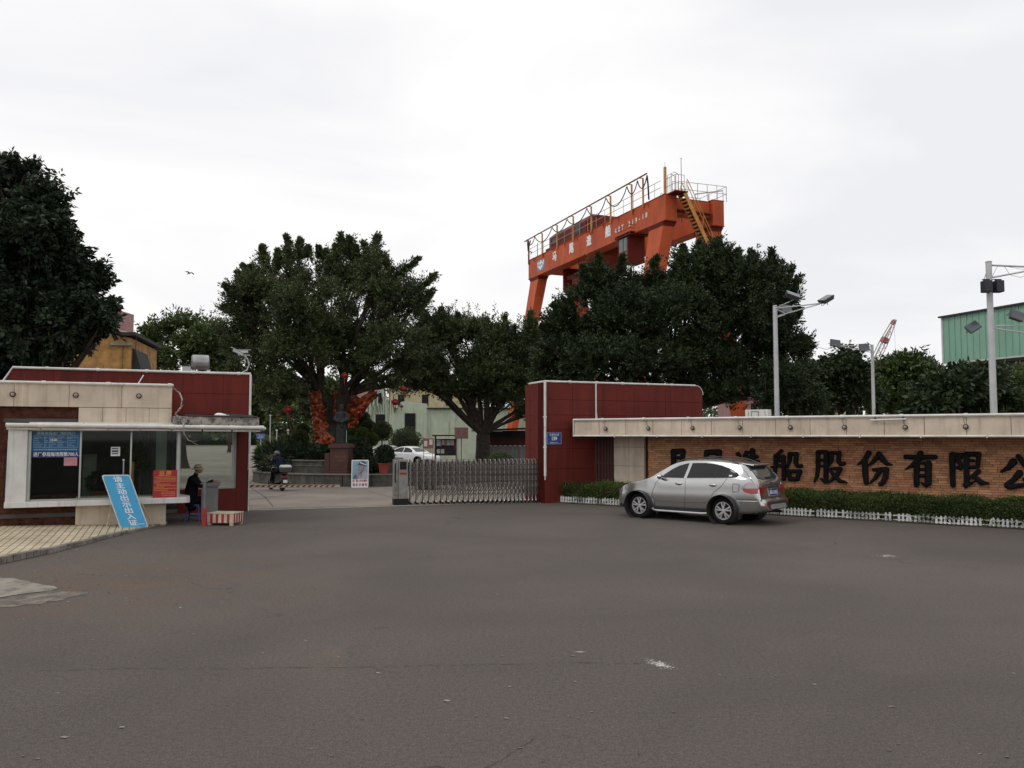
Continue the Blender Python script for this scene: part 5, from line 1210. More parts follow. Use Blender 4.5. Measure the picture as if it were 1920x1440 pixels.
C1.patch('bumper_insert', [(-.50,.46),(.50,.46),(.60,.56),(.52,.635),(-.52,.635),(-.60,.56)], 'rear', TRIMP, off=.01, step=.08)
C1.patch('skid_plate', [(-.44,.45),(.44,.45),(.50,.50),(.44,.575),(-.44,.575),(-.50,.50)], 'rear', SILV, off=.028, step=.08, skirt=.03)
seam([(-.62,.74),(.62,.74)], 'rear'); 
for s_ in (-1, 1): seam([(s_*.62,.74),(s_*.64,.86),(s_*.58,1.0),(s_*.60,1.13)], 'rear')
C1.patch('head_light', [(.10,.70),(.24,.71),(.42,.86),(.40,.90),(.24,.86),(.12,.78)], 'side', TAILC, off=.006, step=.04)
C1.patch('head_light', [(.10,.70),(.24,.71),(.42,.86),(.40,.90),(.24,.86),(.12,.78)], 'far', TAILC, off=.006, step=.04)
C1.patch('grille', [(-.40,.52),(.40,.52),(.46,.70),(-.46,.70)], 'front', TRIMP, off=.005, step=.06)
C1.patch('front_bumper_vent', [(-.5,.36),(.5,.36),(.45,.44),(-.45,.44)], 'front', TRIMP, off=.005, step=.06)
for x in S['wheels']:
    wheel(suv, x, -.80, .365, .235, -1); wheel(suv, x, .80, .365, .235, 1)
b = MB(); b.tube([(.92, -.7, .36), (.92, .7, .36)], .05, 8); b.tube([(3.64, -.7, .36), (3.64, .7, .36)], .06, 8); b.box(.7, 4.3, -.35, .35, .26, .36); b.tube([(4.2, .45, .30), (4.72, .45, .33)], .035, 10); obj('underbody', b, TRIMP, suv)
for y0 in (-.90, .70): b = MB(); b.box(wfx+WB+.42, wfx+WB+.435, y0, y0+.2, .16, .42); obj('mud_flap', b, TRIMP, suv)

def lift(o):
    for ch in o.children:
        if ch.name.startswith('wheel') and 'arch' not in ch.name: continue
        if ch.type == 'MESH' and 'flare' not in ch.name and 'liner' not in ch.name and 'plate_lettering' != ch.name[:15] or ch.name[:5] == 'plate':
            n_ = len(ch.data.vertices); v = np.empty(n_*3); ch.data.vertices.foreach_get('co', v); v = v.reshape(-1, 3)
            q_ = np.clip((v[:, 2] - .80)/.32, 0, 1); v[:, 2] += .105*q_*q_*(3-2*q_); ch.data.vertices.foreach_set('co', v.reshape(-1)); ch.data.update()
        lift(ch)
lift(suv)
# white saloons beyond the forecourt
def saloon(label, loc, rz):
    t = thing('parked_car', label, 'car', loc, rz, 'white saloon cars beyond the gate')
    S2 = dict(L=4.6, halfw=.9, wr=.32, arch=.37, archup=.02, wheels=(.90, 3.58),
        top=[(0,.55),(.05,.66),(.2,.76),(.6,.86),(1.1,.93),(1.3,.98),(1.7,1.22),(2.1,1.39),(2.6,1.45),(3.1,1.42),(3.6,1.26),(4.0,1.08),(4.3,1.02),(4.5,.98),(4.55,.8),(4.6,.6)],
        belt=[(0,.8),(1,.9),(2.5,.95),(4,.98),(4.6,.98)], bot=[(0,.3),(.3,.2),(2,.18),(4.2,.22),(4.6,.35)],
        wid=[(0,.55),(.1,.72),(.4,.86),(1,.9),(3.5,.9),(4.3,.84),(4.5,.76),(4.6,.62)], tum=[(0,.8),(1.3,.78),(2,.70),(3,.70),(3.8,.74),(4.6,.85)])
    c = Car(t, S2, WHITEP)
    for kind in ('side', 'far'):
        c.patch('side_window', [(1.55,.97),(1.75,1.15),(2.1,1.31),(2.5,1.36),(2.55,.99)], kind, M['carglass'], off=.006)
        c.patch('side_window', [(2.62,.99),(2.6,1.36),(3.0,1.35),(3.4,1.22),(3.75,1.06),(3.6,1.01)], kind, M['carglass'], off=.006)
    c.patch('windscreen', [(-.6,1.02),(.6,1.02),(.5,1.34),(-.5,1.34)], 'front', M['carglass'], off=.004)
    c.patch('rear_window', [(-.55,1.1),(.55,1.1),(.45,1.34),(-.45,1.34)], 'rear', M['carglass'], off=.004)
    for x in (2.35, 3.3):
        p = c.hit('side', x, .86)[0]; b = MB(); b.ball((x, p.y, .86), (.09, .02, .02), 8, 6); obj('door_handle', b, TRIMP, t)
    c.patch('tail_light', [(-.8,.74),(-.45,.74),(-.45,.88),(-.8,.88)], 'rear', TAILR); c.patch('tail_light', [(.45,.74),(.8,.74),(.8,.88),(.45,.88)], 'rear', TAILR)
    for x in S2['wheels']: wheel(t, x, -.78, .32, .2, -1); wheel(t, x, .78, .32, .2, 1)
    return t
# nose to the right for the near one
q = D(815, 860, 64); w1 = saloon('white saloon car beyond the gate with its whole side in view', (q.x, q.y, 0), math.atan2(.60, -.80))
q = D(768, 860, 69.5); w2 = dup(w1, (q.x, q.y, 0), math.atan2(.60, -.80), 'white saloon car half hidden behind the nearer white saloon')
# ------------------------------------------------------------------ scooter with rider inside the gate
rwp = G(529, 921); hd = Vector((-.60, .80, 0)).normalized()      # heading: away and to the left
BK = Frame((rwp.x, rwp.y), hd)      # local x forward, y to the left
t = thing('scooter', 'dark motor scooter with top box ridden past the stone planter', 'scooter', BK.o, BK.rz)
def bike_wheel(x):
    b = MB(); b.lathe([(.13, -.045), (.22, -.05), (.25, 0), (.22, .05), (.13, .045), (.13, -.045)], 28, (0, 0, 0), 'Y'); w_ = obj('wheel', b, M['rubber'], t, smooth=True); w_.location = (x, 0, .25)
    b = MB(); b.lathe([(0, -.05), (.05, -.05), (.135, -.03), (.135, .03), (.05, .05), (0, .05)], 20, (0,0,0), 'Y'); obj('rim', b, M['steeldark'], w_, smooth=True)
bike_wheel(0); bike_wheel(1.28)
bd = mat('scooter_paint', (.014, .015, .022), .25, coat=.6)
b = MB(); b.hexa([(-.25,-.13,.42),(.45,-.17,.30),(.45,.17,.30),(-.25,.13,.42)], [(-.30,-.12,.66),(.45,-.15,.70),(.45,.15,.70),(-.30,.12,.66)]); b.hexa([(.4,-.17,.24),(1.0,-.2,.24),(1.0,.2,.24),(.4,.17,.24)], [(.4,-.17,.31),(.98,-.2,.33),(.98,.2,.33),(.4,.17,.31)])
b.hexa([(.93,-.21,.28),(1.06,-.19,.30),(1.06,.19,.30),(.93,.21,.28)], [(.80,-.16,.95),(.92,-.12,.97),(.92,.12,.97),(.80,.16,.95)]); obj('body', b, bd, t, bevel=.05, seg=3, smooth=True)
b = MB(); b.hexa([(-.22,-.13,.665),(.45,-.14,.70),(.45,.14,.70),(-.22,.13,.665)], [(-.20,-.12,.74),(.42,-.12,.76),(.42,.12,.76),(-.20,.12,.74)]); obj('seat', b, M['dark'], t, bevel=.03, smooth=True)
b = MB(); b.hexa([(1.08,-.07,.40),(1.5,-.06,.35),(1.5,.06,.35),(1.08,.07,.40)], [(1.08,-.08,.52),(1.45,-.06,.47),(1.45,.06,.47),(1.08,.08,.52)]); b.hexa([(-.30,-.09,.34),(.1,-.09,.45),(.1,.09,.45),(-.30,.09,.34)], [(-.30,-.09,.38),(.1,-.09,.50),(.1,.09,.50),(-.30,.09,.38)]); obj('mudguard', b, bd, t, bevel=.02)
b = MB(); b.tube([(.86, 0, .92), (.84, 0, 1.02)], .03, 8); b.tube([(.74, -.34, 1.06), (.84, -.16, 1.04), (.84, .16, 1.04), (.74, .34, 1.06)], .016, 8); b.tube([(1.28, -.07, .25), (.98, -.06, .75)], .022, 6); b.tube([(1.28, .07, .25), (.98, .06, .75)], .022, 6); obj('handlebar', b, M['dkgrey'], t, smooth=True)
for s_ in (-1, 1):
    b = MB(); b.tube([(.80, s_*.25, 1.05), (.82, s_*.30, 1.22)], .007, 5); b.ball((.81, s_*.31, 1.25), (.015, .06, .045), 10, 6); obj('mirror', b, M['dark'], t, smooth=True)
b = MB(); b.hexa([(-.52,-.17,.80),(-.14,-.17,.80),(-.14,.17,.80),(-.52,.17,.80)], [(-.54,-.21,1.0),(-.12,-.21,1.0),(-.12,.21,1.0),(-.54,.21,1.0)]); b.box(-.4, -.15, -.08, .08, .74, .80); tb = obj('top_box', b, M['dkgrey'], t, bevel=.04, seg=3, smooth=True)
b = MB(); b.hexa([(-.54,-.21,1.003),(-.12,-.21,1.003),(-.12,.21,1.003),(-.54,.21,1.003)], [(-.48,-.17,1.10),(-.16,-.17,1.10),(-.16,.17,1.10),(-.48,.17,1.10)]); obj('lid', b, M['pole'], tb, bevel=.03, seg=3, smooth=True)
b = MB(); b.box(-.335, -.29, -.11, .11, .56, .645); obj('tail_light', b, TAILR, t, bevel=.01)
b = MB(); b.box(-.325, -.315, -.09, .09, .36, .48); obj('number_plate', b, M['paint_w'], t)
b = MB(); b.tube([(.3, -.18, .26), (-.1, -.19, .27), (-.38, -.19, .33)], [.03, .045, .05], 10); obj('exhaust', b, M['steeldark'], t, smooth=True)
b = MB(); b.tube([(.45,.16,.26),(.40,.28,.03)], .012, 6); obj('side_stand', b, M['dkgrey'], t)
rd = thing('person', 'scooter rider in dark blue jacket and black helmet leaning forward over the handlebar', 'person', BK.o, BK.rz)
segs = [((.18, 0, .86), (.26, 0, 1.05), .155, .155, 0), ((.26, 0, 1.05), (.44, 0, 1.30), .16, .16, 0), ((.42, -.09, 1.30), (.42, .09, 1.30), .115, .115, 0), ((.46, 0, 1.36), (.55, 0, 1.45), .07, .06, 0),
        ((.58, 0, 1.50), (.60, 0, 1.53), .085, .09, 3), ((.66, 0, 1.47), (.67, 0, 1.48), .05, .05, 3),
        ((.44, -.19, 1.30), (.56, -.27, 1.12), .07, .055, 0), ((.56, -.27, 1.12), (.76, -.30, 1.08), .052, .036, 0),
        ((.44, .19, 1.30), (.56, .27, 1.12), .07, .055, 0), ((.56, .27, 1.12), (.76, .30, 1.08), .052, .036, 0),
        ((.18, -.10, .84), (.62, -.20, .78), .10, .075, 1), ((.62, -.20, .78), (.66, -.17, .40), .07, .05, 1), ((.64, -.17, .37), (.80, -.17, .36), .045, .035, 2),
        ((.18, .10, .84), (.62, .20, .78), .10, .075, 1), ((.62, .20, .78), (.66, .17, .40), .07, .05, 1), ((.64, .17, .37), (.80, .17, .36), .045, .035, 2)]
segs += hand((.75, -.30, 1.08), (.3, .5, -.6), (.7, -.4, 0), 3, curl=.8) + hand((.75, .30, 1.08), (.3, -.5, -.6), (.7, .4, 0), 3, curl=.8)
figure('body', segs, [M['navy'], M['black_cloth'], M['dark'], M['skin']], rd)
b = MB(); b.ball((.60, 0, 1.545), (.14, .125, .135), 22, 14); k_ = [i for i in range(len(b.v))]
for i in k_:
    x, y, z = b.v[i]
    if z < 1.47: b.v[i] = (x, y, 1.47 + (z-1.47)*.2)
hm = obj('helmet', b, mat('helmet_shell', (.01, .012, .03), .2, coat=1), rd, smooth=True)
b = MB(); b.tube([(.705, -.085, 1.52), (.735, 0, 1.52), (.705, .085, 1.52)], .035, 8); obj('visor', b, M['carglass'], hm, smooth=True)

# bird
p = D(355, 512.5, 48); bt = thing('bird', 'small dark bird gliding alone in the sky above the guardhouse', 'bird', p, .3)
s_ = 1.0
b = MB()
def wing(sy, dz):
    xs = [(.0, .0, .06, -.06), (.10, .035+dz, .075, -.06), (.22, .03+dz*1.6, .05, -.055), (.33, -.03+dz*1.5, .01, -.05)]
    vs = []
    for y, z, xf, xb in xs: vs += [(xf*s_, sy*y*s_, z*s_+.006), (xb*s_, sy*y*s_, z*s_+.004), (xb*s_, sy*y*s_, z*s_-.004), (xf*s_, sy*y*s_, z*s_-.006)]
    fs = [(0,1,2,3), (12,15,14,13)]
    for i in range(3):
        for k in range(4): fs.append((i*4+k, i*4+(k+1)%4, i*4+4+(k+1)%4, i*4+4+k))
    b.add(vs, fs)
wing(1, .02); wing(-1, .03)
b.tube([(-.20*s_, 0, 0), (-.12*s_, 0, 0), (-.02*s_, 0, -.005), (.08*s_, 0, 0), (.12*s_, 0, .012), (.155*s_, 0, .01), (.19*s_, 0, .005)], [.025*s_, .014*s_, .034*s_, .03*s_, .021*s_, .018*s_, .002], 10)
obj('body', b, M['letter'], bt, smooth=True)
bt.rotation_euler = (R(20), R(-25), R(70))
# ------------------------------------------------------------------ sliding gate, boom, poster board
GA = G(763, 946); GB = G(1017, 941); GF = Frame((GA.x, GA.y), (GB - GA)); GLn = (GB - GA).length
GH = .5*(GF.at(763, 861)[1] + GF.at(1015, 860)[1])
gt = fthing('sliding_gate', 'stainless steel folding lattice gate half closed across the entrance', 'gate', GF)
n_ = 27; ws = [1.0 - .47*i/(n_-1) for i in range(n_)]; cum = np.concatenate([[0], np.cumsum(ws)]); xs = .10 + (GLn - .15)*cum/cum[-1]
up_me = None; lk = None
for i in range(n_):
    x = xs[i]
    if up_me is None:
        b = MB()
        for yy in (-.17, .17):
            b.box(-.017, .017, yy-.014, yy+.014, .20, GH-.06)
            b.tube([(0, yy, .22), (.004, yy*1.12, .13), (.0, yy*1.5, .055)], .020, 6)
        b.tube([(0, -.17, GH-.07), (0, -.14, GH-.02), (0, .14, GH-.02), (0, .17, GH-.07)], .02, 6)
        b.box(-.028, .028, -.20, .20, GH-.16, GH-.085)
        b.box(-.02, .02, -.17, .17, .42, .45)
        o = obj('upright', b, M['steel'], gt, smooth=True); up_me = o.data
        ro_me = []
        for yy in (-.26, .26):
            b = MB(); b.lathe([(0, -.02), (.045, -.02), (.045, .02), (0, .02)], 12, (0, yy, .045), 'Y')
            wo_ = obj('roller', b, M['dark'], o); ro_me.append(wo_.data)
    else:
        o = mesh_obj2 = bpy.data.objects.new('upright', up_me); COL.objects.link(o); o.parent = gt
        for r__ in ro_me: wo_ = bpy.data.objects.new('roller', r__); COL.objects.link(wo_); wo_.parent = o
    o.location.x = x
    if i < n_-1:
        dx = xs[i+1] - x; b = MB()
        for yy, t_ in ((-.19, 1), (.19, 1)):
            for za, zb_ in ((.50, .98), (.98, .50), (.98, 1.33), (1.33, .98), (.27, .50), (.74, 1.16), (1.16, .74)):
                b.bar((.01, yy, za), (dx - .01, yy, zb_), .022, .02, up=(0, 1, 0))
            b.bar((dx*.5, yy, .30), (dx*.5, yy, GH-.25), .018, .014)
            b.bar((dx*.5, yy, GH-.25), (dx*.5, yy*.6, GH-.11), .03, .02)
        o2 = obj('scissor_link', b, M['steeldark'], gt); o2.location.x = x
b = MB(); bx_ = GF.at(737, 900)[0]; b.box(bx_ + .16, 0, -.24, .24, .10, GH); b.box(bx_, bx_ + .155, -.2, .2, .06, GH-.01); hb = obj('drive_box', b, mat('brushed_case', (.27, .265, .25), .45, metal=.5, var=.15, vs=4, dirt=((.12, .06, .04), 5, .6, .75)), gt, bevel=.01)
b = MB(); b.box(bx_ + .20, -.05, -.25, -.241, GH-.33, GH-.07); obj('screen', b, M['dark'], hb)
b = MB(); b.box(bx_ + .19, -.04, -.246, -.2405, GH-.40, GH-.345); b.box(bx_+.01, bx_+.14, -.206, -.2005, .3, GH-.1); obj('panel', b, M['steel'], hb)
b = MB(); b.box(bx_+.03, bx_+.075, -.212, -.2065, .75, GH-.12); obj('light_strip', b, M['dark'], hb)
b = MB(); b.box(bx_ + .19, -.04, -.2465, -.2405, GH-.50, GH-.43); obj('red_label', b, M['redpaint'], hb)
b = MB(); b.box(bx_ + .0, .03, -.27, .27, .0, .22); obj('plinth', b, M['dark'], hb, bevel=.02)
b = MB()
for yy in (-.27, .27): b.box(.0, GLn, yy-.012, yy+.012, .012, .02)
obj('rail', b, M['steeldark'], gt)

p0 = G(465, 0, 0) if False else None
yb = 27.4; za = D(466, 911.5, yb); zb_ = D(637, 911.5, yb + .05)
t = thing('barrier_boom', 'low horizontal boom with slanting dark stripes across the left lane', 'barrier', (za.x, za.y, 0), math.atan2(zb_.y - za.y, zb_.x - za.x))
Lb = math.hypot(zb_.x - za.x, zb_.y - za.y); hb_ = za.z; 
b = MB(); b.box(-.2, Lb, -.02, .02, hb_ - .032, hb_ + .032); obj('boom', b, M['creampaint'], t, bevel=.004)
b = MB(); x = -.15
while x < Lb - .1: b.prism([(x, hb_-.03), (x+.075, hb_-.03), (x+.145, hb_+.03), (x+.07, hb_+.03)], -.024, -.019); x += .19
obj('dark_stripes', b, mat('stripe_black', (.03, .012, .010), .5), t)
b = MB(); b.box(-.2, Lb, -.03, .03, hb_-.050, hb_-.034); b.box(-.2, Lb, -.03, .03, hb_+.034, hb_+.046); obj('edge_strip', b, mat('pale_orange_edge', (.42, .26, .16), .6), t)
b = MB(); b.box(-.36, -.08, .04, .34, 0, .95); obj('motor_housing', b, M['grey'], t, bevel=.02)

# safety poster board
pb = G(674.5, 914.5); t = thing('safety_board', 'pale board with a painted worker in a blue helmet, propped before the planter', 'sign', pb, .12)
s_ = pb.y/F; Hh = 51.5*s_; Wh = 15.8*s_
Mx = Matrix(((1,0,0,0),(0,1,.10,0),(0,0,1,0),(0,0,0,1)))
def lean_(o): o.data.transform(Mx); return o
b = MB(); pts = []
for cx_, cz_, a0 in ((Wh-.05, Hh-.05, 0), (-Wh+.05, Hh-.05, 90), (-Wh+.05, .05, 180), (Wh-.05, .05, 270)):
    for k_ in range(5): a = R(a0+22.5*k_); pts.append((cx_+.05*math.cos(a), cz_+.05*math.sin(a)))
b.prism(pts, 0, .03); lean_(obj('board', b, M['paint_w'], t))
def flat(name, polys, m, y):
    b = MB()
    for p in polys: b.prism([(u*Wh, v*Hh) for u, v in p], y, y+.003)
    return lean_(obj(name, b, m, t))
flat('picture', [[(-.9,.32),(.9,.32),(.9,.965),(-.9,.965)]], mat('picture_sky', (.22,.36,.46), .6), -.003)
cf = mat('picture_shirt', (.33,.36,.42), .6); cs = mat('picture_skin', (.36,.24,.20), .6); cl = mat('picture_helmet', (.012,.035,.15), .5); cn = mat('picture_line', (.03,.05,.12), .6)
flat('painted_shirt', [[(-.85,.32),(.88,.32),(.86,.50),(.55,.58),(.36,.62),(-.02,.56),(-.30,.50),(-.55,.46)]], cf, -.005)
flat('painted_sleeve', [[(-.86,.32),(-.22,.32),(-.30,.42),(-.42,.50),(-.70,.44)]], mat('picture_sleeve', (.10,.16,.24), .6), -.007)
flat('painted_face', [[(-.12,.62),(-.20,.66),(-.16,.70),(-.22,.73),(-.12,.79),(-.12,.84),(.42,.86),(.52,.74),(.50,.63),(.30,.58),(.10,.57)], [(-.46,.49),(-.2,.54),(.12,.53),(.20,.47),(-.05,.42),(-.36,.42)]], cs, -.008)
flat('painted_helmet', [[(-.42,.80),(-.14,.82),(.30,.80),(.62,.76),(.76,.78),(.74,.86),(.60,.92),(.38,.955),(.14,.955),(-.08,.915),(-.20,.85)]], cl, -.010)
flat('painted_band', [[(-.02,.89),(.72,.80),(.74,.83),(.02,.925)]], M['paint_w'], -.012)
flat('painted_outline', [[(.42,.76),(.46,.76),(.30,.57),(-.05,.52),(-.07,.54),(.27,.59)], [(-.10,.765),(.06,.76),(.06,.77),(-.10,.775)], [(-.13,.64),(-.02,.635),(-.02,.645),(-.13,.65)], [(.20,.60),(.24,.61),(.12,.36),(.08,.36)], [(-.86,.32),(-.5,.46),(-.45,.46),(-.80,.32)]], cn, -.0135)
for i, (ln, col, z, w_) in enumerate((('进厂戴上安全帽时', M['redpaint'], .245, 1.75), ('请系好帽带', mat('picture_red', (.30,.03,.04), .6), .10, 1.7))):
    o = text('lettering', ln if i == 0 else ' '.join(ln), col, t, 0, -.004, Hh*z, .13, bold=.002, ext=.001)
    xs_ = [v.co.x for v in o.data.vertices]; f_ = Wh*w_/(max(xs_)-min(xs_)); c_ = (max(xs_)+min(xs_))/2
    for v in o.data.vertices: v.co.x = (v.co.x - c_)*f_
    lean_(o)
b = MB(); b.tube([(-.25, .10, Hh*.8), (-.3, .6, 0)], .015, 6); b.tube([(.25, .10, Hh*.8), (.3, .6, 0)], .015, 6); obj('stand', b, M['dkgrey'], t)
# ------------------------------------------------------------------ gantry crane
near = D(1247.3, 363.5, 58); KD = Vector((.926, .377, 0)); KF = Frame((near.x, near.y), KD)     # local x across the girders, y away along them
ZT = near.z; ZB = D(1247.8, 411, 58).z; GLk = 24.6; GW = .98; X2 = 4.05
ck = fthing('gantry_crane', 'tall orange gantry crane with twin girders rising behind the banyan trees', 'crane', KF)
for k_, xa in enumerate((0, X2)):
    b = MB(); b.box(xa, xa+GW, 0, GLk, ZB, ZT); b.box(xa-.05, xa+GW+.05, -.02, GLk+.02, ZT, ZT+.05); b.box(xa-.05, xa+GW+.05, -.02, GLk+.02, ZB-.05, ZB)
    for y in (2.2, 4.4, 6.6, 9, 11.4, 13.8, 16.2, 18.6, 21, 23):
        b.add([(xa-.03, y, ZT), (xa-.22, y, ZT), (xa-.03, y, ZT-.5), (xa-.03, y+.04, ZT), (xa-.22, y+.04, ZT), (xa-.03, y+.04, ZT-.5)], [(0,1,2),(5,4,3),(0,3,4,1),(1,4,5,2),(2,5,3,0)])
    obj('girder', b, M['crane'], ck, bevel=.02, seg=1)
for ya_, yb2 in ((.3, 1.1), (GLk-1.1, GLk-.3)):
    b = MB(); b.box(GW+.052, X2-.052, ya_, yb2, ZB+.55, ZT-.12); obj('end_tie', b, M['crane'], ck, bevel=.02, seg=1)
b = MB(); b.box(GW+.1, X2-.1, .0, .28, ZB+.75, ZB+.85); obj('tie_flange', b, M['cranedark'], ck)
for xa, sg_ in ((0, -1), (X2, 1)):
    for y0, y1, yc in ((.35, 2.25, 1.3), (GLk-2.3, GLk-.45, GLk-1.35)):
        b = MB(); lo = [(xa+sg_*3.1+.15, yc-.5), (xa+sg_*3.1+.75, yc-.5), (xa+sg_*3.1+.75, yc+.5), (xa+sg_*3.1+.15, yc+.5)]; hi = [(xa+.0, y0), (xa+GW, y0), (xa+GW, y1), (xa+.0, y1)]
        b.hexa([(x, y, .9) for x, y in lo], [(x, y, ZB-.36) for x, y in hi]); obj('leg', b, M['crane'], ck, bevel=.02, seg=1)
        b = MB(); b.box(xa-.10, xa+GW+.10, y0-.12, y1+.12, ZB-.11, ZB-.052)
        b.hexa([(xa, y0, ZB-.359), (xa+GW, y0, ZB-.359), (xa+GW, y1, ZB-.359), (xa, y1, ZB-.359)], [(xa-.08, y0-.1, ZB-.111), (xa+GW+.08, y0-.1, ZB-.111), (xa+GW+.08, y1+.1, ZB-.111), (xa-.08, y1+.1, ZB-.111)])
        obj('leg_flange', b, M['cranedark'], ck)
for y in (1.3, GLk-1.35):
    b = MB(); b.box(-3.6, X2+GW+3.6, y-.45, y+.45, .35, .9)
    for x in (-3.0, -1.9, X2+GW+1.9, X2+GW+3.0): b.lathe([(0,-.1),(.3,-.1),(.3,.1),(0,.1)], 18, (x, y, .30), 'Y')
    obj('bogie_beam', b, M['cranedark'], ck)
# writing and emblem on the outer web
def gy(px, py): return KF.at  # unused
def on_web(px):
    d = ray(px, 500); u = d.x/d.y
    t_ = (near.x - u*near.y)/(u*KF.n.y - KF.n.x); return t_
def zweb(px, py):
    t_ = on_web(px); p = near + KF.n*t_; d = ray(px, py); return EYE + d.z*p.y/d.y
for ch, px, py, h_ in (('马', 1040.3, 481.5, 17.5), ('尾', 1072, 466.5, 18.5), ('造', 1105, 452.5, 18), ('船', 1141, 435, 20)):
    y = on_web(px); z = zweb(px, py); Yd = (near + KF.n*y).y
    text('character', ch, M['paint_w'], ck, -.028, y, z, h_*Yd/F*1.12, face='L', fat=.05, bold=.0, ext=.01, sx=.95)
y0_, y1_ = on_web(1152), on_web(1214)
for i, ch in enumerate('40T-219-18'):
    px = 1155.5 + i*6.45; y = on_web(px); z = zweb(px, 434 - (px-1155)*.52); Yd = (near + KF.n*y).y
    text('character', ch, M['paint_w'], ck, -.028, y, z, 9.6*Yd/F*1.45, face='L', fat=.012, bold=0, ext=.008, sx=.95)
y = on_web(1014); z = zweb(1014, 497); hs = .55
b = MB(); b.hexa([(-.012, y-hs*1.55, z-hs*.95), (.0, y-hs*1.55, z-hs*.95), (.0, y+hs*1.55, z-hs*.95), (-.012, y+hs*1.55, z-hs*.95)], [(-.012, y-hs*1.55, z+hs*.95), (0, y-hs*1.55, z+hs*.95), (0, y+hs*1.55, z+hs*.95), (-.012, y+hs*1.55, z+hs*.95)])
eb = obj('emblem', b, mat('emblem_blue', (.10, .20, .36), .5), ck)
def pl(poly, x0, x1, m, nm):
    b = MB(); n = len(poly); b.add([(x0, y - u*hs*1.5, z + v*hs*.9) for u, v in poly] + [(x1, y - u*hs*1.5, z + v*hs*.9) for u, v in poly], [tuple(range(n)), tuple(range(2*n-1, n-1, -1))] + [((i+1)%n, i, n+i, n+(i+1)%n) for i in range(n)]); return obj(nm, b, m, eb)
pl([(0,.98),(.9,.1),(0,-.98),(-.9,-.1)], -.022, -.012, M['paint_w'], 'emblem_diamond')
pl([(-.95,.75),(-.45,.75),(-.95,.15)], -.020, -.012, M['paint_w'], 'emblem_corner'); pl([(.95,.85),(.95,.2),(.5,.7)], -.020, -.012, M['paint_w'], 'emblem_corner')
pl([(-.62,-.02),(-.32,.30),(-.05,.0),(.22,.34),(.6,-.02),(.45,-.14),(.22,.12),(-.05,-.22),(-.32,.08),(-.48,-.12)], -.030, -.022, eb.data.materials[0], 'emblem_wave')
# festoon posts, rail and cables
posts = [on_web(px) for px in (1018.3, 1046.5, 1077, 1111, 1147.5, 1187.5, 1209)]
Zr = ZT + 1.95
for y in posts:
    b = MB(); b.box(-.14, -.03, y-.055, y+.055, ZT-.25, Zr); b.bar((-.1, y, Zr), (-.55, y, Zr-.05), .06); obj('festoon_post', b, M['yellow'], ck)
ye, ys = on_web(992), on_web(1226)
b = MB(); b.bar((-.5, ye, Zr-.12), (-.5, ys, Zr-.05), .07, .09); obj('festoon_rail', b, M['cranedark'], ck)
b = MB(); knots = [ye-.6] + [posts[0]+.8, posts[1]+.2, posts[2]+.4, posts[3], posts[4], posts[5], posts[6]+.1, ys]
for i in range(len(knots)-1):
    a, c_ = knots[i], knots[i+1]; sag = .25 + .16*abs(a-c_) + .3*(i > 3); b.tube([(-.5, a+(c_-a)*k/10, Zr-.2 - sag*math.sin(math.pi*k/10)**.8) for k in range(11)], .042, 6)
b.tube([(-.5, ys, Zr-.2), (-.45, ys-.05, Zr-.9), (-.3, ys+.1, ZT+.0)], .06, 6)
for k in range(3): b.tube([(-.5+.1*k, ye-.7-.2*k, Zr-.2), (-.5, ye-.9, Zr-1.2), (-.3, ye-1.4, ZT+.5)], .05, 5)
obj('festoon_cable', b, M['dark'], ck, smooth=True)
b = MB()
for z in (.55, 1.05): b.tube([(-.12, GLk, ZT+z), (-.12, ys-1.2, ZT+z)], .022, 5)
for y in np.arange(1.2, GLk, 1.5): b.tube([(-.12, y, ZT), (-.12, y, ZT+1.05)], .018, 5)
for x in (0, GW):
    b.tube([(x, GLk, ZT), (x, GLk, ZT+1.9)], .04, 5)
obj('hand_rail', b, M['rail'], ck)
b = MB(); b.bar((-.05, GLk-.2, ZT-.4), (-.05, GLk-.2, Zr), .12); b.bar((-.05, GLk-.2, Zr), (-.5, GLk-.8, Zr-.05), .08); obj('end_post', b, M['cranedark'], ck)
b = MB(); yq = on_web(1240.5); b.box(.1, .26, .2, .36, ZT, ZT+2.05); b.tube([(.18, .28, ZT+2.05), (.18, .28, ZT+2.4)], .015, 5); obj('yellow_mast', b, M['yellow'], ck)
# end platform railing, antenna, stairs
b = MB(); R_ = []
pts = [(.2, .2), (.6, .05), (GW+.3, .0)]
def rail(pa, pb_, zs_=(.55, 1.05), n=4):
    for z in zs_: b.tube([(pa[0], pa[1], ZT+z), (pb_[0], pb_[1], ZT+z)], .022, 5)
    for i in range(n+1): x = pa[0]+(pb_[0]-pa[0])*i/n; y = pa[1]+(pb_[1]-pa[1])*i/n; b.tube([(x, y, ZT), (x, y, ZT+zs_[-1])], .022, 5)
rail((.3, -.9), (.3, .6), (.6, 1.2), 2); rail((.3, -.9), (1.0, -.9), (.6, 1.2), 1); rail((1.0, .6), (1.3, .6), (.6, 1.2), 1); rail((GW+.3, .3), (X2+GW+.3, .1), (.6, 1.15), 5); rail((X2+GW+.3, .1), (X2+GW+.3, 3.4), (.6, 1.15), 3); rail((X2+GW+.3, 3.4), (GW+.8, 3.4), (.6, 1.15), 3); rail((X2+GW, .1), (X2-.4, 1.6), (.8, .85), 2)
for y in (.35, -.1): b.tube([(.45, y, ZT), (.45, y, ZT+1.5), (.75, y, ZT+1.65), (1.05, y, ZT+1.5), (1.05, y, ZT)], .025, 5)
obj('platform_rail', b, M['rail'], ck)
b = MB(); b.box(.2, 1.25, -1.0, -.05, ZT-.02, ZT+.06); b.box(1.1, X2, .35, 1.05, ZT-.10, ZT-.03); obj('platform', b, M['cranedark'], ck)
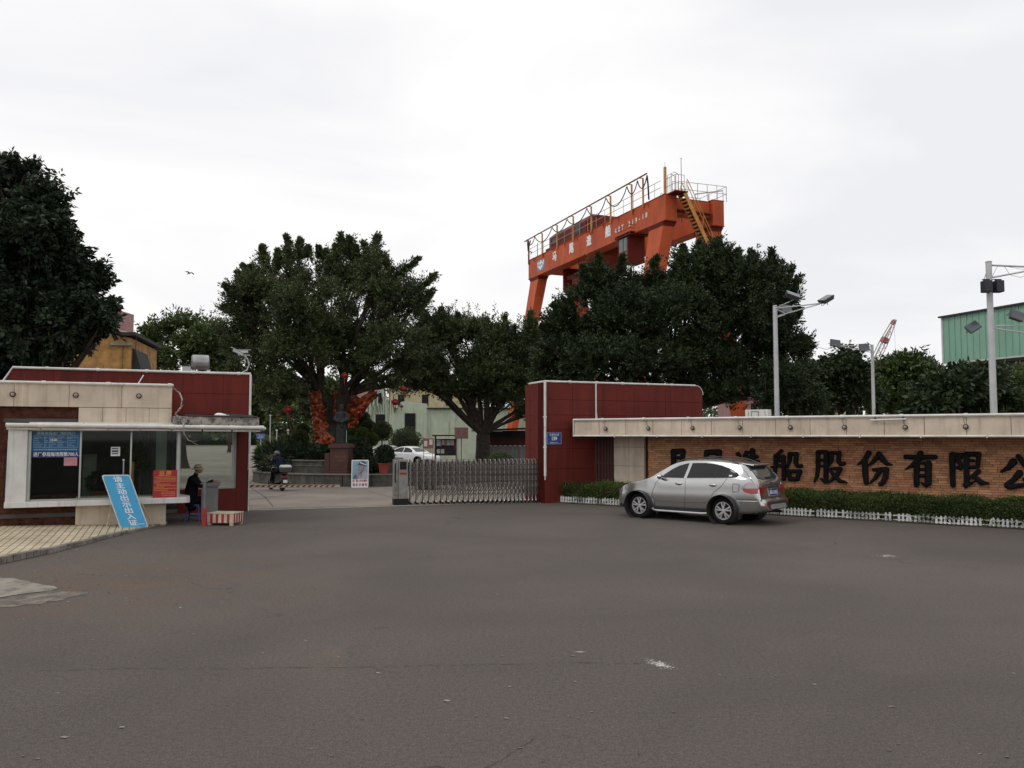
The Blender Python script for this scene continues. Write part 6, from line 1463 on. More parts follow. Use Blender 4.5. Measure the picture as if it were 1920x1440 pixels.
b = MB(); ax = X2*.42; b.tube([(ax, .5, ZT-1.8), (ax, .5, ZT+2.95)], [.035, .02], 6); b.tube([(ax-.12, .5, ZT+2.95), (ax+.12, .5, ZT+2.95)], .012, 4); obj('antenna', b, M['dkgrey'], ck)
sa = Vector((1.05, -.55, ZT-.05)); sb_ = Vector((4.5, -.55, ZT-6.3))
b = MB(); b.bar(sa + Vector((0,-.32,0)), sb_ + Vector((0,-.32,0)), .07, .26); b.bar(sa + Vector((0,.32,0)), sb_ + Vector((0,.32,0)), .07, .26)
for yy in (-.36, .36):
    for o_ in (.55, 1.0): b.tube([sa + Vector((.2, yy, o_)), sb_ + Vector((.2, yy, o_))], .028, 5)
    for k in range(6): p_ = sa.lerp(sb_, k/5); b.tube([p_ + Vector((0, yy, 0)), p_ + Vector((.2, yy, 1.0))], .022, 5)
st_ = obj('stair_stringers', b, M['yellow'], ck)
b = MB()
for k in range(26): p_ = sa.lerp(sb_, (k+.5)/26); b.box(p_.x-.16, p_.x+.12, p_.y-.285, p_.y+.285, p_.z-.02, p_.z+.03)
obj('stair_treads', b, M['cranedark'], ck)
# trolley with machine house, cab
y0_, y1_ = on_web(1094), on_web(1021)
b = MB(); hz0 = ZT + .35
sec = [(.3, hz0), (.3, hz0+1.0), (1.0, hz0+1.55), (4.0, hz0+1.55), (4.8, hz0+1.0), (4.8, hz0)]
b.prism([(x, z) for x, z in sec], y0_+.2, y1_-.4); b.box(.1, 4.9, y0_-.2, y1_, ZT+.1, ZT+.34); obj('machine_house', b, M['cranedark'], ck, bevel=.05)
b = MB(); b.box(.25, .3, y0_+1, y0_+2, hz0+.1, hz0+.9); b.box(.25, .3, y1_-2.2, y1_-1.2, hz0+.2, hz0+.7); obj('louvre', b, M['dkgrey'], ck)
b = MB()
for yy in (y0_+.5, y1_-1): b.box(1.5, 3.4, yy-.15, yy+.15, ZB-1.9, ZB+.3)
b.box(1.7, 3.2, y0_+.6, y1_-1.1, ZB-.9, ZB-.5); b.box(1.4, 3.5, (y0_+y1_)/2-1, (y0_+y1_)/2+1, ZB-1.6, ZB-1.0); obj('hook_frame', b, M['cranedark'], ck)
b = MB(); 
for x in (2.0, 2.9): b.tube([(x, (y0_+y1_)/2, ZB-.5), (x, (y0_+y1_)/2, ZB-4.5)], .03, 5)
b.box(1.9, 3.0, (y0_+y1_)/2-.2, (y0_+y1_)/2+.2, ZB-5.2, ZB-4.5); obj('hook_block', b, M['dkgrey'], ck)
ya, yb_ = on_web(1183), on_web(1165.5); zc0 = zweb(1180, 487)-.2; zc1 = zweb(1180, 440)
b = MB(); b.box(-.25, 1.25, ya, yb_, zc0, zc1); cab = obj('operator_cab', b, M['cranedark'], ck, bevel=.04)
b = MB(); b.box(-.262, -.25, ya+.15, ya+.62, zc0+.9, zc1-.15); b.box(-.262, -.25, ya+.75, yb_-.1, zc0+.9, zc1-.15); b.box(-.262, -.25, ya+.15, ya+.62, zc0+.1, zc0+.75); obj('cab_window', b, mat('cab_glass', (.10, .13, .15), .1, metal=.3), cab)
b = MB(); zr2 = min(ZB-.06, zweb(1185, 428)); b.box(-.45, 1.3, ya-.7, yb_+.3, zr2-.06, zr2); b.box(-.45, 1.3, ya-.7, yb_+.3, zc1+.0, zc1+.06)
for x, y in ((-.42, ya-.66), (-.42, yb_+.2), (1.2, ya-.66), (-.42, ya)): b.bar((x, y, zc1), (x, y, zr2), .07)
for z in (.3, .55): b.tube([(-.42, ya-.66, zc1+z), (-.42, yb_+.2, zc1+z)], .02, 4); b.tube([(-.42, ya-.66, zc1+z), (1.2, ya-.66, zc1+z)], .02, 4)
obj('cab_landing', b, M['cranedark'], ck)
b = MB(); b.box(-.1, GW+.2, on_web(1208), on_web(1100), ZB-1.15, ZB-.65) if False else None
# lower cross walkway below the second girder
b = MB(); b.tube([(GW+3.0, .3, ZT-8.2), (X2+.5, .3, ZT-8.2)], .03, 5); b.tube([(GW+3.0, .3, ZT-7.7), (X2+.5, .3, ZT-7.7)], .03, 5); obj('lower_rail', b, M['rail'], ck)

# distant lattice jib beyond the trees
a = D(1634, 690, 150); c_ = D(1677, 600, 150)
t = thing('jib_crane', 'distant red and white lattice crane jib above the trees on the right', 'crane', (a.x, a.y, 0))
A = Vector((0, 0, a.z)); Bv = Vector((c_.x - a.x, 0, c_.z)); dv = (Bv-A); L_ = dv.length; dn = dv.normalized(); sn = Vector((-dn.z, 0, dn.x))
b = MB(); 
def wdt(t_): return .55 if t_ < .55 else .55*(1-(t_-.55)/.45*.75)
N_ = 14; 
for q in (-1, 1):
    for yy in (-.6, .6):
        for i in range(N_): b.bar(A + dn*L_*i/N_ + sn*q*wdt(i/N_) + Vector((0,yy,0)), A + dn*L_*(i+1)/N_ + sn*q*wdt((i+1)/N_) + Vector((0,yy,0)), .13)
for i in range(N_):
    q = 1 if i % 2 else -1; b.bar(A + dn*L_*i/N_ + sn*q*wdt(i/N_) + Vector((0,-.6,0)), A + dn*L_*(i+1)/N_ - sn*q*wdt((i+1)/N_) + Vector((0,-.6,0)), .08)
b.box(-.3, .3, -.4, .4, 0, a.z)
obj('jib', b, mat('jib_paint', (.36, .27, .26), .6), t)
b = MB(); p_ = A + dn*L_*.58; b.bar(p_ - dn*.45, p_ + dn*.4, 1.1, 1.2); obj('jib_box', b, mat('jib_red2', (.32, .06, .05), .6), t)
b = MB(); b.bar(Bv - dn*.9, Bv, .45, .5); obj('jib_head', b, mat('jib_red', (.32, .06, .05), .6), t)
b = MB(); b.tube([A + Vector((-.9, 0, -1)), Bv], .03, 4); b.tube([Bv, (Bv.x, 0, a.z-4)], .02, 4); b.tube([A - Vector((2,0,3)), A.lerp(Bv,.75)], .02, 4); obj('rope', b, M['dkgrey'], t)

# ------------------------------------------------------------------ flood-light poles behind the wall
def fl(t, p, dirx, m=None, s=1.0):
    b = MB(); d = Vector(dirx).normalized(); b.hexa([Vector(p)+Vector(v)*s for v in ((-.20,-.18,-.02),(.20,-.18,-.02),(.20,.18,-.02),(-.20,.18,-.02))], [Vector(p)+Vector(v)*s for v in ((-.24,-.2,.14),(.24,-.2,.14),(.24,.2,.14),(-.24,.2,.14))])
    o = obj('lamp_head', b, M['dkgrey'], t, bevel=.02); return o
def lamp_pole(px, ptop, pbot_z, Y, label):
    top = D(px, ptop, Y); t = thing('flood_light_pole', label, 'lamp pole', (top.x, top.y, 0), 0, 'flood light poles behind the wall'); H_ = top.z
    b = MB(); b.tube([(0,0,0),(0,0,H_)], [.105, .085], 14); b.lathe([(.09,H_-.02),(.1,H_),(.06,H_+.03),(0,H_+.03)], 12); b.box(-.14,.14,-.14,.14,0,.02); obj('pole', b, M['pole'], t, smooth=True)
    return t, H_, Y/F
t, H_, s_ = lamp_pole(1453, 574, 0, 33, 'pale flood light pole beside the biggest tree with one long arm rightwards')
b = MB(); e_ = Vector((100*s_, 0, H_ - .0 + 7*s_)); b.tube([(0,0,H_-.1), e_], .028, 6); b.tube([(0,0,H_-20*s_), e_ - Vector((15*s_,0,3*s_))], .025, 6); b.tube([(0,0,H_-.1), (45*s_, 1.5, H_-.1)], .022, 6); b.tube([(0,0,H_-22*s_), (40*s_, 1.4, H_-.15)], .02, 6); b.tube([(0,0,H_-.1), (20*s_, -1.0, H_+.1)], .02, 6); obj('arm', b, M['pole'], t, smooth=True)
hd_ = [((97*s_, 0, H_+13*s_), (R(10), R(-28), .3)), ((43*s_, 1.5, H_+.08), (R(60), 0, .3)), ((18*s_, -1.0, H_+.25), (R(30), R(20), 0))]
def head(t, p, rot, s=1.0):
    b = MB(); b.hexa([(-.22*s,-.16*s,-.09*s),(.22*s,-.16*s,-.09*s),(.22*s,.16*s,-.09*s),(-.22*s,.16*s,-.09*s)], [(-.27*s,-.2*s,.07*s),(.27*s,-.2*s,.07*s),(.27*s,.2*s,.07*s),(-.27*s,.2*s,.07*s)])
    o = obj('lamp_head', b, M['dkgrey'], t, bevel=.015*s); o.location = p; o.rotation_euler = rot
    b = MB(); b.box(-.24*s, .24*s, -.17*s, .17*s, .071*s, .082*s); obj('lens', b, mat('lamp_lens', (.10, .11, .12), .12, metal=.2), o)
    b = MB(); b.tube([(-.28*s,0,0), (-.28*s,0,-.14*s), (.28*s,0,-.14*s), (.28*s,0,0)], .012*s, 5); b.tube([(0,0,-.14*s), (0,0,-.24*s)], .014*s, 5); obj('yoke', b, M['dkgrey'], o)
    return o
for p_, r_ in hd_: head(t, p_, r_, 1.05)
t, H_, s_ = lamp_pole(1635, 647, 0, 47, 'slim flood light pole among the right-hand trees with arms to the left')
b = MB(); b.tube([(0,0,H_-.1), (-68*s_, 0, H_+.0)], .03, 6); b.tube([(0,0,H_-14*s_), (-62*s_, 0, H_-.05)], .025, 6); b.tube([(0,0,H_-.05), (-18*s_,-.6,H_+.1)], .025, 6); b.tube([(0,0,H_-14*s_), (-20*s_,-.5,H_+.05)], .022, 6); obj('arm', b, M['pole'], t, smooth=True)
head(t, (-70*s_, 0, H_+3*s_), (R(75), R(8), 0), 1.1); head(t, (-24*s_, -.6, H_-7*s_), (R(80), R(-4), 0), 1.1)
b = MB(); b.tube([(-68*s_,0,H_-.1), (-85*s_,0,H_-.25), (-102*s_,0,H_-4*s_)], .012, 4); obj('loose_cable', b, M['dkgrey'], t)
t, H_, s_ = lamp_pole(1853.5, 491, 0, 24.6, 'thickest flood light pole near the right edge in front of the green shed')
b = MB(); b.tube([(0,0,H_-.10), (90*s_,0,H_-.16)], .030, 6); b.tube([(0,0,H_-31*s_), (90*s_,0,H_-14*s_)], .028, 6); b.tube([(0,0,H_-.1), (-12*s_,0,H_-40*s_), (-14*s_,0,H_-42*s_)], .016, 5)
b.tube([(0,0,H_-122*s_), (70*s_,0,H_-121*s_)], .022, 6); b.tube([(0,0,H_-126*s_), (75*s_,0,H_-137*s_)], .022, 6); b.tube([(-14*s_,0,H_-34*s_), (14*s_,0,H_-34*s_)], .02, 6); obj('arm', b, M['pole'], t, smooth=True)
b = MB()
b.tube([(5*s_,0,H_-30*s_), (18*s_,0,H_-6*s_)], .006, 4); b.tube([(28*s_,0,H_-6*s_), (40*s_,0,H_-25*s_), (60*s_,0,H_-30*s_), (80*s_,0,H_-20*s_)], .006, 5); b.tube([(20*s_,0,H_-6*s_), (50*s_,0,H_-12*s_), (90*s_,0,H_-18*s_)], .005, 4); obj('loose_cable', b, M['dkgrey'], t)
for x in (-11*s_, 11*s_):
    b = MB(); b.box(x-.115, x+.115, -.28, -.02, H_-60*s_, H_-38*s_); b.tube([(x-.1,-.15,H_-36*s_), (x+.1,-.15,H_-36*s_)], .03, 6); o = obj('lamp_head', b, mat('lamp_black', (.012, .012, .022), .4), t, bevel=.02)
head(t, (48*s_, 0, H_-103*s_), (R(70), R(20), 0), .8); head(t, (-20*s_, .4, H_-122*s_), (R(60), R(-30), 0), .75)
# ------------------------------------------------------------------ trees
def tree(label, base, Y, lobes, n_sh, leaf, lm, trunk_r=.3, fork=.35, forks=None, shoot=(.35, .95), spiky=.6, per=15, group=None, name='tree', dy=.8, lean_up=.5, limb_from=None, cat='tree', twigs=7, hole=.33, droop=0, trunkp=None, noise_s=.45, inner=.25, clump=8):
    """lobes: (px, py, rx, ry[, dY]) read on the photograph, each a rounded mass with its own depth"""
    t = thing(name, label, cat, (base[0], base[1], 0), 0, group); bv = Vector((base[0], base[1], 0))
    Ls = []
    for lb in lobes:
        px, py, rx, ry = lb[:4]; d_ = lb[4] if len(lb) > 4 else random.uniform(-1, 1)*dy
        c = D(px, py, Y + d_); k = (Y + d_)/F; Ls.append((c - bv, (rx*k, rx*k*.9, ry*k)))
    area = np.array([l[1][0]*l[1][2] for l in Ls]); cnt = (n_sh*area/area.sum()).astype(int)
    PP = []; DD = []; LL = []; ends = []
    sm = .5*(shoot[0] + shoot[1])
    for (c, r), n in zip(Ls, cnt):
        ncl = max(4, int(n/clump)); r = tuple(max(.25, q_ - sm*.5) for q_ in r)
        u = unit(ncl*3); u = u[u[:, 2] > -.8][:ncl]; m0 = len(u)
        rad = np.where(RNG.random(m0) < inner, RNG.uniform(.2, .8, m0), RNG.uniform(.86, 1.08, m0))
        Cc = np.array(c) + u*rad[:, None]*np.array(r)
        if hole:
            nv = np.array([noise.noise(Vector((p[0]*noise_s+base[0], p[1]*noise_s, p[2]*noise_s*1.1))) for p in Cc]); keep = nv > -hole; Cc = Cc[keep]; u = u[keep]; m0 = len(u)
        ax = u*[1, 1, .7] + np.array([0, 0, lean_up]) + RNG.normal(size=(m0, 3))*.25; ax /= np.linalg.norm(ax, axis=1)[:, None]
        size = RNG.uniform(.7, 1.25, m0)*(1 + spiky*(RNG.random(m0) < .14)*(u[:, 2] > .15)*.7)
        Po = np.repeat(Cc, clump, 0); A_ = np.repeat(ax, clump, 0); sz = np.repeat(size, clump); n = len(Po)
        Po = Po + RNG.normal(size=(n, 3))*.13*sz[:, None]
        dr = A_ + RNG.normal(size=(n, 3))*.42; dr /= np.linalg.norm(dr, axis=1)[:, None]; ln = RNG.uniform(*shoot, n)*sz
        m_ = per; tt = RNG.random((n, m_)); Q = Po[:, None, :] + dr[:, None, :]*(tt*ln[:, None])[:, :, None]
        off = RNG.normal(size=(n, m_, 3)); off -= (off*dr[:, None, :]).sum(2)[:, :, None]*dr[:, None, :]; off /= np.linalg.norm(off, axis=2)[:, :, None]+1e-9
        Q = Q + off*(.02 + .05*(1-tt))[:, :, None]; dd = dr[:, None, :]*.8 + off*.75 + RNG.normal(size=off.shape)*.2
        dd[:, :, 2] -= droop
        PP.append(Q.reshape(-1, 3)); DD.append(dd.reshape(-1, 3))
        k_ = min(m0, max(3, int(twigs))); ix = RNG.choice(m0, k_, replace=False); ends.append([Vector(Cc[i]) for i in ix])
    P = np.concatenate(PP); Dv = np.concatenate(DD); n = len(P); L = RNG.uniform(leaf*.7, leaf*1.3, n)
    leaf_mesh('crown', P, Dv, L, L*.46, lm, t)
    b = MB()
    tps = trunkp or [Vector((0, 0, 0))]
    zf = min(l[0].z - l[1][2]*.8 for l in Ls); zf = max(1.2, zf*fork if forks is None else forks)
    heads = []
    for tp in tps:
        p0 = Vector(tp); p1 = Vector((tp[0]*.9 + random.uniform(-.15, .15), tp[1]*.9, zf)); r0 = trunk_r*random.uniform(.85, 1.1)
        b.tube([p0 - Vector((0,0,.1)), p0.lerp(p1, .06), p0.lerp(p1, .3) + Vector((random.uniform(-.08,.08),0,0)), p0.lerp(p1, .7) + Vector((random.uniform(-.1,.1),0,0)), p1], [r0*1.6, r0*1.2, r0, r0*.9, r0*.85], 12); heads.append((p1, r0*.85))
    for (c, r), en in zip(Ls, ends):
        h0, r0 = min(heads, key=lambda h_: (h_[0].xy - Vector(c).xy).length); tgt = Vector(c) - Vector((0, 0, r[2]*.25)); v = tgt - h0
        if v.length < .2: tgt = Vector(c); v = tgt - h0
        pts = [h0 + v*q + Vector((math.sin(q*5 + c.x)*.12, math.cos(q*4)*.1, (q - q*q)*v.length*.10)) for q in (0, .25, .5, .75, 1)]
        rl = max(.035, min(r0*.62, .11 + .03*r[0])); b.tube(pts, [rl*1.15, rl*.9, rl*.7, rl*.5, rl*.35], 8)
        for e_ in en:
            s_ = random.choice(pts[2:]); mdl = s_.lerp(e_, .5) + Vector((random.uniform(-.15,.15), random.uniform(-.15,.15), random.uniform(-.05,.15)))
            b.tube([s_, mdl, e_], [rl*.33, rl*.2, .012], 5)
    obj('trunk', b, M['bark'], t, smooth=True)
    return t
# T0: the dark broad-leaved tree at the left edge
q = D(40, 700, 29)
tree('huge dark broad-leaved tree filling the left edge behind the guardhouse', (q.x, q.y), 29,
    [(12,352,46,58),(42,352,38,46),(-5,335,40,44),(206,590,16,12),(66,388,40,46),(-30,430,80,90),(48,450,70,60),(98,452,38,50),(124,484,26,36),(20,540,90,80),(106,545,62,54),(160,530,38,38),(168,575,36,32),(55,620,104,62),(140,605,52,44),(190,600,18,18),(132,645,40,32),(-60,600,110,120),(100,668,75,38),(30,690,80,40),(-40,330,40,40)],
    8600, .21, M['leafD'], trunk_r=.42, shoot=(.24, .52), spiky=.5, per=18, hole=.20, droop=.55, lean_up=.25, noise_s=.55, inner=.35)
# T1: lower bushy tree between the ochre house and the banyan
q = D(350, 700, 58)
tree('mid green bushy tree between the ochre house and the great banyan', (q.x, q.y), 58,
    [(300,640,34,34),(345,632,36,34),(392,645,36,34),(290,670,32,30),(350,670,50,34),(410,672,40,36),(435,660,26,36),(272,680,18,16)], 3400, .26, M['leafF'], trunk_r=.3, shoot=(.5, 1.1), per=12, hole=.4)
# T2: great banyan with wrapped trunks
q = D(628, 800, 42.5); t2b = (q.x, q.y)
bx = lambda px, dy_=0: (D(px, 800, 42.5).x - q.x, dy_, .9)
T2 = tree('great spreading banyan with several trunks wrapped in orange foil behind the statue', t2b, 42,
    [(545,528,42,50),(484,532,28,38),(600,520,46,44),(652,516,44,50),(706,522,36,44),(735,555,44,40),(778,565,28,28),(500,590,62,52),(455,585,32,34),(580,580,80,62),(670,590,90,70),(745,600,52,44),(480,655,55,40),(560,660,62,46),(640,660,60,44),(720,655,62,42),(790,640,38,36),(500,715,48,28),(690,695,52,28),(760,690,36,22),(725,722,36,16),(520,745,28,14),(445,550,18,24),(500,560,40,30),(450,640,34,42),(468,698,42,34),(520,732,50,22),(600,640,60,44)],
    11000, .125, M['leafB'], trunk_r=.26, shoot=(.40, .85), spiky=1.1, per=26, hole=.25, lean_up=.7, dy=1.6, twigs=22, forks=4.4, trunkp=[bx(598, .2), bx(618, .6), bx(640, -.1), bx(655, .5)], noise_s=.42, inner=.3)
# shoots that give the banyan its ragged top
def plume(t, pts, Y, n, leaf, lm, nm='crown_shoot'):
    P = []; Dv = []
    for (px, py, px2, py2, w_) in pts:
        a, c_ = D(px, py, Y), D(px2, py2, Y); a = a + (a - c_)*.3; ax = np.array(c_ - a); Lx = np.linalg.norm(ax); an = ax/Lx; k = 46
        t0 = RNG.random(k)*.85; dr = an + RNG.normal(size=(k, 3))*.42*(1.15 - t0)[:, None]; dr /= np.linalg.norm(dr, axis=1)[:, None]; ln = Lx*(.18 + .30*(1 - t0))
        dr = np.vstack([dr, an]); t0 = np.append(t0, 0.); ln = np.append(ln, Lx); k += 1; m_ = 30
        tt = RNG.random((k, m_)); Q = np.array(a) + t0[:, None, None]*ax + dr[:, None, :]*(tt*ln[:, None])[:, :, None]; off = RNG.normal(size=(k, m_, 3)); off /= np.linalg.norm(off, axis=2)[:, :, None]
        P.append((Q + off*.05).reshape(-1, 3) - np.array(t.location)); Dv.append((dr[:, None, :]*.8 + off*.75).reshape(-1, 3))
    P = np.concatenate(P); Dv = np.concatenate(Dv); L = RNG.uniform(leaf*.7, leaf*1.3, len(P)); return leaf_mesh(nm, P, Dv, L, L*.46, lm, t)
plume(T2, [(545,490,538,445,9),(560,480,563,448,6),(500,500,490,462,9),(480,520,470,500,8),(520,500,520,470,8),(600,480,598,464,8),(640,480,640,440,9),(655,480,655,446,7),(625,490,630,460,8),(700,490,708,440,7),(690,480,682,455,6),(745,520,783,485,8),(730,530,725,488,8),(770,560,816,515,9),(780,590,810,545,8),(450,590,420,575,10),(450,560,422,535,9),(460,540,445,510,8),(470,520,455,498,7),(575,480,578,462,7),(610,490,612,470,8),(665,480,668,462,7)], 41.5, 420, .15, M['leafB'])
b = MB()   # hanging aerial roots
for k in range(110):
    px = random.choice([random.uniform(520, 600), random.uniform(595, 670), random.uniform(690, 740)]); a = D(px, random.uniform(720, 765), 42 + random.uniform(-1.6, 1.6)); l = random.uniform(.5, 1.7)
    b.tube([a - T2.location, a - T2.location + Vector((random.uniform(-.05,.05), 0, -l*.5)), a - T2.location + Vector((random.uniform(-.08,.08), 0, -l))], [.014, .010, .004], 4)
ar = tag(obj('aerial_root', b, M['bark'], T2), kind='stuff')
def wrap(pts, rs, seed):
    rng = random.Random(seed); P = [D(px, py, Y_) - T2.location for px, py, Y_ in pts]; Q = []; Rr = []
    for i in range(len(P)-1):
        for k in range(26): Q.append(P[i].lerp(P[i+1], k/26)); Rr.append(rs[i] + (rs[i+1]-rs[i])*k/26)
    Q.append(P[-1]); Rr.append(rs[-1]); b = MB(); b.tube(Q, Rr, 36, cap=False); s_ = rng.random()*10
    V_ = []
    for j, v in enumerate(b.v):
        c_ = Q[j//36]; d_ = Vector(v) - c_; a_ = (j % 36)*math.pi/18; h_ = v[2]
        ca, sa_ = math.cos(a_), math.sin(a_); wv_ = noise.noise(Vector((ca*1.2, sa_*1.2, h_*1.1 + s_))); f_ = 1 + .30*wv_ + .20*(1 - abs(noise.noise(Vector((ca*1.7 + s_, sa_*1.7 + h_*.8, h_*3.2))))*3.2) + .10*math.sin(h_*15 + a_*3 + wv_*9) - .1
        V_.append(tuple(c_ + d_*f_))
    b.v = V_; return obj('foil_wrap', b, M['foil'], T2, smooth=True)
wrap([(603, 838, 42.4), (600, 800, 42.4), (596, 765, 42.4), (588, 735, 42.4)], [.44, .33, .32, .30], 1)
wrap([(612, 832, 41.6), (612, 808, 41.6), (606, 795, 41.7)], [.42, .30, .2], 5)
wrap([(632, 838, 42.6), (634, 790, 42.6), (636, 735, 42.6)], [.30, .27, .26], 2)
wrap([(655, 838, 42.5), (658, 800, 42.5), (662, 765, 42.5), (672, 745, 42.5)], [.30, .30, .36, .30], 3)
wrap([(664, 775, 42.3), (685, 752, 42.2), (704, 735, 42.2)], [.36, .28, .22], 4)
wrap([(652, 810, 42.9), (646, 780, 42.9), (640, 760, 42.9)], [.34, .32, .22], 6)
# T3: second banyan
q = D(903, 800, 46)
T3 = tree('second banyan with dark forked trunk between the great banyan and the tallest tree', (q.x, q.y), 46,
    [(800,640,34,40),(835,632,36,42),(880,640,40,40),(925,655,36,42),(965,650,36,40),(1000,660,30,36),(790,690,44,34),(845,695,58,42),(915,700,60,42),(975,705,46,44),(800,722,40,18),(880,738,52,20),(945,748,40,18),(985,775,16,20),(1010,740,24,34)],
    7200, .13, M['leafB'], trunk_r=.42, shoot=(.38, .8), spiky=1.0, per=26, hole=.34, lean_up=.8, forks=2.35, twigs=12)
plume(T3, [(825,620,828,578,8),(860,620,858,590,8),(885,620,886,600,7),(905,640,912,598,8),(945,640,947,592,8),(960,640,964,612,7),(985,640,995,585,9),(1000,640,1002,600,7),(800,620,795,585,8),(930,640,930,610,6)], 45.5, 320, .15, M['leafB'])
# T4: tallest dark tree behind the pylon
q = D(1260, 800, 38)
T4 = tree('tallest dense dark tree standing behind the right red wall below the crane', (q.x, q.y), 38,
    [(1300,515,40,40),(1342,512,40,42),(1390,535,50,46),(1440,540,36,44),(1238,552,50,40),(1172,553,50,40),(1118,535,30,34),(1110,590,62,52),(1065,615,44,44),(1180,600,70,56),(1270,600,80,60),(1370,610,80,56),(1440,610,46,44),(1465,590,26,34),(1060,680,56,44),(1130,680,70,46),(1220,680,80,44),(1320,685,80,42),(1410,680,60,40),(1475,660,36,26),(1495,645,18,12),(1090,735,50,24),(1180,740,70,22),(1400,735,70,30),(1470,720,40,34),(1330,740,60,20),(1030,700,26,46),(1040,655,24,24),(1345,475,22,18)],
    17000, .125, M['leafG'], trunk_r=.45, shoot=(.30, .62), spiky=.7, per=26, hole=.48, lean_up=.6, forks=3.2, dy=1.4, twigs=9, inner=.15)
plume(T4, [(1335,480,1345,450,9),(1310,475,1312,452,9),(1285,490,1280,462,8),(1420,510,1408,470,9),(1450,520,1447,468,9),(1465,560,1485,500,9),(1470,590,1502,520,9),(1125,510,1122,478,8),(1100,525,1092,500,8),(1160,510,1168,480,8),(1480,650,1522,650,9),(1480,640,1512,634,8),(1060,600,1038,572,8),(1050,620,1015,612,8),(1075,590,1068,562,8),(1470,610,1500,580,8),(1225,500,1232,482,8),(1380,500,1383,468,9),(1030,660,1005,650,8)], 37.5, 420, .14, M['leafG'])
# trees to the right
q = D(1585, 800, 52)
tree('dark mango tree left of the slim flood light pole', (q.x, q.y), 52, [(1545,705,30,24),(1585,690,36,22),(1615,700,28,24),(1560,740,50,34),(1610,745,40,34),(1590,672,14,8),(1530,750,30,34)], 2600, .28, M['leafG'], shoot=(.3, .7), per=12, hole=.4, droop=.3, spiky=.3, forks=2.5)
q = D(1500, 800, 44)
tree('low dark tree between the tallest tree and the mango tree', (q.x, q.y), 44, [(1490,730,34,34),(1515,755,30,28),(1470,765,30,24),(1500,700,20,20)], 1600, .16, M['leafG'], shoot=(.4, .8), per=14, hole=.35, forks=2.2)
q = D(1700, 800, 56)
tree('brighter green mango tree right of the slim flood light pole', (q.x, q.y), 56, [(1670,705,34,26),(1705,690,38,22),(1740,705,34,28),(1680,740,44,34),(1745,745,44,34),(1660,760,30,24)], 2800, .28, M['leafF'], shoot=(.3, .7), per=12, hole=.4, droop=.3, spiky=.3, forks=2.5)
q = D(1815, 800, 32)
tree('large-leaved dark shrub-like tree in front of the thick flood light pole', (q.x, q.y), 32, [(1780,735,40,26),(1815,718,36,22),(1850,740,36,30),(1740,762,34,18),(1800,765,60,26),(1880,765,40,20),(1862,712,16,10)], 1700, .26, M['leafG'], shoot=(.25, .5), per=13, hole=.35, droop=.45, spiky=.2, forks=2.2, trunk_r=.16)
q = D(1900, 800, 48)
tree('pale leaved tree at the right edge under the green shed', (q.x, q.y), 48, [(1885,735,30,26),(1925,725,36,30),(1905,765,40,24),(1965,740,40,40)], 1800, .24, M['leafF'], shoot=(.3, .7), per=12, hole=.35, droop=.3, forks=2.3)
# far trees seen under the banyan on the left, along the inner road
for px, py, rx, ry, Y_, lb in ((485, 760, 34, 60, 95, 'far dark roadside tree just right of the guardhouse corner'), (545, 750, 42, 62, 88, 'far roadside tree behind the white railing'), (610, 760, 40, 50, 70, 'far tree directly behind the great banyan trunks'), (430, 740, 40, 60, 110, 'far tree hidden mostly behind the guardhouse')):
    q = D(px, 830, Y_); k = ry
    tree(lb, (q.x, q.y), Y_, [(px, py-ry*.45, rx*.8, ry*.5), (px-rx*.4, py, rx*.7, ry*.5), (px+rx*.4, py, rx*.7, ry*.5), (px, py+ry*.45, rx*.9, ry*.4)], 1500, .34, M['leafF'] if px != 430 else M['leafG'], shoot=(.6, 1.2), per=11, hole=.3, forks=2.0, trunk_r=.22, group='far trees along the inner road')

P = []; Dv = []
for k in range(1500):
    x = random.uniform(-150, 190); y = 190 + random.uniform(-8, 8) + .1*x; h_ = 9 + 5*noise.noise(Vector((x*.05, 3, 1))) + 2.5*noise.noise(Vector((x*.3, 7, 1)))
    z = h_*random.random()**.7; m_ = 16
    P.append(np.array([x, y, z]) + RNG.normal(size=(m_, 3))*[1.1, 1.1, .7]); Dv.append(RNG.normal(size=(m_, 3)) + [0, -.3, .5])
P = np.concatenate(P); Dv = np.concatenate(Dv); L = RNG.uniform(.7, 1.3, len(P)); wd = leaf_mesh('far_woods', P, Dv, L, L*.6, M['leafF']); tag(wd, kind='stuff')
b = MB()
for i in range(60):
    x0 = -150 + i*5.7; b.box(x0, x0+5.6, 193+.1*x0, 196+.1*x0, 0, 5.5 + 3*noise.noise(Vector((x0*.05, 3, 1))))
tag(obj('far_woods', b, M['core']), kind='stuff')
# ------------------------------------------------------------------ statue island
IC = Vector((-7.0, 44.0, 0)); 
t = thing('stone_planter', 'round two-tier stone planter with pale rim carrying the statue and banyan', 'planter', IC)
def ring(r0, r1, z0, z1, a0=0, a1=360, n=72):
    b = MB()
    for i in range(n):
        A0, A1 = R(a0+(a1-a0)*i/n), R(a0+(a1-a0)*(i+1)/n)
        f = lambda r, a: (r*math.cos(a), r*math.sin(a)); g_ = .0008
        b.slab([f(r0,A0), f(r1,A0), f(r1,A1), f(r0,A1)], z0, z1)
    return b
b = MB(); N_ = 30
for i in range(N_):
    a0_, a1_ = R(i*360/N_ + .15), R((i+1)*360/N_ - .15)
    for j in range(3):
        u0, u1 = a0_ + (a1_-a0_)*j/3, a0_ + (a1_-a0_)*(j+1)/3; f = lambda r, a: (r*math.cos(a), r*math.sin(a))
        b.slab([f(6.1,u0), f(6.4,u0), f(6.4,u1), f(6.1,u1)], 0, .52)
obj('outer_wall', b, M['stone'], t, fix=False)
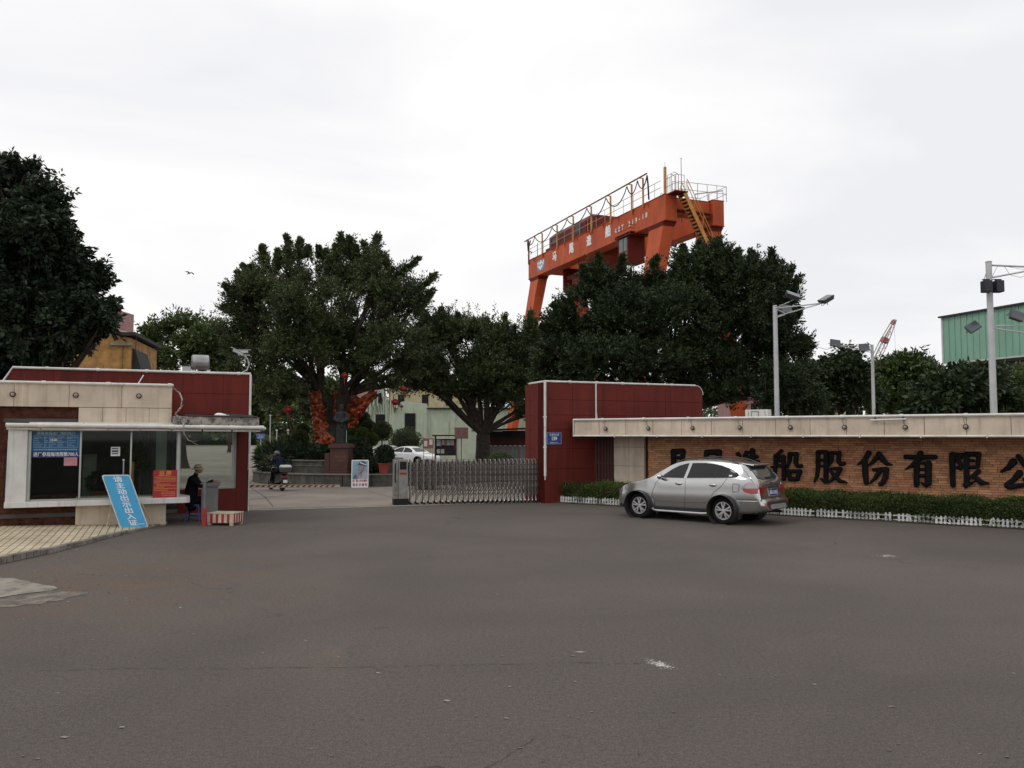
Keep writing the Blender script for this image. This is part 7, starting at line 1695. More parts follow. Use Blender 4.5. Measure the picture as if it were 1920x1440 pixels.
b = MB(); b.lathe([(6.0, .521), (6.45, .521), (6.45, .57), (6.0, .57), (6.0, .521)], 96); obj('rim', b, M['stonetrim'], t)
IX, IY, IR = -1.6, -1.7, 3.0
b = MB(); b.lathe([(IR, .3), (IR, 1.10), (IR-.3, 1.10), (IR-.3, .3)], 96, (IX, IY, 0)); obj('inner_wall', b, M['stone'], t)
b = MB(); b.lathe([(IR-.35, 1.101), (IR+.06, 1.101), (IR+.06, 1.15), (IR-.35, 1.15), (IR-.35, 1.101)], 96, (IX, IY, 0)); b.lathe([(IR-.02, .86), (IR+.03, .86), (IR+.03, .89), (IR-.02, .89), (IR-.02, .86)], 96, (IX, IY, 0)); obj('rim', b, M['stonetrim'], t)
b = MB(); b.lathe([(0, .45), (6.15, .45)], 60); b.lathe([(0, 1.02), (IR-.1, 1.02)], 60, (IX, IY, 0)); obj('soil_bed', b, M['soil'], t)

ps = D(635.5, 860, 38.9); pk = ps.y/F
t = thing('statue_pedestal', 'dark red granite pedestal with small gold writing under the bronze statue', 'pedestal', (ps.x, ps.y, 0), -.10)
zt_ = D(635, 832, 38.6).z
b = MB(); hw = 17*pk; b.box(-hw, hw, -.02, .84, .3, zt_ - .20); b.box(-hw-.05, hw+.05, -.08, .9, .3, .62); obj('shaft', b, M['granite'], t, bevel=.01)
b = MB(); b.box(-hw-.08, hw+.08, -.10, .92, zt_-.199, zt_-.04); b.box(-hw, hw, -.02, .84, zt_-.039, zt_); obj('cap', b, M['granite'], t, bevel=.01)
b = MB(); b.box(-hw-.30, -hw-.055, .1, .9, .3, zt_-.45); obj('side_block', b, M['granite'], t, bevel=.01)
text('lettering', '船政大臣', M['dullgold'], t, .06, -.022, zt_-.62, .13, ext=.001); text('lettering', '纪念像', M['dullgold'], t, .06, -.022, zt_-.78, .11, ext=.001)
# statue: robed figure with a cape blown out to the left
st = thing('statue', 'dark bronze statue of a robed man with cape swept out to the left', 'statue', (ps.x, ps.y + .40, zt_), -.12)
h_ = 74*pk; S_ = h_/1.86
def v_(x, y, z): return (x*S_, y*S_, z*S_)
segs = [(v_(-.06,0,.10), v_(-.05,0,.75), .20*S_, .19*S_, 0), (v_(.10,.02,.10), v_(.08,0,.75), .20*S_, .19*S_, 0), (v_(.02,0,.10), v_(.02,0,.8), .23*S_, .215*S_, 0), (v_(.02,0,.8), v_(.02,0,1.15), .215*S_, .20*S_, 0), (v_(.02,0,1.15), v_(.02,0,1.40), .20*S_, .17*S_, 0),
        (v_(-.17,0,1.42), v_(.21,0,1.42), .10*S_, .10*S_, 0), (v_(.02,0,1.45), v_(.02,-.01,1.58), .075*S_, .065*S_, 0), (v_(.02,-.01,1.66), v_(.02,-.01,1.71), .095*S_, .10*S_, 0), (v_(.02,-.05,1.62), v_(.02,-.055,1.60), .07*S_, .055*S_, 0),
        (v_(.02,-.115,1.665), v_(.02,-.125,1.645), .014*S_, .018*S_, 0), (v_(-.085,0,1.66), v_(-.09,0,1.63), .02*S_, .018*S_, 0), (v_(.125,0,1.66), v_(.13,0,1.63), .02*S_, .018*S_, 0), (v_(.02,-.08,1.56), v_(.02,-.12,1.45), .03*S_, .015*S_, 0),
        (v_(.02,0,1.78), v_(.02,0,1.80), .105*S_, .07*S_, 0), (v_(.02,0,1.84), v_(.02,0,1.86), .02*S_, .015*S_, 0),
        (v_(-.20,0,1.40), v_(-.27,-.04,1.15), .095*S_, .095*S_, 0), (v_(-.27,-.04,1.15), v_(-.06,-.24,1.06), .10*S_, .075*S_, 0),
        (v_(.24,0,1.40), v_(.32,-.04,1.14), .095*S_, .10*S_, 0), (v_(.32,-.04,1.14), v_(.12,-.25,1.02), .10*S_, .08*S_, 0), (v_(.10,-.22,1.0), v_(.13,-.22,.80), .07*S_, .05*S_, 0)]
segs += hand(v_(-.05,-.27,1.06), (.8,-.2,-.2), (0,-.1,1), 0, s=S_) + hand(v_(.12,-.28,1.02), (-.8,-.2,.1), (0,-.1,1), 0, s=S_)
for k in range(5):   # robe folds
    x = -.16 + k*.085; segs.append((v_(x, -.17 - .02*(k % 2), .06), v_(x*.8 + .01, -.17, .78), .035*S_, .02*S_, 0))
segs += [(v_(-.06,-.2,.04), v_(-.06,-.26,.03), .06*S_, .05*S_, 0), (v_(.12,-.2,.04), v_(.12,-.26,.03), .06*S_, .05*S_, 0)]
figure('body', segs, [M['bronze']], st, voxel=.014)
b = MB(); vs = []; nu, nv_ = 9, 14
top_ = [Vector(v_(-.10,.06,1.50)), Vector(v_(.30,.10,1.44))]
for j in range(nv_):
    f = j/(nv_-1)
    for i in range(nu):
        g_ = i/(nu-1)
        xa = -.14 - .66*f**1.15*(1 if True else 0); xb = .28 + .02*f
        x = xa + (xb-xa)*g_; zlow = .62 + (.10-.62)*min(1, g_*1.6); z = 1.50 + (zlow-1.50)*f; y = .05 + .12*math.sin(math.pi*g_)*1.0 + .05*math.sin(g_*14)*f + .06*f - .1*(1-g_)*f
        vs.append(v_(x, y, z))
k_ = len(vs); vs2 = [(a, c_ + .035, d_) for a, c_, d_ in vs]
fs = []
for j in range(nv_-1):
    for i in range(nu-1): a = j*nu+i; fs.append((a, a+1, a+nu+1, a+nu)); fs.append((k_+a, k_+a+nu, k_+a+nu+1, k_+a+1))
for j in range(nv_-1):
    for i in (0, nu-1): a = j*nu+i; fs.append((a, a+nu, k_+a+nu, k_+a))
for i in range(nu-1):
    for j in (0, nv_-1): a = j*nu+i; fs.append((a, a+1, k_+a+1, k_+a))
b.add(vs + vs2, fs); obj('cape', b, M['bronze'], st, smooth=True)
b = MB(); b.box(-.34*S_, .36*S_, -.32*S_, .3*S_, -.0, .05); obj('plinth', b, M['bronze'], st)
b = MB(); b.tube([v_(.30,-.1,.05), v_(.30,-.1,.62)], .012, 6); obj('steel_rod', b, M['pole'], st)

# clipped topiary balls and shrubs
def bed(x, y): return .98 if math.hypot(x - IC.x - IX, y - IC.y - IY) < IR - .1 else .44
GT = 'clipped ball shrubs on the island'
for px, py, r_, Y_, lb in ((677,787,17,44.5,'largest rear clipped ball shrub right of the statue'), (665,799,10,43,'small clipped ball shrub beside the statue cape side right'), (691,800,12,43.4,'clipped ball shrub between the rear ball and the largest ball'), (716,808,19,42.8,'largest clipped ball shrub at the right end of the row'), (661,812,9,42.2,'lowest small clipped ball shrub right of the statue'), (680,815,13,42.0,'clipped ball shrub low in the middle of the cluster'), (697,824,12,41.8,'clipped ball shrub under the largest one'), (568,806,11,43.5,'upper clipped ball shrub left of the wrapped trunk'), (563,821,15,42.8,'lower clipped ball shrub left of the wrapped trunk')):
    c = D(px, py, Y_); r = r_*Y_/F
    shrub('ball_shrub', lb, 'shrub', (c.x, c.y, c.z), (r, r, r*.95), 2600, M['leafH'], ll=(.05, .10), group=GT, flat=.05, stem=max(.05, c.z - r*.95 - bed(c.x, c.y)))
for px, py, rx, ry, Y_, m_, ll, lb, nl in ((520,862,34,24,40.6,'leafD',(.25,.55),'dark spiky plant at the left end of the planter',900), (505,852,16,14,41,'leafL',(.3,.6),'brighter spiky plant above the left end of the planter',260), (575,858,40,24,41,'leafD',(.1,.25),'dark shrub behind the scooter rider',2600), (545,838,26,20,43,'leafB',(.1,.25),'green shrub left of the wrapped trunk foot',1800), (598,858,22,18,40.4,'leafD',(.12,.3),'dark shrub just left of the pedestal',1400), (672,848,22,24,40.8,'leafD',(.1,.22),'dark shrub just right of the pedestal',1800), (694,872,24,11,40.2,'leafD',(.1,.22),'dark shrub between the safety board and the potted plant',2000), (665,832,14,10,42,'leafL',(.1,.3),'light yellow-green plant beside the statue feet',500)):
    c = D(px, py, Y_); shrub('shrub', lb, 'shrub', (c.x, c.y, c.z), (rx*Y_/F, .8, ry*Y_/F), nl, M[m_], ll=ll, lw=.16 if ll[1] > .4 else .4, group='dark shrubs on the island', flat=.3, core=ll[1] < .4, stem=max(0, c.z - ry*Y_/F - bed(c.x, c.y)))
c = D(760, 826, 75); shrub('shrub', 'broad light green bush behind the white cars in front of the pale shed', 'shrub', (c.x, c.y, c.z), (1.5, 1.0, 1.1), 3200, M['leafF'], ll=(.08, .2), flat=.25, stem=.6)
c = G(724, 893); t = thing('flower_pot', 'square red pot standing on the planter rim', 'pot', (D(724, 874, 38.6).x, 38.0, .57))
b = MB(); b.hexa([(-.17,-.17,0),(.17,-.17,0),(.17,.17,0),(-.17,.17,0)], [(-.22,-.22,.42),(.22,-.22,.42),(.22,.22,.42),(-.22,.22,.42)]); b.box(-.24,.24,-.24,.24,.421,.48); obj('pot', b, mat('red_pot', (.26,.035,.02), .6), t, bevel=.01)
shrub('pot_plant', 'dark bushy plant growing in the square red pot', 'plant', (D(725, 856, 38.6).x, 38.0, D(725, 852, 38).z), (.40, .34, .36), 1300, M['leafD'], ll=(.08, .18))
t = thing('flower_pot', 'small low red pot left of the pedestal', 'pot', (D(581, 850, 41).x, 40.6, 1.02)); b = MB(); b.lathe([(0,0),(.12,0),(.17,.3),(.2,.3),(.2,.34),(.0,.34)], 18); obj('pot', b, M['granite'], t, smooth=True)

# lanterns hanging in the banyans
lan = None
for px, py, Y_, sc_, lb in ((540,768,40.6,1.0,'red lantern hanging low left of the wrapped trunks'), (596,675,40.4,.9,'red lantern high in the banyan above the left trunk'), (646,704,40.4,1.0,'red lantern hanging above the statue'), (677,765,40.8,1.0,'red lantern just right of the statue head'), (741,754,41,1.05,'red lantern in front of the pale shed gable'), (756,729,41,1.0,'red lantern between the two banyans above the shed'), (753,762,43,.5,'small dark red lantern beside the one at the shed gable'), (521,780,44,.6,'tiny dull red lantern low at the left of the banyan')):
    c = D(px, py, Y_)
    if lan is None:
        t = thing('red_lantern', lb, 'lantern', c, 0, 'red lanterns hanging in the banyans'); lan = t
        b = MB(); n_ = 16; prof = [(.05,.17),(.12,.15),(.19,.08),(.215,0),(.19,-.08),(.12,-.15),(.05,-.17)]; b.lathe(prof, 24); 
        for j, v in enumerate(b.v):
            k = 1 + (.04 if (j % 24) % 3 == 0 else 0); b.v[j] = (v[0]*k, v[1]*k, v[2])
        obj('shade', b, M['lantern'], t, smooth=True)
        b = MB(); b.lathe([(.06,.165),(.06,.19),(0,.19)], 12); b.lathe([(0,-.19),(.06,-.19),(.06,-.165)], 12); obj('cap', b, M['gold'], t)
        b = MB(); b.tube([(0,0,.19),(0,0,.75)], .006, 4); obj('cord', b, M['dark'], t)
        b = MB(); b.tube([(0,0,-.19),(.01,0,-.30),(0,0,-.55)], [.012,.035,.02], 8); obj('tassel', b, M['lantern'], t)
    else:
        t = dup(lan, c, 0, lb); t.scale = (sc_*.8,)*3

# blue road sign, railing and verge on the inner road
a = D(489, 818, 72); t = thing('road_sign', 'small blue road sign on a post beside the inner road', 'sign', (a.x, a.y, 0))
k = 72/F; b = MB(); b.box(-8.5*k, 8.5*k, -.03, 0, a.z - 5*k, a.z + 5.5*k); obj('panel', b, M['plate_blue'], t); b = MB(); b.tube([(0,.05,0),(0,.05,a.z+4*k)], .05, 8); obj('post', b, M['pole'], t)
text('lettering', '厂区出入', M['paint_w'], t, 0, -.033, a.z+1.5*k, .19, ext=.002); text('lettering', '减速慢行', M['paint_w'], t, 0, -.033, a.z-2.5*k, .16, ext=.002)
for px, pt, Y_, lb in ((507, 780, 64, 'thin pale post standing tallest beside the inner road'), (519, 808, 58, 'thin pale post with a small cap behind the verge'), (540, 808, 55, 'thin pale post left of the banyan nearest the shrubs')):
    a = D(px, pt, Y_); t = thing('thin_post', lb, 'post', (a.x, a.y, 0), 0, 'thin pale posts beside the inner road'); b = MB(); b.tube([(0,0,0),(0,0,a.z)], .04, 8); obj('post', b, M['pole'], t)
    b = MB(); b.lathe([(0,a.z),(.09,a.z),(.07,a.z+.08),(0,a.z+.1)], 10); obj('cap', b, M['pole'], t)
a = D(478, 837, 75); c_ = D(575, 842, 52)
t = thing('verge_wall', 'low brown verge wall with a yellow stripe beside the inner road', 'wall', (a.x, a.y, 0), math.atan2(c_.y-a.y, c_.x-a.x)); L_ = math.hypot(c_.x-a.x, c_.y-a.y)
b = MB(); b.box(0, L_, 0, .4, 0, .75); obj('wall', b, mat('verge_brown', (.12,.095,.07), .9, var=.25, bump=.4), t); b = MB(); b.box(L_*.35, L_*.75, .1, .3, .755, .86); obj('yellow_strip', b, M['yellow'], t)
P, Dv = hedge_leaves(-2, L_+2, .5, 3, .5, 1.9, 9000, .12); t2_ = thing('verge_hedge', 'loose green hedge behind the low verge wall', 'hedge', (a.x, a.y, 0), t.rotation_euler[2]); leaf_mesh('foliage', P, Dv, RNG.uniform(.1,.22,len(P)), RNG.uniform(.05,.09,len(P)), M['leafF'], t2_)
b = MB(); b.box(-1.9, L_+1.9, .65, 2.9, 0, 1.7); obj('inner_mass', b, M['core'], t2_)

# pale green shed with gable, ochre wall behind
SFm = Frame((D(687, 820, 80).x, 80), (1, .04))
def sp(px, py, y=0): return SFm.at(px, py, y)
t = fthing('factory_shed', 'pale green sheet metal shed with dark doors behind the banyans', 'building', SFm)
# corrugated front with openings: strips between openings
def corr(poly_fn, xa, xb, name, mat_, ydep=0.0, pitch=.30):
    b = MB(); x = xa
    while x < xb - .01:
        x2 = min(x + pitch, xb); z0a, z1a = poly_fn(x + .01); z0b, z1b = poly_fn(x2 - .01)
        for (xx, xy, dd) in ((x, x2 - .05, 0), (x2 - .05, x2, .03)):
            a0, a1 = poly_fn(xx); b0, b1 = poly_fn(xy); b.add([(xx, ydep-dd, a0), (xy, ydep-dd, b0), (xy, ydep-dd, b1), (xx, ydep-dd, a1), (xx, ydep+.1, a0), (xy, ydep+.1, b0), (xy, ydep+.1, b1), (xx, ydep+.1, a1)], [(0,1,2,3),(7,6,5,4),(3,2,6,7),(0,3,7,4),(1,5,6,2),(0,4,5,1)])
        x = x2
    return obj(name, b, mat_, t, fix=False)
prof = [sp(px, py) for px, py in ((640,815),(687,768),(708,735),(716,727),(741,772),(753,752),(801,757))]
pxs = [p[0] for p in prof]; pzs = [p[1] for p in prof]
corr(lambda x: (0, float(np.interp(x, pxs, pzs))), pxs[0], pxs[-1], 'gable_wall', M['fgreen'])
xw0, xw1 = pxs[-1] + .002, sp(1010, 770)[0]; zw = sp(900, 767)[1]
corr(lambda x: (0, zw), xw0, xw1, 'long_wall', M['fgreen'], .12)
b = MB(); b.box(xw0, xw1, -.15, 3, zw+.01, zw+.13); b.box(pxs[0], pxs[-1], 3, 9, 0, 5); obj('roof', b, M['roofdark'], t)
for (pa, pb_, pc_, pd) in ((760,776,778,812), (705,797-19,721,800), (710,738,714.5,756)):
    x0, z1 = sp(pa, pb_); x1, z0 = sp(pc_, pd)
    b = MB(); b.box(x0, x1, -.05, -.034, z0, z1); w_ = obj('door' if pd > 810 else 'window', b, M['dark'], t)
    b = MB(); b.box(x0-.06, x1+.06, -.09, -.051, z1, z1+.07); b.box(x0-.05, x0, -.08, -.034, z0, z1); b.box(x1, x1+.05, -.08, -.034, z0, z1); obj('frame', b, M['dkgrey'], w_)
a, c_ = sp(741, 772, -.1), sp(751, 755, -.1); a2 = sp(722, 755, -.1)
b = MB(); b.tube([(sp(736,744,-.15)[0], -.15, sp(736,750,-.15)[1]), (sp(740,775,-.15)[0], -.15, sp(740,774,-.15)[1]), (sp(751,757,-.15)[0], -.15, sp(751,757,-.15)[1])], .06, 6); obj('drain_pipe', b, M['dkgrey'], t)
x0, z1 = sp(728, 729, 9.5); x1, z0 = sp(905, 800, 9.5); t = fthing('ochre_hall', 'pale yellow hall rising behind the pale green shed', 'building', SFm)
b = MB(); b.box(x0, x1, 10, 16, 0, z1 + .6); b.box(x0+.5, x0+6, 10.2, 12, z1+.86, z1+1.6); obj('wall', b, M['yellowwall'], t)
b = MB(); b.box(x0-.3, x1+.3, 9.7, 16.3, z1+.601, z1+.85); obj('roof', b, M['roofdark'], t)
b = MB()
for i in range(6): b.box(x0+1+i*2.6, x0+1.7+i*2.6, 9.96, 9.999, z1-1.8, z1-.6)
obj('window', b, M['dark'], t)
a = D(705, 715, 125); t = thing('pink_block', 'distant pinkish building glimpsed through the great banyan', 'building', (a.x-1, 125, 0)); b = MB(); b.box(-2.4, 1.8, 0, 4, 0, a.z-.8); obj('wall', b, M['pinkw'], t); b = MB(); b.box(-2.5, 1.9, -.1, 4.1, a.z-.799, a.z-.5); obj('roof', b, M['roofdark'], t)
# low service wall with dark canopy on the right, under the second banyan
a = D(905, 840, 50); t = thing('service_wall', 'pale low wall under a dark canopy with scalloped white edge beside the red pylon', 'wall', (a.x, 50, 0)); k = 50/F
z1 = D(950, 836, 50).z; zt2 = D(950, 820, 50).z
b = MB(); b.box(0, 98*k, 0, .2, 0, z1); obj('wall', b, mat('grey_render', (.30,.30,.28), .8, var=.12, stain=(.14,.13,.12)), t)
b = MB(); b.box(-.2, 99*k, .02, .18, z1+.002, zt2); obj('red_band', b, mat('dull_red_band', (.075,.022,.018), .7), t)
b = MB()
for i in range(11): b.ball((.2+i*.29, -.03, z1+.0), (.11, .05, .05), 8, 5)
obj('scalloped_edge', b, M['white'], t)
b = MB(); b.hexa([(-.6,-1.4,zt2+.35),(99*k,-1.4,zt2+.5),(99*k,1.4,zt2+.5),(-.6,1.4,zt2+.35)], [(-.6,-1.4,zt2+.43),(99*k,-1.4,zt2+.60),(99*k,1.4,zt2+.60),(-.6,1.4,zt2+.43)]); b.box(-.3, 99*k, -.1, .1, zt2, zt2+.4); obj('canopy', b, M['roofdark'], t)
b = MB(); b.box(-.6, 1.2, -1.43, -1.405, zt2+.34, zt2+.40); obj('canopy_edge', b, M['pole'], t)
# notice board with papers, and the no-entry board on its post
a = D(835, 838, 52); k = 52/F; t = thing('notice_board', 'dark notice board covered with white and pink papers behind the gate', 'notice board', (a.x, a.y, 0))
b = MB(); b.box(-19*k, 21*k, 0, .06, a.z-16*k, a.z+15*k); b.box(-20*k,-17.5*k,-.05,.1,0,a.z+20*k); b.box(19.5*k,21.5*k,-.05,.1,0,a.z+20*k); b.box(-24*k, 24*k, -.3, .3, a.z+20*k, a.z+22.5*k); obj('frame', b, M['roofdark'], t)
for x0, z0, w_, h2_ in ((-16.5,2,9.5,12),(-6,4,4,9),(-16,-12,6,8),(-8.5,-12,6.5,8),(2.5,3,6,10),(9,3,7,10)): b = MB(); b.box(x0*k, (x0+w_)*k, -.012, 0, a.z+z0*k, a.z+(z0+h2_)*k); obj('paper', b, M['paper'], t)
b = MB(); b.box(-9*k, -7*k, -.016, -.012, a.z+2*k, a.z+14*k); b.box(-1.5*k, 1.8*k, -.012, 0, a.z+3*k, a.z+13*k); obj('pink_paper', b, M['pink'], t)
b = MB(); b.box(16.2*k, 19*k, -.012, 0, a.z-6*k, a.z+12*k); obj('red_paper', b, M['redpaint'], t)
a = D(803, 830, 60); k = 60/F; t = thing('notice_cabinet', 'small red framed notice cabinet left of the dark notice board', 'notice board', (a.x, a.y, 0)); b = MB(); b.box(-10*k, 10*k, 0, .1, a.z-11*k, a.z+8*k); b.box(-9*k,-8*k,.02,.1,0,a.z-11*k); b.box(8*k,9*k,.02,.1,0,a.z-11*k); obj('frame', b, mat('faded_red', (.28,.10,.09), .7), t)
for q_ in ((-8, -2, -7, 3), (2, 8, -4, 6)): b = MB(); b.box(q_[0]*k, q_[1]*k, -.01, 0, a.z+q_[2]*k, a.z+q_[3]*k); obj('paper', b, M['paper'], t)
a = D(865, 811.5, 35); k = 35/F; t = thing('prohibition_board', 'brownish board with two round prohibition symbols on a thin post behind the gate', 'sign', (a.x, a.y, 0))
b = MB(); b.box(-13*k, 13*k, 0, .03, a.z-11*k, a.z+10*k); obj('board', b, mat('faded_board', (.15,.085,.075), .6), t, bevel=.006)
def annulus(cx, cz, r, w_, y, nm, m_): 
    b = MB(); n = 24
    for i in range(n):
        a0, a1 = 2*math.pi*i/n, 2*math.pi*(i+1)/n; P_ = [(cx+math.cos(a)*q, cz+math.sin(a)*q) for q, a in ((r, a0), (r, a1), (r-w_, a1), (r-w_, a0))]; b.prism(P_, y-.003, y)
    return b
red2 = mat('faded_symbol', (.16,.03,.03), .6)
for cx_ in (-5.5*k, 5.5*k):
    b = annulus(cx_, a.z, 3.6*k, .9*k, -.001, '', None); b.prism([(cx_-2.4*k, a.z+1.9*k), (cx_-1.9*k, a.z+2.4*k), (cx_+2.4*k, a.z-1.9*k), (cx_+1.9*k, a.z-2.4*k)], -.005, -.002); b.box(cx_-1.0*k, cx_+1.0*k, -.003, -.001, a.z-1.2*k, a.z+1.2*k); obj('symbol', b, red2, t)
b = MB()
for i in range(14): b.box((-9.5+i*1.4)*k, (-9.5+i*1.4+.9)*k, -.003, 0, a.z-8*k, a.z-6.6*k)
for z_ in (-10, 9): b.box(-12.4*k, 12.4*k, -.003, 0, a.z+z_*k - (.6*k if z_>0 else 0), a.z+(z_+.5)*k - (.6*k if z_>0 else 0))
b.box(-9*k, -3.5*k, -.003, 0, a.z+5*k, a.z+6*k); b.box(3*k, 8*k, -.003, 0, a.z+5*k, a.z+6*k)
obj('lettering', b, red2, t)
b = MB(); b.tube([(0,.05,0),(0,.05,a.z-11*k)], .028, 8); b.tube([(-8.5*k,.05,0),(-8.5*k,.05,a.z-11*k)], .028, 8); obj('post', b, M['grey'], t)
for px, py, rx, lb in ((800, 861, 32, 'low rounded hedge mound behind the left part of the gate'), (935, 862, 38, 'low rounded hedge mound at the foot of the second banyan')):
    c = D(px, py, 36); shrub('hedge_mound', lb, 'hedge', (c.x, c.y + (6 if px > 900 else 0), .62), (rx*36/F, .9, .62 if px < 900 else .8), 5000, M['leafH'], ll=(.05, .1), group='low hedge mounds behind the gate', flat=.06)
b = MB(); a = D(903, 860, 46); b.lathe([(0, 0), (3.2, 0), (3.2, .8), (0, .85)], 40); o = obj('tree_bed', b, M['stone']); o.location = (a.x, a.y, 0); tag(o, 'round raised stone bed at the foot of the second banyan', 'planter')
# orange pylon cover seen under the second banyan is the crane leg; low pale buildings under the right trees
for xa, xb, py, Y_, lb, m_ in ((1375, 1450, 735, 66, 'low pale building glimpsed between the trunks behind the silver car', 'pinkw'), (1548, 1600, 742, 72, 'low cream building glimpsed under the mango tree', 'yellowwall')):
    a, c_ = D(xa, py, Y_), D(xb, py, Y_); t = thing('low_building', lb, 'building', (a.x, a.y, 0)); b = MB(); b.box(0, c_.x-a.x, 0, 5, 0, a.z); obj('wall', b, M[m_], t); b = MB(); b.box(-.2, c_.x-a.x+.2, -.2, 5.2, a.z+.001, a.z+.2); obj('roof', b, M['roofdark'], t)
    b = MB(); 
    for i in range(3): b.box((c_.x-a.x)*(.15+.28*i), (c_.x-a.x)*(.3+.28*i), -.02, -.001, a.z-1.9, a.z-.9)
    obj('window', b, M['dark'], t)

# ochre house behind the guardhouse on the left
HF = Frame((D(252, 700, 40).x, 40), (1, .22))
def hp(px, py, y=0): return HF.at(px, py, y)
t = fthing('ochre_house', 'old ochre brick house with dark curved eaves behind the guardhouse', 'building', HF)
xr_, z1 = hp(247, 633); xl_ = hp(-60, 640)[0]; zc = hp(200, 652)[1]
b = MB(); b.prism([(xl_, 0), (xr_, 0), (xr_, hp(247, 634)[1]), (hp(215,628)[0], hp(215,628)[1]), (xl_, hp(60,600)[1])], 0, 6); obj('wall', b, M['ybrick'], t)
xq = hp(229, 660)[0]; zq = hp(235, 648)[1]
b = MB(); b.box(xq, xr_-.4, -.09, -.002, 0, zq-.002); b.box(hp(205,690,-.1)[0], hp(247,690,-.1)[0], -.12, -.002, zq, zq+.14); obj('plaster_strip', b, mat('grey_plaster', (.27,.24,.17), .85, var=.2), t)
b = MB(); xo, zo = hp(146, 694, -.05); b.box(xo, hp(197, 694)[0], -.06, -.002, 0, hp(150, 690)[1]); obj('dark_opening', b, M['dark'], t)
b = MB(); P = [hp(150,600), hp(190,617), hp(212,624), hp(232,630), hp(250,630), hp(255,629)]
for i in range(len(P)-1): b.add([(P[i][0], -.25, P[i][1]), (P[i+1][0], -.25, P[i+1][1]), (P[i+1][0], 6.2, P[i+1][1]), (P[i][0], 6.2, P[i][1]), (P[i][0], -.25, P[i][1]+.16), (P[i+1][0], -.25, P[i+1][1]+.16), (P[i+1][0], 6.2, P[i+1][1]+.16), (P[i][0], 6.2, P[i][1]+.16)], [(3,2,1,0),(4,5,6,7),(0,1,5,4),(1,2,6,5),(2,3,7,6),(3,0,4,7)])
obj('roof', b, M['roofdark'], t)
b = MB(); x_ = hp(247, 650)[0]; b.prism([(x_+.01, hp(247,652)[1]), (hp(252,655)[0], hp(252,655)[1]), (hp(262,690)[0], hp(262,690)[1]), (hp(262,705)[0], 1.0), (x_+.01, 1.0)], .2, 3); obj('side_roof', b, M['roofdark'], t)
b = MB(); x_ = hp(253.5, 600)[0]; b.tube([(x_, .3, hp(253,690)[1]), (x_, .3, hp(253,628)[1])], .02, 5); obj('mast', b, M['dkgrey'], t)
a = D(219, 582, 70); t = thing('pink_tower', 'pinkish stair tower peeping over the roof of the ochre house', 'building', (a.x, 70, 0)); b = MB(); b.box(-1.0, .25, 0, 2.5, 0, a.z-1.6); obj('wall', b, mat('pale_pink', (.55,.47,.46), .8), t); b = MB(); b.box(-1.1, .28, -.15, 2.6, a.z-1.599, a.z); obj('parapet', b, M['pinkw'], t)
b = MB(); b.box(-1.1,.27,-.16,-.151,a.z-.12,a.z+.0); obj('coping', b, M['roofdark'], t)

# green shed on the right
gs = D(1768, 596, 70); SH = Frame((gs.x, gs.y), (.31, -.95)); L_ = 26
zt_ = gs.z; zb_ = D(1771, 681, 70).z
t = fthing('green_shed', 'raised green corrugated shed on red columns at the right edge', 'building', SH)
b = MB(); x = 0
while x < L_:
    b.box(x, x+.52, -.0, .1, zb_, zt_); b.box(x+.52, x+.60, -.05, .1, zb_, zt_); x += .6
b.box(-.0, .1, .101, 9, zb_, zt_); obj('cladding', b, M['shed'], t)
b = MB(); b.box(-.16, -.001, -.08, .25, zb_-.05, zt_); b.box(-.15, L_, -.062, -.052, zb_-.12, zb_-.0); obj('edge_trim', b, M['pole'], t)
b = MB(); b.box(-.3, L_, -.25, 9.3, zt_+.001, zt_+.14); obj('roof', b, M['roofdark'], t)
b = MB(); b.box(0, L_, .15, 9, zb_-.35, zb_-.13)
for i in range(9):
    x = 1 + i*3; b.bar((x, .5, zb_-.4), (x+1.5, .5, zb_-1.6), .10); b.bar((x+1.5, .5, zb_-1.6), (x+3, .5, zb_-.4), .10)
b.bar((0, .5, zb_-1.6), (L_, .5, zb_-1.6), .14); b.bar((0, .5, zb_-.4), (L_, .5, zb_-.4), .14); obj('truss', b, M['roofdark'], t)
for x in (.4, 9, 18):
    b = MB(); b.box(x, x+.8, .3, .9, 0, zb_-.351); obj('column', b, M['cranedark'], t)
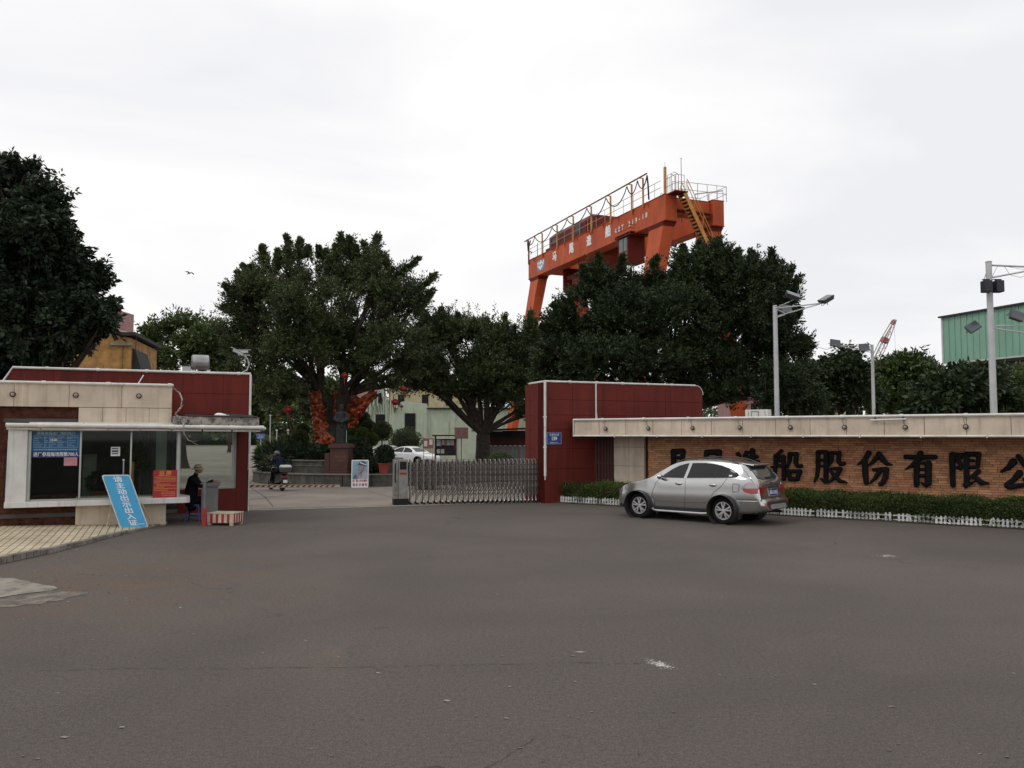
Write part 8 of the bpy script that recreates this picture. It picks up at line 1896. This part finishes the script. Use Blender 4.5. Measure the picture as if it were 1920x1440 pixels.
b = MB(); b.tube([(2, -1.5, zb_-2.8), (L_, -1.5, zb_-2.9)], .28, 12); b.tube([(6, .5, zb_-.4), (3, -.5, zb_-3.6)], .07, 6); obj('service_pipe', b, M['granite'], t, smooth=True)

# litter and splashes on the road
b = MB()
for k in range(340):
    px = random.uniform(-50, 1950); py = 985 + 455*random.random()**1.4; p = G(px, py)
    if random.random() < .45: p = G(random.uniform(60, 500), random.uniform(1020, 1140))
    if py < 1050 and px < 330: continue
    r_ = random.uniform(.006, .02)*(1.4 if random.random() < .1 else .9); a_ = random.uniform(0, 3)
    b.add([(p.x + r_*math.cos(a_)*1.6, p.y + r_*math.sin(a_), .004), (p.x - r_*math.sin(a_), p.y + r_*math.cos(a_), .008), (p.x - r_*math.cos(a_)*1.4, p.y - r_*math.sin(a_), .012), (p.x + r_*math.sin(a_), p.y - r_*math.cos(a_), .006)], [(0,1,2,3)])
tag(obj('road_litter', b, mat('litter', (.30, .26, .20), .8, var=.3, island=.4), fix=False), kind='stuff')
def splash(cx, cy, w_, h__, n, rr=(.006, .03), slope=0):
    b = MB()
    for k in range(n):
        gx, gy_ = random.gauss(0, .42), random.gauss(0, .35); px = cx + gx*w_; py = cy + gy_*h__ + gx*w_*slope; p = G(px, py); r_ = random.uniform(*rr)*(1.5 - min(1.2, abs(gx)+abs(gy_))); r_ = max(.003, r_); m_ = 6; vs = [(p.x + r_*math.cos(2*math.pi*i/m_)*random.uniform(.7,1.7), p.y + r_*math.sin(2*math.pi*i/m_)*random.uniform(.6,1.2), .0045 + k*2e-6) for i in range(m_)]
        b.add(vs, [tuple(range(m_))])
    return b
pm = mat('chalky_white', (.52,.50,.45), .9, var=.1)
tag(obj('white_splash', splash(1237, 1246, 42, 11, 190, (.002, .0115), slope=.22), pm, fix=False), kind='stuff')
tag(obj('white_splash', splash(1087, 1223, 14, 1.6, 36, (.002, .010)), pm, fix=False), kind='stuff')
tag(obj('white_splash', splash(1660, 1043, 30, 5, 60, (.004, .02)), pm, fix=False), kind='stuff')
